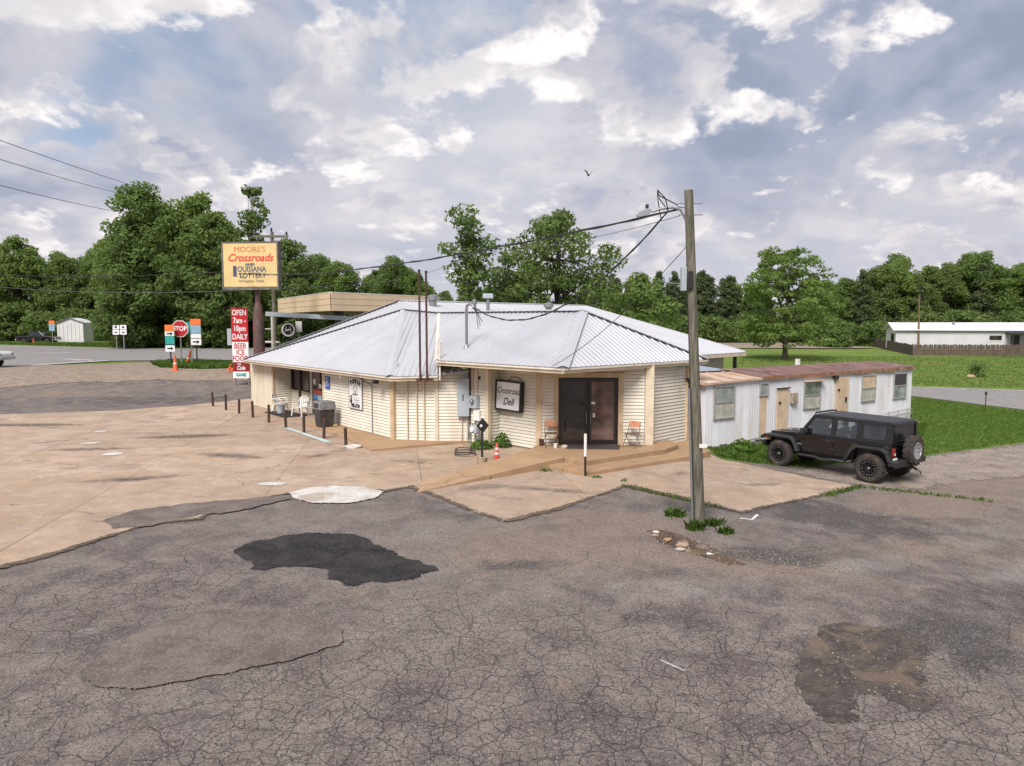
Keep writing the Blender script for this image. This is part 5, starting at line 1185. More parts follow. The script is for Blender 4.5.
for s in (-1, 1):
    J('headlight', MB().lathe([(0.10, 0), (0.10, .03), (.06, .05), (.01, .055)], 14, rotm((2.0, s * .44, .9)) @ Matrix.Rotation(R(90), 4, 'Y')), M_STEEL, smooth=True)
    J('turn_signal', MB().box(1.90, 2.10, s * .80 - .07, s * .80 + .07, .86, .95), M_AMBER, bevel=0.02)
    # fender flares
    ff = [(2.13, .86), (2.13, .96), (1.98, 1.03), (1.05, 1.03), (0.93, .93), (0.78, .60), (0.86, .56), (0.99, .86), (1.10, .955), (1.93, .955), (2.05, .86)]
    J('fender', MB().prism(ff, s * .58, s * .95, None, 'y'), M_JTRIM, bevel=0.022, segs=3)
    rfp = [(-0.70, .56), (-0.86, .90), (-1.02, 1.06), (-1.86, 1.07), (-2.02, .98), (-2.10, .70), (-2.02, .68), (-1.95, .90), (-1.82, .99), (-1.12, .99), (-0.97, .86), (-0.80, .56)]
    J('fender', MB().prism(rfp, s * .74, s * .95, None, 'y'), M_JTRIM, bevel=0.022, segs=3)
    J('side_step', MB().tube([(0.88, s * .74, .52), (0.80, s * .85, .50), (0.2, s * .87, .50), (0.1, s * .89, .47), (-0.2, s * .89, .47), (-0.3, s * .87, .50), (-0.75, s * .85, .50), (-0.85, s * .74, .52)], 0.042, 8), M_JTRIM, smooth=True)
    # doors
    dfr = [(0.72, .60), (0.72, 1.165), (-0.32, 1.165), (-0.32, .60)]
    d = J('door', MB().prism([(0.70, .62), (0.74, 1.155), (-0.30, 1.155), (-0.30, .62)], s * HB, s * (HB + .018), None, 'y'), M_JBLK, bevel=0.012)
    J('handle', MB().box(-.24, -.06, s * (HB + .03) - .014, s * (HB + .03) + .014, 1.03, 1.075), M_JTRIM, d, bevel=0.008)
    d2 = J('door', MB().prism([(-0.34, .62), (-0.34, 1.155), (-1.16, 1.155), (-1.16, 1.09), (-1.02, 1.07), (-0.86, .92), (-0.72, .62)], s * HB, s * (HB + .018), None, 'y'), M_JBLK, bevel=0.012)
    J('handle', MB().box(-1.06, -.88, s * (HB + .03) - .014, s * (HB + .03) + .014, 1.03, 1.075), M_JTRIM, d2, bevel=0.008)
    for x, z in ((0.73, .80), (0.73, 1.08), (-.33, .80), (-.33, 1.08)): J('hinge', MB().box(x - .04, x + .07, s * (HB + .02) - .012, s * (HB + .02) + .012, z - .025, z + .025), M_JTRIM, d)
    J('mirror', MB().box(.56, .68, s * .93 - .09, s * .93 + .09, 1.19, 1.37).box(.60, .64, s * .79 - .05, s * .84 + .05, 1.18, 1.22), M_JTRIM, bevel=0.02)
    J('fender_vent', MB().box(.74, .92, s * (HB + .005) - .008, s * (HB + .005) + .008, .80, .85), M_STEEL)
    J('fuel_cap' if s > 0 else 'badge', MB().lathe([(0.085, 0), (0.085, .03), (.06, .035), (.01, .035)], 16, rotm((-1.93, s * HB, 1.06 if s > 0 else 0.8)) @ Matrix.Rotation(R(-90) * s, 4, 'X')), M_JTRIM, smooth=True)
    J('tail_light', MB().box(-2.13, -2.05, s * .71 - .05, s * .71 + .05, .84, 1.08), M_REDL, bevel=0.012)
    J('tail_lamp_lens', MB().box(-2.136, -2.131, s * .71 - .035, s * .71 + .035, .88, .94), M_WHITEP)
    # upper side: rails, pillars and panes lean inwards
    def Y(z): return s * (HB - 0.085 * (z - 1.17) / 0.60)
    def slat(pts, nm, mt, th=.05, par=None, off=0.0, bv=0.008):
        m = MB(); k = len(pts)
        m.add([(x, Y(z) + s * off, z) for x, z in pts] + [(x, Y(z) + s * (off - th), z) for x, z in pts], [tuple(range(k)), tuple(range(2 * k - 1, k - 1, -1))] + [(i, (i + 1) % k, k + (i + 1) % k, k + i) for i in range(k)])
        return J(nm, m, mt, par, bevel=bv)
    slat([(.86, 1.17), (.78, 1.17), (.34, 1.74), (.42, 1.78)], 'windscreen_pillar', M_JBLK, .07)
    slat([(.78, 1.16), (-2.05, 1.16), (-2.05, 1.22), (.74, 1.22)], 'belt_rail', M_JBLK, .05)
    slat([(.40, 1.70), (-2.02, 1.70), (-2.02, 1.79), (.36, 1.79)], 'roof_rail', M_JTOP, .06)
    for a, b in ((-.20, -.36), (-1.00, -1.16), (-1.92, -2.06)): slat([(a, 1.2), (b, 1.2), (b, 1.74), (a, 1.74)], 'pillar', M_JTOP, .06)
    slat([(.70, 1.22), (-.20, 1.22), (-.20, 1.70), (.36, 1.70)], 'side_window', M_CGLASS, .006, None, -.02, 0)
    slat([(-.36, 1.22), (-1.00, 1.22), (-1.00, 1.70), (-.36, 1.70)], 'side_window', M_CGLASS, .006, None, -.02, 0)
    slat([(-1.16, 1.20), (-1.92, 1.20), (-1.92, 1.72), (-1.16, 1.72)], 'hardtop_panel', M_JTOP, .03, None, -.004)
    slat([(-1.22, 1.27), (-1.80, 1.27), (-1.86, 1.33), (-1.86, 1.66), (-1.22, 1.66)], 'side_window', M_TINT, .02, None, .012, .006)
J('roof', MB().hexa([(.42,-.70,1.775),(.42,.70,1.775),(-2.03,.70,1.76),(-2.03,-.70,1.76),(.30,-.66,1.83),(.30,.66,1.83),(-2.0,.66,1.815),(-2.0,-.66,1.815)]), M_JTOP, bevel=0.025, segs=3)
J('windscreen_header', MB().beam((.38, -.69, 1.76), (.38, .69, 1.76), .09, .07), M_JBLK, bevel=0.01)
J('light_bar', MB().box(.36, .46, -.52, .52, 1.83, 1.875).box(.38, .42, -.62, -.58, 1.76, 1.86).box(.38, .42, .58, .62, 1.76, 1.86), M_JTRIM, bevel=0.01)
J('windscreen', MB().add([(.80,-.70,1.18),(.80,.70,1.18),(.40,.64,1.74),(.40,-.64,1.74)], [(0,1,2,3)]), M_CGLASS)
J('tailgate', MB().box(-2.085, -2.055, -.68, .68, .70, 1.18).box(-2.07, -2.0, -.70, .70, 1.18, 1.26).box(-2.07, -2.0, -.70, -.60, 1.26, 1.74).box(-2.07, -2.0, .60, .70, 1.26, 1.74).box(-2.07, -2.0, -.70, .70, 1.70, 1.78), M_JBLK, bevel=0.012)
J('rear_window', MB().add([(-2.04,-.61,1.24),(-2.04,.61,1.24),(-2.04,.61,1.72),(-2.04,-.61,1.72)], [(0,1,2,3)]), M_TINT)
J('spare_carrier', MB().box(-2.22, -2.08, -.14, .14, .86, 1.10), M_JTRIM)
J('rear_bumper', MB().hexa([(-2.28,-.86,.56),(-2.28,.86,.56),(-2.02,.90,.56),(-2.02,-.90,.56),(-2.30,-.86,.74),(-2.30,.86,.74),(-2.02,.92,.74),(-2.02,-.92,.74)]), M_JTRIM, bevel=0.03)
J('front_bumper', MB().hexa([(2.05,-.78,.58),(2.05,.78,.58),(2.26,.66,.60),(2.26,-.66,.60),(2.05,-.80,.78),(2.05,.80,.78),(2.28,.66,.76),(2.28,-.66,.76)]), M_JTRIM, bevel=0.03)
J('tow_hitch', MB().beam((-2.25, 0, .52), (-2.44, 0, .44), .06, .06).tube([(-2.42, 0, .45), (-2.52, 0, .40), (-2.55, 0, .33)], .022, 6), M_JTRIM)
J('licence_plate', MB().box(-2.125, -2.11, .55, .78, .66, .80), M_BOARDW)
for y in (-.36, .36): J('seat', MB().box(-.25, .25, y - .23, y + .23, .85, 1.02).hexa([(-.38,y-.22,1.0),(-.38,y+.22,1.0),(-.22,y+.22,1.0),(-.22,y-.22,1.0),(-.48,y-.2,1.48),(-.48,y+.2,1.48),(-.38,y+.2,1.48),(-.38,y-.2,1.48)]).box(-.49, -.40, y - .12, y + .12, 1.5, 1.66), M_DASH, bevel=0.03)
J('rear_seat', MB().hexa([(-1.25,-.6,1.0),(-1.25,.6,1.0),(-1.1,.6,1.0),(-1.1,-.6,1.0),(-1.32,-.6,1.42),(-1.32,.6,1.42),(-1.22,.6,1.42),(-1.22,-.6,1.42)]), M_DASH, bevel=0.03)
J('dashboard', MB().box(.52, .78, -.68, .68, 1.05, 1.24), M_DASH, bevel=0.03)
J('steering_wheel', MB().tube([(.42 + .06 * math.sin(t), .36 + .17 * math.cos(t), 1.26 + .16 * math.sin(t)) for t in np.linspace(0, 6.28, 17)], .014, 5), M_DASH)

# ------------------------------------------------------------------ pickup trucks on the highway
def pickup(loc, rz, paint, label):
    e = empty('pickup_truck', loc, rz, label, 'pickup')
    P = lambda nm, m, mt, par=None, sm=False, bv=0.0: m.build(nm, mt, par or e, smooth=sm, world=False, bevel=bv)
    prof = [(2.75, .55), (2.78, .95), (2.6, 1.12), (1.25, 1.2), (-2.75, 1.2), (-2.78, .6), (-2.2, .55), (-2.1, .85), (-1.9, .98), (-1.5, .98), (-1.3, .85), (-1.2, .5), (1.1, .5), (1.2, .85), (1.4, .98), (1.85, .98), (2.05, .85), (2.15, .55)]
    P('body', MB().prism(prof, -.95, .95, None, 'y'), paint, bv=0.05)
    P('cab', MB().hexa([(1.3,-.9,1.18),(1.3,.9,1.18),(-1.05,.9,1.18),(-1.05,-.9,1.18),(.55,-.72,1.82),(.55,.72,1.82),(-.85,.72,1.82),(-.85,-.72,1.82)]), paint, bv=0.05)
    for s in (-1, 1):
        for a in ([(1.0, 1.24), (.2, 1.24), (.2, 1.72), (.52, 1.72)], [(.1, 1.24), (-.85, 1.24), (-.72, 1.72), (.1, 1.72)]):
            Y = lambda z: s * (.905 - .18 * (z - 1.18) / .64)
            P('side_window', MB().add([(x, Y(z), z) for x, z in a] + [(x, Y(z) - s * .03, z) for x, z in a], [(0,1,2,3), (7,6,5,4), (0,4,5,1), (1,5,6,2), (2,6,7,3), (3,7,4,0)]), M_TINT)
        P('headlight', MB().box(2.72, 2.80, s * .75 - .15, s * .75 + .15, .85, 1.02), M_STEEL)
        P('tail_light', MB().box(-2.82, -2.74, s * .88 - .06, s * .88 + .06, .85, 1.15), M_REDL)
        for x in (1.65, -1.7):
            Mw = rotm((x, s * .86, .42)) @ Matrix.Rotation(R(-90) * s, 4, 'X')
            w = P('wheel', MB().lathe([(0.25, -.12), (.38, -.13), (.42, -.09), (.42, .09), (.38, .13), (.25, .12)], 24, Mw), M_TYRE, None, True)
            rmm = MB().lathe([(.25, -.05), (.25, .10), (.22, .08), (.08, .05), (.01, .08)], 20, Mw)
            for k in range(6):
                a = k * math.pi / 3; rmm.beam(Mw @ Vector((.05 * math.cos(a), .05 * math.sin(a), .08)), Mw @ Vector((.23 * math.cos(a), .23 * math.sin(a), .10)), .05, .03)
            P('rim', rmm, M_SILVER, w, True)
    P('windscreen', MB().add([(1.24,-.80,1.25),(1.24,.80,1.25),(.62,.66,1.77),(.62,-.66,1.77)], [(0,1,2,3)]).add([(1.255,-.80,1.25),(1.255,.80,1.25),(.635,.66,1.77),(.635,-.66,1.77)], [(0,1,2,3)]), M_TINT)
    P('bumper', MB().box(2.74, 2.9, -.92, .92, .55, .75), M_STEEL, bv=.03); P('bumper', MB().box(-2.95, -2.78, -.9, .9, .55, .75), M_STEEL, bv=.03)
    P('bed_floor', MB().box(-2.6, -1.15, -.8, .8, 1.201, 1.21), M_JTRIM)
    return e
pickup((-70.5, 106, 1.12), R(2), M_JBLK, 'black pickup truck parked on the grass beside the white shed')
pickup((-38.6, 50.0, 1.19), R(6), m_paint('white_car_paint', (0.70, 0.70, 0.69), 0.3, 0.5), 'white pickup truck cut off by the left edge of the photo')

# ------------------------------------------------------------------ roadside signs
M_SRED = pm('sign_red', (0.42, 0.012, 0.02), 0.4, 0.08, 4); M_SGREEN = pm('sign_teal', (0.03, 0.30, 0.26), 0.4, 0.1, 4); M_SORNG = pm('sign_orange', (0.80, 0.17, 0.03), 0.45, 0.05, 4)
M_YEL = pm('faded_yellow_sign', (0.62, 0.47, 0.21), 0.6, 0.06, 1.5, dirt=(0.55, 0.36, 0.14), damt=0.35, dscale=1.2)
M_RUSTP = pm('rust_red_steel', (0.095, 0.055, 0.050), 0.7, 0.3, 2.5, dirt=(0.26, 0.045, 0.03), damt=0.85, dscale=1.4)
M_SBLUE = pm('sign_light_blue', (0.22, 0.36, 0.45), 0.5, 0.1, 4)
def post_sign(name, x, y, label, rz=0):
    return empty(name, (x, y, terr(x, y)), rz, label, 'sign')
e = post_sign('stop_sign', -23.78, 51, 'red octagonal stop sign on a steel post among the roadside signs')
S = lambda e, nm, m, mt, par=None, bv=0: m.build(nm, mt, par or e, world=False, bevel=bv)
oc = lambda r: [(r * math.cos(R(22.5 + 45 * k)), r * math.sin(R(22.5 + 45 * k))) for k in range(8)]
S(e, 'post', MB().box(-.04, .04, 0.02, .07, -.1, 3.3), M_PIPE)
pl = S(e, 'plate', MB().prism(oc(.63), -.012, .012, rotm((0, 0, 2.72)), 'y'), M_BOARDW)
S(e, 'face', MB().prism(oc(.585), -.022, -.014, rotm((0, 0, 2.72)), 'y'), M_SRED, pl)
letters('STOP', 0.46, M_BOARDW, pl, Matrix.Identity(4), 0, -.026, 2.72, 0.014, 0, 0.88)
def route(name, x, y, w, top, parts, label, posts=(0.0,)):
    e = post_sign(name, x, y, label)
    for p in posts: S(e, 'post', MB().box(p - .04, p + .04, .02, .07, -.1, top), M_PIPE if name == 'route_sign' else M_BLACK)
    for z0, z1, mt, tx, sz, ink in parts:
        q = S(e, 'panel', MB().box(-w / 2, w / 2, -.012, .012, z0, z1), mt)
        if tx: letters(tx, sz, ink, q, Matrix.Identity(4), 0, -.018, (z0 + z1) / 2, 0.01)
        if mt is M_BOARDW and tx is None:
            S(e, 'arrow', MB().beam((-w * .3, -.018, (z0 + z1) / 2), (w * .15, -.018, (z0 + z1) / 2), .006, .10).prism([(w * .1, (z0 + z1) / 2 - .14), (w * .36, (z0 + z1) / 2), (w * .1, (z0 + z1) / 2 + .14)], -.021, -.015, None, 'y'), M_INK, q)
    return e
route('detour_sign', -24.35, 50.6, .66, 2.95, [(2.55, 3.0, M_SORNG, None, 0, None), (2.22, 2.53, M_BOARDW, None, 0, None), (1.62, 2.20, M_SGREEN, None, 0, None), (1.10, 1.55, M_BOARDW, None, 0, None)], 'orange topped detour sign with teal panel left of the stop sign')
route('detour_sign', -22.75, 51.2, .74, 3.35, [(3.0, 3.42, M_SORNG, None, 0, None), (2.4, 2.97, M_SBLUE, None, 0, None), (2.05, 2.36, M_BOARDW, '', .24, M_INK), (1.55, 2.0, M_BOARDW, None, 0, None)], 'orange topped detour sign with pale blue panel right of the stop sign')
e = post_sign('sign_back', -23.3, 51.6, 'tall grey sign post seen from behind next to the stop sign')
S(e, 'post', MB().box(-.04, .04, .02, .07, -.1, 3.3), M_PIPE); S(e, 'panel', MB().box(-.3, .3, 0, .02, 2.3, 3.2), M_SGREEN)
for k, (dx, lb) in enumerate(((0, 'left one of the far pair of white route signs'), (.85, 'right one of the far pair of white route signs'))):
    e = post_sign('route_marker', -45.9 + dx, 82.5, lb); S(e, 'post', MB().box(-.05, .05, .02, .08, -.1, 1.9), M_PIPE)
    for z0, z1 in ((1.75, 2.3), (2.35, 2.85)): S(e, 'panel', MB().box(-.38, .38, -.012, .012, z0, z1), M_BOARDW)
    S(e, 'arrow', MB().box(-.18, .18, -.02, -.014, 1.95, 2.08), M_INK); S(e, 'arrow', MB().box(-.12, .12, -.02, -.014, 2.48, 2.72), M_INK)
cone('traffic_cone', (-22.75, 47.9, terr(-22.75, 47.9)), 1.05, 'tall orange cone in front of the stop sign', 1)
cone('traffic_cone', (-24.0, 52.4, terr(-24, 52.4)), 1.15, 'leaning orange cone behind the stop sign post', 1, lean=R(14))
cone('traffic_cone', (-70.0, 104, 1.12), 0.9, 'red orange cone by the far edge of the highway', 0)
e = empty('fallen_barricade', (-18.0, 47.0, terr(-18, 47)), R(-12), 'fallen orange barricade lying on the grass near the red sign', 'barricade')
S(e, 'board', MB().beam((-.9, 0, .25), (1.5, 0, .08), .05, .22), M_ORANGE); S(e, 'leg', MB().tube([(-.8, -.3, .02), (-.75, .1, .55)], .035, 6), M_ORANGE); S(e, 'leg', MB().tube([(-.8, .3, .02), (-.75, -.05, .5)], .035, 6), M_ORANGE)
# big yellow sign on its rusty pole
ys = empty('billboard', (-15.4, 42.4, 0.6), 0, 'big faded yellow sign reading Crossroads high on a rust red pole', 'sign')
FY = frame((-16.93, 42.0), (-13.62, 41.7))
yb = MB().box(0, 3.32, 0.0, 0.35, 6.45, 9.0, FY).build('panel', M_YEL, ys)
fm = MB()
for a in ((-.06, 3.38, 6.28, 6.46), (-.06, 3.38, 8.99, 9.06), (-.06, .03, 6.46, 8.99), (3.29, 3.38, 6.46, 8.99)): fm.box(a[0], a[1], -.03, .4, a[2], a[3], FY)
fm.build('frame', pm('weathered_frame', (0.10, 0.085, 0.08), 0.7, 0.3, 5, dirt=(0.3, 0.28, 0.26), damt=0.5, dscale=4), ys)
M_SIGNR = pm('faded_red_ink', (0.55, 0.09, 0.045), 0.6, 0.15, 4); M_SIGNB = pm('faded_navy_ink', (0.055, 0.07, 0.13), 0.6, 0.2, 4)
letters("MOORE'S", .46, M_SIGNR, yb, FY, 1.66, -.006, 8.60, -0.002, 0, 1.0)
letters('Crossroads', .60, pm('sign_scarlet_ink', (0.60, 0.05, 0.03), 0.6, 0.1, 4), yb, FY, 1.66, -.006, 8.12, 0.014, 0.35, 0.98)
letters('AND', .20, M_SIGNB, yb, FY, 1.66, -.006, 7.74, 0.012, 0, 1.3)
letters('OUISIANA', .44, M_SIGNB, yb, FY, 1.75, -.006, 7.46, 0.010, 0, 0.86); MB().box(.62, .84, -.012, -.003, 7.05, 7.66, FY).build('emblem', M_SIGNB, yb)
letters('LOTTERY', .42, M_SIGNB, yb, FY, 1.8, -.006, 7.10, 0.010, 0, 0.9)
letters('Pull machine Tickets', .22, M_SIGNB, yb, FY, 1.7, -.006, 6.78, 0.0, 0.3, 0.85)
MB().tube([(-15.05, 42.3, 0.3), (-15.05, 42.3, 6.35)], .15, 12).build('pole', M_RUSTP, ys, smooth=True)
MB().lathe([(.30, 0.3), (.33, 3.0), (.31, 4.6), (.24, 5.2), (.16, 5.55)], 14, Matrix.Translation((-15.05, 42.3, 0))).build('pole_sleeve', M_RUSTP, ys, smooth=True)
# red and white OPEN board
os_ = empty('hours_board', (-16.5, 43, 0.6), 0, 'tall narrow red and white board reading OPEN 7am 10pm DAILY', 'sign')
FO = frame((-16.93, 43.0), (-15.93, 42.95))
for a in (.08, .92): bx('post', M_PIPE, os_, a - .04, a + .04, .06, .14, 0.2, 5.2, M=FO)
secs = [(3.22, 5.24, M_SRED), (1.98, 3.20, M_BOARDW), (1.42, 1.96, pm('dark_red_panel', (0.22, 0.01, 0.015), 0.4)), (1.0, 1.40, M_BOARDW)]
op = [MB().box(0, 1.0, -.02, .05, z0, z1, FO).build('panel', mt, os_) for z0, z1, mt in secs]
for s_, z in (('OPEN', 4.95), ('7am -', 4.48), ('10pm', 4.0), ('DAILY', 3.50)): letters(s_, .46, M_BOARDW, op[0], FO, .5, -.026, z, 0.008, 0, .74)
for s_, z in (('BEER', 2.94), ('ICE', 2.56), ('FOOD', 2.18)): letters(s_, .46, M_SRED, op[1], FO, .5, -.026, z, 0.008, 0, .76)
letters('GAS', .12, M_BOARDW, op[2], FO, .4, -.026, 1.86, 0.004); letters('Cola', .34, M_BOARDW, op[2], FO, .5, -.026, 1.62, 0.01, 0.3, .8)
letters('GAME', .26, M_SGREEN, op[3], FO, .5, -.026, 1.2, 0.014, 0, .9)
bx('meter_can', M_GREYBOX, os_, -.34, -.08, 0.1, .3, 3.0, 4.0, M=FO)
# wooden pole behind it
wp = empty('distribution_pole', (-16.3, 48, terr(-16.3, 48)), 0, 'wooden pole with crossarm standing behind the yellow sign', 'utility pole')
MB().tube([(-16.0, 48, 0.8), (-16.0, 48, 10.4)], [.17, .11], 12).build('shaft', M_POLE, wp, smooth=True)
bx('crossarm', M_POLE, wp, -17.3, -14.9, 47.85, 47.97, 10.0, 10.15)
for x in (-17.2, -16.0, -15.0): MB().lathe([(.03, 10.15), (.07, 10.2), (.07, 10.32), (.03, 10.4)], 8, Matrix.Translation((x, 47.9, 0 if x != -16.0 else .25))).build('insulator', M_BLACK, wp)
# steel frame, ring sign and white board
sf = empty('steel_frame', (-15.5, 46, 1.0), 0, 'pale grey steel portal frame behind the roof by the pumps', 'frame')
MB().beam((-15.9, 46.2, 4.93), (-9.3, 43.8, 4.58), .2, .28).build('beam', M_GREYBOX, sf)
for x, y in ((-15.47, 46.0), (-9.6, 43.9)): MB().tube([(x, y, .8), (x, y, 4.75)], .10, 8).build('post', M_GUTTER, sf)
MB().tube([(-16.1, 46.5, 3.95), (-15.5, 46.1, 3.95)], .04, 6).build('brace', M_GUTTER, sf); MB().tube([(-16.1, 46.5, 3.1), (-15.0, 45.9, 3.1)], .07, 6).build('brace', M_GUTTER, sf)
e = empty('round_sign', (-14.5, 46.2, 3.0), 0, 'round black sign with a white ring showing over the roof', 'sign')
Mr = rotm((-14.52, 46.2, 3.9)) @ Matrix.Rotation(R(90), 4, 'X')
MB().lathe([(.50, -.03), (.50, .0), (.02, .0)], 24, Mr).build('disc', M_BLACK, e); MB().lathe([(.44, 0.001), (.44, .012), (.34, .012), (.34, 0.001)], 24, Mr, True).build('ring', M_BOARDW, e)
MB().beam((-14.72, 46.18, 3.70), (-14.64, 46.18, 4.10), .02, .07).beam((-14.32, 46.18, 3.70), (-14.40, 46.18, 4.10), .02, .07).beam((-14.66, 46.18, 3.86), (-14.4, 46.18, 3.92), .02, .07).build('emblem', M_BOARDW, e)
MB().tube([(-14.52, 46.3, 1.0), (-14.52, 46.3, 3.5)], .05, 6).build('post', M_BLACK, e)
e = empty('notice_board', (-13.9, 46.4, 3.0), 0, 'small white board on a post right of the round sign', 'sign')
MB().box(-14.08, -13.68, 46.35, 46.4, 3.75, 4.45).build('panel', M_BOARDW, e); MB().tube([(-13.88, 46.42, 1.0), (-13.88, 46.42, 3.8)], .04, 6).build('post', M_PIPE, e)
# fuel canopy
fc = empty('fuel_canopy', (-10.6, 50, 1.0), 0, 'flat topped fuel canopy with banded beige fascia behind the store', 'canopy')
cA, cB, cC = Vector((-17.95, 55)), Vector((-10.64, 42)), Vector((-5.2, 49.7)); cD = cA + cC - cB
cp = [cA, cB, cC, cD]
MB().prism([p[:] for p in cp], 5.3, 5.9).build('deck', M_DKBROWN, fc)
M_BEIGE = pm('beige_fascia', (0.60, 0.46, 0.29), 0.5, 0.06, 1.0)
for i in range(4):
    a, b = cp[i], cp[(i + 1) % 4]
    for z0, z1 in ((5.06, 5.40), (5.42, 5.76), (5.78, 6.12)):
        d = (b - a).normalized(); nn = Vector((d.y, -d.x)) * 0.06
        MB().beam((a.x + nn.x, a.y + nn.y, (z0 + z1) / 2), (b.x + nn.x, b.y + nn.y, (z0 + z1) / 2), .05, z1 - z0).build('fascia_band', M_BEIGE, fc)
    MB().beam((a.x, a.y, 6.14), (b.x, b.y, 6.14), .2, .05).build('fascia_cap', M_GUTTER, fc)
for x, y in ((-11.2, 46), (-8.5, 48.5), (-13, 54)): bx('column', M_DKBROWN, fc, x - .2, x + .2, y - .2, y + .2, .8, 5.3)

# ------------------------------------------------------------------ far things on the right
sh = empty('metal_shed', (-66, 108, 1.2), 0, 'white metal shed with low arched roof behind the black pickup', 'shed')
X0, X1, Y0 = -69.0, -65.0, 108
pr = [(X0, 1.0), (X1, 1.0), (X1, 4.3), (X1 - .8, 4.75), ((X0 + X1) / 2, 5.0), (X0 + .8, 4.7), (X0, 4.2)]
M_SHED = pm('shed_white', (0.60, 0.59, 0.58), 0.6, 0.08, 0.8, dirt=(0.4, 0.36, 0.32), damt=0.5, dscale=0.7, streak=True)
MB().prism(pr, Y0, Y0 + 2.5, None, 'y').build('wall', M_SHED, sh); 
for x in np.arange(X0 + .3, X1, .6): bx('rib', M_SHED, sh, x, x + .06, Y0 - .05, Y0, 1.0, 4.2)
MB().beam((X0 - .1, Y0 - .1, 4.25), ((X0 + X1) / 2, Y0 - .1, 5.05), .3, .06).beam((X1 + .1, Y0 - .1, 4.3), ((X0 + X1) / 2, Y0 - .1, 5.05), .3, .06).build('roof_edge', M_PIPE, sh)
e = post_sign('detour_sign', -67.2, 104, 'small orange topped sign standing before the white shed')
S(e, 'post', MB().box(-.05, .05, .02, .08, -.1, 2.0), M_PIPE); S(e, 'panel', MB().box(-.42, .42, -.012, .012, 2.9, 3.4), M_SORNG); S(e, 'panel', MB().box(-.42, .42, -.012, .012, 1.9, 2.85), M_SBLUE)
# mobile home
mh = empty('mobile_home', (70, 112, 0), 0, 'long white mobile home with white metal roof behind the plank fence', 'mobile home')
FH = frame((58.8, 109), (93.6, 99.7)); LH = 36
M_MH = pm('mobile_home_white', (0.60, 0.585, 0.60), 0.6, 0.05, 0.6)
hw = MB().box(0, LH, 0, 6, .3, 3.2, FH).prism([(0, 3.2), (6, 3.2), (3, 4.15)], 0, LH, FH, 'x').build('wall', M_MH, mh)
for k in range(24): bx('siding_board', M_MH, hw, 0, LH, -.03, 0, .35 + k * .12, .35 + k * .12 + .105, M=FH) if k % 1 == 0 else None
MB().hexa([(-.5,-.5,3.12),(LH,-.5,3.12),(LH,3,4.25),(-.5,3,4.25),(-.5,-.5,3.2),(LH,-.5,3.2),(LH,3,4.33),(-.5,3,4.33)], FH).hexa([(-.5,3,4.25),(LH,3,4.25),(LH,6.5,3.12),(-.5,6.5,3.12),(-.5,3,4.33),(LH,3,4.33),(LH,6.5,3.2),(-.5,6.5,3.2)], FH).build('roof', pm('white_metal_roof', (0.68, 0.68, 0.70), 0.45, 0.05, 0.6), mh)
for x0, x1, z0, z1 in ((12.6, 14.2, 1.7, 2.4), (22, 23.6, 1.4, 2.5)):
    w = bx('window', M_GLASS, mh, x0, x1, -.07, -.035, z0, z1, M=FH); bx('sill', M_BOARDW, w, x0 - .1, x1 + .1, -.1, -.072, z0 - .1, z0, M=FH)
bx('window', M_GLASS, mh, -.06, -.03, 1.0, 2.6, 1.2, 2.6, M=FH)
bx('vent', M_PIPE, mh, 8.2, 8.5, 1.8, 2.1, 3.7, 4.5, M=FH)
MB().box(14.6, 18.6, -2.6, -.05, 2.66, 2.8, FH).build('porch_roof', M_DKBROWN, mh); 
for x in (14.8, 18.4): bx('porch_post', M_DKBROWN, mh, x - .08, x + .08, -2.5, -2.34, .1, 2.66, M=FH)
bx('porch_door', M_DKBROWN, mh, 15.4, 16.5, -.06, -.035, .5, 2.5, M=FH); bx('porch_deck', M_FENCE, mh, 14.6, 18.6, -2.6, -.05, .35, .5, M=FH)
e = empty('small_shed', (76.5, 106, 0), 0, 'little shed with pale roof by the right end of the mobile home', 'shed')
MB().prism([(0, 0), (4, 0), (4, 1.2), (2, 2.1), (0, 1.2)], 0, 3, rotm((76.0, 105, 0)), 'y').build('wall', M_DKBROWN, e); MB().beam((75.8, 106.5, 1.2), (78, 106.5, 2.2), 3.3, .08).beam((80.2, 106.5, 1.2), (78, 106.5, 2.2), 3.3, .08).build('roof', M_GUTTER, e)
# plank fence: each plank its own piece
fn = empty('plank_fence', (52.7, 93.5, 0), 0, 'weathered brown plank fence running across the far lawn', 'fence')
pk = MB().prism([(0, -.15), (.20, -.15), (.20, 1.38), (.15, 1.46), (.05, 1.46), (0, 1.38)], 0, .025, None, 'y'); pkm = bpy.data.meshes.new('plank'); pkm.from_pydata(pk.v, [], pk.f); pkm.materials.append(M_FENCE)
rs = random.Random(2)
runs = [((67.0, 133.0), (52.75, 93.6)), ((52.75, 93.6), (92, 91.0))]
for (a, b), st in zip(runs, (.46, .225)):
    F = frame(a, b); L = math.dist(a, b); k = 0
    MB().box(0, L, .03, .07, .3, .4, F).box(0, L, .03, .07, 1.0, 1.1, F).build('rail', M_FENCE, fn)
    while k * st < L:
        o = mobj('plank', pkm, None, fn); o.matrix_basis = F @ Matrix.Translation((k * st, 0, 0)) @ Matrix.Rotation(R(rs.uniform(-1.2, 1.2)), 4, 'Y') @ Matrix.Diagonal((st / .225, 1, 1 + rs.uniform(-.05, .05), 1)); k += 1
        o.matrix_parent_inverse = fn.matrix_basis.inverted()
fp = empty('field_pole', (61.8, 108, 0), 0, 'tall slim brown pole rising beside the mobile home', 'pole')
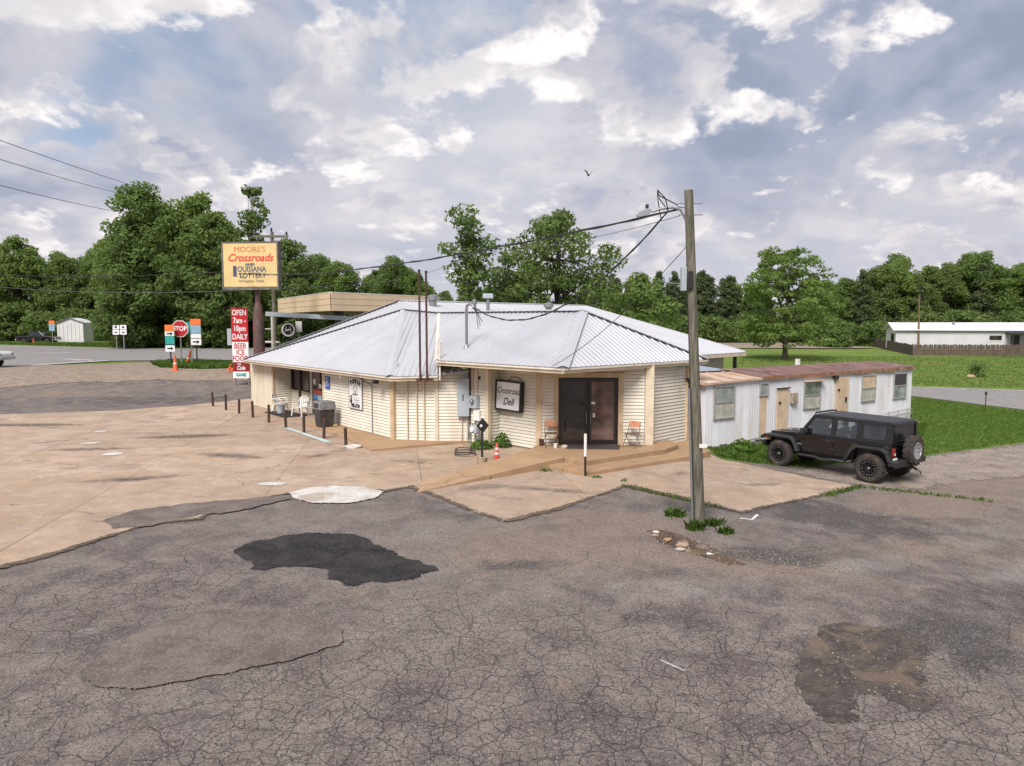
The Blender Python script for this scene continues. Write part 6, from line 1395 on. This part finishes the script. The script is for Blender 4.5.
MB().tube([(61.8, 108, -.2), (61.55, 108, 8.4)], [.16, .10], 10).build('shaft', M_POLE2, fp, smooth=True); MB().lathe([(.06, 8.4), (.10, 8.45), (.03, 8.6)], 8, Matrix.Translation((61.55, 108, 0))).build('cap', M_BLACK, fp)
e = empty('marker_post', (25.1, 37.4, terr(25.1, 37.4)), 0, 'thin dark marker post on the lawn before the side road', 'post')
MB().tube([(0, 0, -.1), (0, 0, 1.0)], .025, 6).build('stake', M_RUST, e, world=False); MB().box(-.05, .05, -.03, .03, .85, 1.02).build('cap', M_RUST, e, world=False)
# bird
bd = empty('bird', (4.25, 40, 12.48), R(20), 'small dark bird flying high above the roof', 'bird')
MB().add([(-.04,-.16,0),(.05,-.05,.03),(.05,.10,.02),(0,.24,-.01),(-.05,.10,.02),(-.05,-.05,.03),(0,0,-.06),(0,.1,-.05)], [(0,1,5),(1,2,4,5),(2,3,4),(0,6,1),(0,5,6),(1,6,7,2),(5,4,7,6),(2,7,3),(3,7,4)]).build('body', M_BLACK, bd, world=False)
for s in (-1, 1): MB().add([(s*.04,-.05,.02),(s*.04,.09,.02),(s*.20,.06,.20),(s*.34,.12,.33),(s*.18,-.07,.20)], [(0,1,2,4),(4,2,3)]).build('wing', M_BLACK, bd, world=False)

# ------------------------------------------------------------------ trees
def m_leaf(name, a, b, c, trans=0.35):
    t = NT(name); tone = t.attr('tone')
    col = t.mix(t.rng(tone, 0.0, 0.5, 0, 1, False), a, b); col = t.mix(t.rng(tone, 0.5, 1.0, 0, 1, False), col, c)
    col = t.mix(t.math('MULTIPLY', t.rnd(), 0.5), col, t.mix(t.math('FRACT', t.math('MULTIPLY', t.rnd(), 7.3)), scl(b, 0.62), (b[0] * 1.25, b[1] * 1.05, b[2] * 1.1)))
    t.fin(col, 0.75, spec=0.25)
    tl = t.n('ShaderNodeBsdfTranslucent'); t.l(t.mix(0.35, col, (0.16, 0.24, 0.03)), tl.inputs[0]); mx = t.n('ShaderNodeMixShader'); mx.inputs[0].default_value = trans
    t.l(t.b.outputs[0], mx.inputs[1]); t.l(tl.outputs[0], mx.inputs[2]); t.l(mx.outputs[0], t.out.inputs[0])
    return t.m
ML_OAK = m_leaf('oak_leaf', (0.094, 0.150, 0.044), (0.155, 0.232, 0.068), (0.225, 0.310, 0.10), 0.5)
ML_LIGHT = m_leaf('light_leaf', (0.115, 0.185, 0.046), (0.185, 0.280, 0.072), (0.25, 0.345, 0.105), 0.5)
ML_PINE = m_leaf('pine_needle', (0.060, 0.090, 0.038), (0.098, 0.138, 0.054), (0.145, 0.188, 0.078), 0.35)
ML_WEED = m_leaf('weed_leaf', (0.050, 0.105, 0.016), (0.085, 0.165, 0.026), (0.14, 0.23, 0.04), 0.4)
M_BARK = m_wood('bark', (0.045, 0.036, 0.028), (0.115, 0.095, 0.075)); M_BARKP = m_wood('pine_bark', (0.06, 0.042, 0.03), (0.13, 0.09, 0.065))
def leaf_mesh(name, C, N, size, tone, mat, rng, aspect=1.5):
    """one small folded leaf-spray face per point"""
    n = len(C)
    r1 = rng.normal(size=(n, 3)); N = N + rng.normal(size=(n, 3)) * 0.75
    N /= np.linalg.norm(N, axis=1, keepdims=True) + 1e-9
    U = np.cross(N, r1); U /= np.linalg.norm(U, axis=1, keepdims=True) + 1e-9; W = np.cross(N, U)
    s = size[:, None] if isinstance(size, np.ndarray) else size
    a = U * s * aspect * 0.5; b = W * s * 0.5
    k = rng.uniform(0.5, 1.0, (n, 1))
    V = np.stack([C - a, C - b * k + a * 0.1, C + a, C + b * k - a * 0.1], 1).reshape(-1, 3)
    me = bpy.data.meshes.new(name); me.vertices.add(4 * n); me.vertices.foreach_set('co', V.ravel())
    me.loops.add(4 * n); me.loops.foreach_set('vertex_index', np.arange(4 * n)); me.polygons.add(n)
    me.polygons.foreach_set('loop_start', np.arange(0, 4 * n, 4)); me.polygons.foreach_set('loop_total', np.full(n, 4))
    me.update(); at = me.attributes.new('tone', 'FLOAT', 'FACE'); at.data.foreach_set('value', np.clip(tone, 0, 1).astype(np.float32))
    me.materials.append(mat); return me
def clumps(rng, cen, rad, per, flat=0.7, leaf=0.34):
    C, N, S, T = [], [], [], []
    for c, r in zip(cen, rad):
        k = int(per * (r ** 2)); d = rng.normal(size=(k, 3)); d /= np.linalg.norm(d, axis=1, keepdims=True)
        q = d * (rng.uniform(0.35, 1.0, (k, 1)) ** 0.6) * r; q[:, 2] *= flat
        C.append(c + q); N.append(d * 0.7 + np.array([0, 0, 0.7])); S.append(rng.uniform(0.6, 1.35, k) * leaf)
        T.append(np.full(k, rng.uniform(0.15, 0.85)) + rng.normal(0, 0.16, k))
    return np.concatenate(C), np.concatenate(N), np.concatenate(S), np.concatenate(T)
def limbs(trunk_pts, radii, targets, rng, name, mat, parent, r0=0.10):
    m = MB().tube(trunk_pts, radii, 9)
    top = len(trunk_pts)
    for t in targets:
        t = Vector(t); i = min(top - 2, max(1, int(top * (0.25 + 0.6 * rng.uniform()))))
        a = Vector(trunk_pts[i]); mid_ = a.lerp(t, 0.5) + Vector((0, 0, (t - a).length * 0.08))
        m.tube([a, mid_, t], [r0, r0 * 0.6, r0 * 0.2], 5, caps=False)
    return m.build(name, mat, parent, smooth=True, world=False)
def broadleaf(seed, H, Rr, z0, ncl, leafmat, prof=None, lean=(0, 0), per=46, leaf=0.36, rc=(0.75, 1.5), trunk_r=0.3, name='broadleaf_tree', shell=0.45, flat=0.7, gap=0.0):
    rng = np.random.default_rng(seed); e = empty(name, (0, 0, 0))
    prof = prof or (lambda u: math.sin(math.pi * min(1, (0.10 + 0.90 * u)) ** 0.8) ** 0.6)
    ph = rng.uniform(0, 6.28, 4); cen, rad = [], []
    while len(cen) < ncl:
        u = rng.uniform(0, 1); th = rng.uniform(0, 6.28)
        lob = 1 + 0.16 * math.sin(2 * th + ph[0] + 3 * u) + 0.13 * math.sin(3 * th + ph[1] - 4 * u) + 0.12 * math.sin(5 * u * 3 + ph[2] + th)
        if gap and math.sin(7 * u + 2.3 * th + ph[3]) > 1 - gap: continue
        r = max(0.0, Rr * prof(u) * lob); q = r * (shell + (1 - shell) * rng.uniform() ** 0.5) if rng.uniform() < 0.75 else r * rng.uniform()
        rr = rng.uniform(*rc) * (0.75 + 0.35 * prof(u))
        q = max(0, q - rr * 0.4)
        cen.append((q * math.cos(th) + lean[0] * u, q * math.sin(th) + lean[1] * u, z0 + u * (H - z0 - 0.5))); rad.append(rr)
    cen = np.array(cen); C, N, S, T = clumps(rng, cen, rad, per, flat, leaf)
    mobj('crown', leaf_mesh('crown', C, N, S, T, leafmat, rng), None, e, world=False)
    pts = [(lean[0] * k / 6 * 0.8 + 0.15 * rng.normal() * (k > 0), lean[1] * k / 6 * 0.8 + 0.15 * rng.normal() * (k > 0), H * 0.85 * k / 6 - 0.3) for k in range(7)]
    idx = rng.permutation(len(cen))[:26]
    limbs(pts, [trunk_r * (1.15 if k == 0 else 1) * (1 - 0.82 * k / 6) for k in range(7)], [cen[i] for i in idx], rng, 'trunk', M_BARK, e, trunk_r * 0.35)
    return e
def pine(seed, H, Rr, z0, leafmat=None, name='pine_tree'):
    rng = np.random.default_rng(seed); e = empty(name, (0, 0, 0)); cen, rad, tg = [], [], []
    n = 26
    for k in range(n):
        u = k / (n - 1); z = z0 + u * (H - z0 - 0.3); r = Rr * (1 - u) ** 0.75 * rng.uniform(0.6, 1.15) + 0.25
        for j in range(rng.integers(3, 6)):
            th = rng.uniform(0, 6.28)
            for f in (0.5, 0.95): cen.append((r * f * math.cos(th), r * f * math.sin(th), z + 0.25 * f + rng.normal() * .2)); rad.append(rng.uniform(0.5, 0.95))
            tg.append(cen[-1])
    C, N, S, T = clumps(rng, np.array(cen), rad, 38, 0.6, 0.34)
    mobj('crown', leaf_mesh('crown', C, N, S, T, leafmat or ML_PINE, rng, 2.4), None, e, world=False)
    limbs([(0, 0, -.3), (.1, 0, H * .4), (0, .1, H * .75), (0, 0, H * .97)], [.24, .18, .10, .03], tg[::4], rng, 'trunk', M_BARKP, e, .05)
    return e
placed = set()
def put(proto, x, y, s, rz, label, cat='tree', group=None, sz=None, z=None):
    o = proto if proto.name not in placed else copy_tree(proto)
    placed.add(proto.name)
    o.matrix_basis = Matrix.Translation((x, y, (terr(x, y) if z is None else z) - 0.05)) @ Matrix.Rotation(rz, 4, 'Z') @ Matrix.Diagonal((s, s, sz or s, 1))
    return tag(o, label, cat, group)
dome = lambda u: max(0.05, (1 - (2 * max(0, u - 0.42) / 1.16) ** 2)) ** 0.5 * (0.55 + 0.45 * min(1, u / 0.25))
put(broadleaf(11, 14.6, 5.6, 1.5, 140, ML_OAK, dome, per=85, leaf=0.27, trunk_r=.35, gap=.12), 4.1, 65, 1, 0, 'big dark green oak rising behind the roof in the middle')
put(broadleaf(12, 12.9, 2.5, 4.0, 44, ML_OAK, lambda u: 0.5 + 0.55 * u, per=95, leaf=0.26, rc=(.6, 1.1), trunk_r=.16, shell=.2, gap=.3), -3.7, 60, 1, 0.4, 'slender open tree left of the big oak')
put(broadleaf(13, 10.5, 2.4, 2.0, 30, ML_OAK, dome, per=85, leaf=.26, rc=(.6, 1.1), trunk_r=.16, gap=.2), -0.6, 63, 1, 0.4, 'small tree filling the gap between slender tree and oak')
put(broadleaf(14, 9.6, 3.7, 0.4, 80, ML_LIGHT, dome, per=90, leaf=.25, rc=(.7, 1.2)), 12.9, 72, 1, 0, 'bright green rounded tree right of the big oak')
put(broadleaf(15, 13.4, 6.5, 1.7, 230, ML_LIGHT, lambda u: 0.80 + 0.22 * u / .35 if u < .35 else max(.22, 1.02 - 1.05 * (u - .35) ** 1.35), per=62, leaf=.27, rc=(.7, 1.25), trunk_r=.32, flat=.38), 32.7, 85, 1, 0, 'lone spreading green tree on the lawn behind the trailer')
bigs = [broadleaf(21, 20, 6.2, 0.6, 220, ML_OAK, dome, per=62, leaf=.34, rc=(.9, 1.7)), broadleaf(22, 19, 5.6, 0.6, 200, ML_LIGHT, dome, per=62, leaf=.34, rc=(.9, 1.7)), broadleaf(23, 17, 5.0, 0.4, 170, ML_OAK, dome, per=62, leaf=.34, rc=(.9, 1.6), gap=.1)]
pines = [pine(31, 17, 4.0, 3.0), pine(32, 15, 3.6, 2.0)]
hedge = broadleaf(41, 5.0, 3.4, 0.0, 50, ML_OAK, dome, per=60, leaf=.32, rc=(.7, 1.3), name='understorey_tree')
GL = 'trees of the left wood'
for i, (x, y, k, s, lb) in enumerate([(-49.8, 93, 1, .88, 'leftmost tall tree of the roadside wood at left'), (-45.5, 90, 0, 1.02, 'tallest broad tree of the roadside wood at left'), (-39.5, 92, 1, 1.03, 'pale green tall tree in the middle of the roadside wood'), (-36.5, 87, 2, .98, 'tree of the roadside wood just left of the yellow sign'), (-28.5, 92, 2, .82, 'tree rising directly behind the yellow sign'), (-46.5, 86.5, 2, .75, 'lower rounded tree at the front of the roadside wood'), (-56.5, 106, 2, .8, 'tree at the left shoulder of the roadside wood')]):
    put(bigs[k], x, y, s, i * 1.3, lb, 'tree', GL)
put(broadleaf(25, 21.5, 2.4, 13.5, 22, ML_OAK, dome, per=44, leaf=.42, rc=(.8, 1.3), trunk_r=.2), -34.3, 95, 1, 0, 'thin tall tree with a round tuft above the yellow sign', 'tree', GL)
rs = random.Random(12)
def row(protos, n, f, label, group, smin, smax, cat='tree'):
    for i in range(n):
        x, y, hh = f(i / max(1, n - 1), i); k = rs.choice(protos)
        s = hh * rs.uniform(smin, smax); put(k, x, y, s * rs.uniform(.92, 1.1), rs.uniform(0, 6.28), label, cat, group, sz=s)
row(bigs + pines[:1], 24, lambda t, i: (-125 + 70 * t + rs.uniform(-2, 2), 128 + (i % 3) * 6, 1.0), 'green tree of the far wood at the left edge', 'trees of the far left wood', .82, 1.05)
row([hedge], 12, lambda t, i: (-122 + 66 * t + rs.uniform(-2, 2), 121 + rs.uniform(-2, 2), 1.3), 'low leafy tree along the edge of the left wood', 'low trees at the edge of the left wood', .8, 1.25)
row([hedge], 9, lambda t, i: (-50 + 28 * t + rs.uniform(-1, 1), 98 + rs.uniform(-2, 2), 1.2), 'shaded low tree under the roadside wood', 'low trees under the roadside wood', .8, 1.2)
row(bigs + pines, 26, lambda t, i: (-52 + 58 * t + rs.uniform(-2, 2), 136 + (i % 3) * 6, 0.98 - 0.45 * t), 'tree of the wood behind the fuel canopy', 'trees of the wood behind the canopy', .85, 1.05)
row([hedge], 8, lambda t, i: (-34 + 40 * t, 124 + rs.uniform(-3, 3), 1.2), 'low tree before the wood behind the canopy', 'low trees behind the canopy', .8, 1.2)
row(pines, 42, lambda t, i: (16 + 42 * t + rs.uniform(-1, 1), 156 + (i % 3) * 5, 0.84), 'dark pine of the wood behind the lone tree', 'dark pines behind the lone tree', .88, 1.08)
row([hedge], 14, lambda t, i: (14 + 46 * t + rs.uniform(-1, 1), 150 + rs.uniform(-2, 2), 1.1), 'dark low tree at the foot of the pines', 'low trees under the pines', .8, 1.2)
row(bigs, 9, lambda t, i: (61 + 16 * t + rs.uniform(-1.5, 1.5), 141 + (i % 3) * 5, 0.74), 'broad tree of the wood left of the tall field pole', 'trees left of the tall field pole', .88, 1.05)
row(pines, 5, lambda t, i: (68 + 8 * t + rs.uniform(-1, 1), 138 + (i % 3) * 4, 0.80), 'dark pine standing near the tall field pole', 'pines near the tall field pole', .88, 1.05)
row(bigs, 14, lambda t, i: (76 + 34 * t + rs.uniform(-2, 2), 140 + (i % 3) * 5, 0.92), 'broad tree of the wood behind the mobile home', 'trees behind the mobile home', .84, 1.06)
row(pines, 7, lambda t, i: (80 + 32 * t + rs.uniform(-2, 2), 137 + (i % 2) * 4, 0.86), 'dark pine among the trees behind the mobile home', 'pines behind the mobile home', .85, 1.05)
row([hedge], 16, lambda t, i: (58 + 56 * t + rs.uniform(-1, 1), 131 + rs.uniform(-2, 2), 1.15), 'low leafy tree along the wood behind the mobile home', 'low trees behind the mobile home', .8, 1.3)
put(pine(33, 4.6, 1.9, 0.2, ML_OAK, 'evergreen_shrub'), 56, 122, 1, 0, 'cone shaped evergreen shrub standing right of the lone tree', 'shrub')
put(broadleaf(42, 1.7, .95, 0.05, 26, ML_OAK, dome, per=190, leaf=.13, rc=(.28, .5), trunk_r=.05, name='lawn_bush'), 40.4, 61.5, 1, 0, 'round dark bush alone on the lawn below the fence', 'bush')
lump('rock', (39.3, 60.6, terr(39.3, 60.6) + .05), (.4, .3, .2), M_CONC2, 7, 'pale rock lying at the foot of the lawn bush', 'rock')

# ------------------------------------------------------------------ weeds, grass, rubble
def weed(loc, h, r, n, leaf, label, seed, mat=None, name='weed_clump', cat='weed'):
    rng = np.random.default_rng(seed); e = empty(name, loc, 0, label, cat)
    th = rng.uniform(0, 6.28, n); q = r * np.sqrt(rng.uniform(0, 1, n)); z = h * rng.uniform(0.1, 1, n) * (1.05 - (q / r) ** 2 * 0.75)
    C = np.stack([q * np.cos(th), q * np.sin(th), z], 1); N = np.stack([np.cos(th), np.sin(th), np.full(n, .8)], 1)
    mobj('leaves', leaf_mesh('leaves', C, N, rng.uniform(.6, 1.3, n) * leaf, rng.uniform(.1, .95, n), mat or ML_WEED, rng, 1.9), None, e, world=False)
    m = MB()
    for k in range(7):
        a = rng.uniform(0, 6.28); m.tube([(0, 0, -.02), (r * .3 * math.cos(a), r * .3 * math.sin(a), h * .5), (r * .6 * math.cos(a), r * .6 * math.sin(a), h * .85)], [.008, .006, .003], 4)
    m.build('stems', ML_WEED, e, world=False)
def blades(name, pts, h, w, mat, seed):
    """upright grass blades at the given points, three per tuft"""
    rng = np.random.default_rng(seed); n = len(pts); P = np.repeat(np.array(pts), 3, 0); m = len(P)
    P[:, :2] += rng.normal(0, .03, (m, 2)); th = rng.uniform(0, 6.28, m); hh = h * rng.uniform(.5, 1.3, m); ln = rng.uniform(.1, 1.0, m) * hh
    D = np.stack([np.cos(th), np.sin(th), np.zeros(m)], 1); S = np.stack([-np.sin(th), np.cos(th), np.zeros(m)], 1) * w
    tip = P + D * ln[:, None]; tip[:, 2] += hh
    mid_ = P + D * (ln * .3)[:, None]; mid_[:, 2] += hh * .55
    V = np.stack([P - S, P + S, mid_ + S * .8, tip, mid_ - S * .8], 1).reshape(-1, 3)
    me = bpy.data.meshes.new(name); me.vertices.add(5 * m); me.vertices.foreach_set('co', V.ravel()); me.loops.add(5 * m); me.loops.foreach_set('vertex_index', np.arange(5 * m))
    me.polygons.add(m); me.polygons.foreach_set('loop_start', np.arange(0, 5 * m, 5)); me.polygons.foreach_set('loop_total', np.full(m, 5)); me.update()
    at = me.attributes.new('tone', 'FLOAT', 'FACE'); at.data.foreach_set('value', rng.uniform(0, 1, m).astype(np.float32)); me.materials.append(mat); return me
def tuft(x, y, r, n, h, label, seed):
    rng = np.random.default_rng(seed); a = rng.uniform(0, 6.28, n); q = r * np.sqrt(rng.uniform(0, 1, n))
    pts = [(x + qq * math.cos(t), y + qq * .7 * math.sin(t), lotz(x, y)) for qq, t in zip(q, a)]
    tag(mobj('grass_tuft', blades('grass_tuft', pts, h, .012, ML_WEED, seed), None), label, 'grass', 'grass tufts round the utility pole')
tuft(3.72, 15.85, .22, 45, .16, 'bright grass tuft left of the utility pole', 1); tuft(3.90, 14.78, .17, 40, .19, 'grass tuft growing against the foot of the utility pole', 2)
tuft(4.36, 15.1, .17, 34, .16, 'grass tuft right of the utility pole', 3); tuft(4.47, 14.5, .14, 30, .14, 'sparse yellowish grass tuft farthest right of the pole', 4)
weed((-0.35, 24.6, .05), .5, .3, 260, .08, 'leafy green plant against the wall below the deli sign', 1, name='wall_plant', cat='plant')
weed((-1.05, 24.35, .05), .30, .38, 260, .09, 'low green weeds beside the gas meter', 2)
weed((3.1, 19.3, .0), .10, .1, 30, .05, 'small weed at the edge of the concrete right of the steps', 3)
weed((2.4, 19.75, .0), .09, .16, 50, .05, 'weeds at the foot of the step corner', 4); weed((1.0, 20.6, .0), .12, .2, 60, .05, 'weeds in the corner between ramp and step', 5)
weed((8.3, 25.3, -.2), .4, .5, 500, .08, 'dark leafy weeds against the trailer skirting', 6); weed((10.2, 26.9, -.25), .3, .6, 300, .08, 'lower weeds along the trailer behind the car', 7)
weed((7.4, 24.0, -.15), .3, .35, 240, .08, 'weeds by the end of the store wall', 8)
def scatter(poly, n, seed, zoff=-.03, zfun=terr):
    rng = np.random.default_rng(seed); xs = [p[0] for p in poly]; ys = [p[1] for p in poly]; P = []
    while len(P) < n:
        x = rng.uniform(min(xs), max(xs), n * 2); y = rng.uniform(min(ys), max(ys), n * 2); k = inside(poly, x, y)
        P += [(a, b, zfun(a, b) + zoff) for a, b in zip(x[k], y[k])]
    return P[:n]
ML_GRASS = m_leaf('grass_blade', (0.082, 0.165, 0.026), (0.132, 0.235, 0.042), (0.20, 0.29, 0.075), 0.5)
lawn = scatter([(14.6, 24.9), (20.4, 27.8), (34, 26.5), (27.2, 37.5), (25.3, 44.6), (21, 46), (19.6, 33.6)], 26000, 1)
strip = scatter([(7.0, 23.6), (8.2, 22.9), (9.3, 22.4), (10.6, 23.3), (11.8, 24.1), (14.4, 25), (19.6, 33.2), (7.1, 25.4)], 9000, 2)
field = scatter([(20, 53), (30, 53), (60, 43), (90, 60), (90, 90), (54, 92), (30, 92), (18, 60)], 30000, 3)
edge = [(x + random.Random(i).uniform(-.12, .12), y + random.Random(i + 9999).uniform(-.12, .12), lotz(x, y)) for i, (x, y) in enumerate([tuple(Vector(a).lerp(Vector(b), t)) for a, b in (((9.9, 19.95), (8.3, 18.6)), ((9.9, 19.95), (12.6, 18.3)), ((3.0, 18.75), (4.9, 16.6))) for t in np.linspace(0, 1, 130)])]
left = scatter([(-130, 104), (-76, 103), (-58, 94), (-44, 87), (-36, 90), (-36, 98), (-130, 125)], 9000, 4) + scatter([(-27.5, 54), (-26.5, 57.5), (-21, 54), (-18.5, 49.5), (-21, 48.5), (-24.5, 49.5)], 3000, 5, -.01)
for nm, P, h, w, sd_ in (('lawn_grass', lawn, .06, .009, 1), ('verge_grass', strip, .09, .009, 2), ('field_grass', field, .07, .02, 3), ('edge_grass', edge, .09, .008, 4), ('roadside_grass', left, .30, .04, 5)):
    tag(mobj(nm, blades(nm, P, h, w, ML_GRASS, sd_), None), kind='stuff', label={'lawn_grass': 'mown green grass of the lawn beside the trailer', 'verge_grass': 'longer grass along the trailer wall', 'field_grass': 'rough grass of the far field', 'edge_grass': 'thin grass along the edge of the concrete', 'roadside_grass': 'grass along the highway verge'}[nm], cat='grass')
# rubble and water in the mud hole
rs = random.Random(4)
def m_water():
    t = NT('muddy_water'); p = t.pos(); t.bump(t.noise(p, 14, 2, .5), .002, .4); return t.fin((0.17, 0.105, 0.045), 0.04, 0, 0.8)
pz = lotz(3.52, 13.4)
drape('puddle', jagged([(3.33, 13.74), (3.62, 13.55), (3.72, 13.2), (3.58, 13.0), (3.40, 13.25)], .04, .03, 5, 5), m_water(), 0, .2, zf=lambda x, y: pz + .018)
k = 0
for x, y, s, mt, lb in ((3.02, 14.55, .06, M_STONE, 'white broken stone at the left end of the mud hole'), (3.42, 13.92, .10, M_CONC, 'largest flat tan stone in the mud hole'), (3.18, 14.18, .065, M_CONC2, 'orange tan stone in the middle of the mud hole'), (3.30, 13.62, .07, M_STONE, 'grey white slab piece beside the puddle'), (3.80, 13.3, .05, M_STONE, 'pale stone right of the puddle'), (2.95, 14.35, .05, M_CONC, 'small stone at the left rim of the mud hole')):
    lump('broken_stone', (x, y, lotz(x, y) + .02), (s * 1.3, s, s * .45), mt, k, lb, 'stone', 'broken stones in the mud hole'); k += 1
gp = []
m = MB()
for i in range(420):
    if i < 200: x, y = 4.6 + rs.gauss(0, .7), 13.0 + rs.gauss(0, .45)
    elif i < 300: x, y = 3.3 + rs.gauss(0, .3), 13.8 + rs.gauss(0, .35)
    else: x, y = 4.5 + rs.gauss(0, .5), 8.7 + rs.gauss(0, .6)
    s = rs.uniform(.006, .018); z = lotz(x, y) + .006
    M = rotm((x, y, z), rs.uniform(0, 6), rs.uniform(-.5, .5)); m.hexa([(-s,-s*.8,0),(s,-s*.6,0),(s*.8,s,0),(-s*.7,s*.8,0),(-s*.6,-s*.5,s*.9),(s*.5,-s*.4,s),(s*.5,s*.5,s*.8),(-s*.5,s*.5,s)], M)
tag(m.build('loose_gravel', M_PEBBLE), 'loose gravel crumbs strewn over the broken asphalt', 'gravel', kind='stuff')
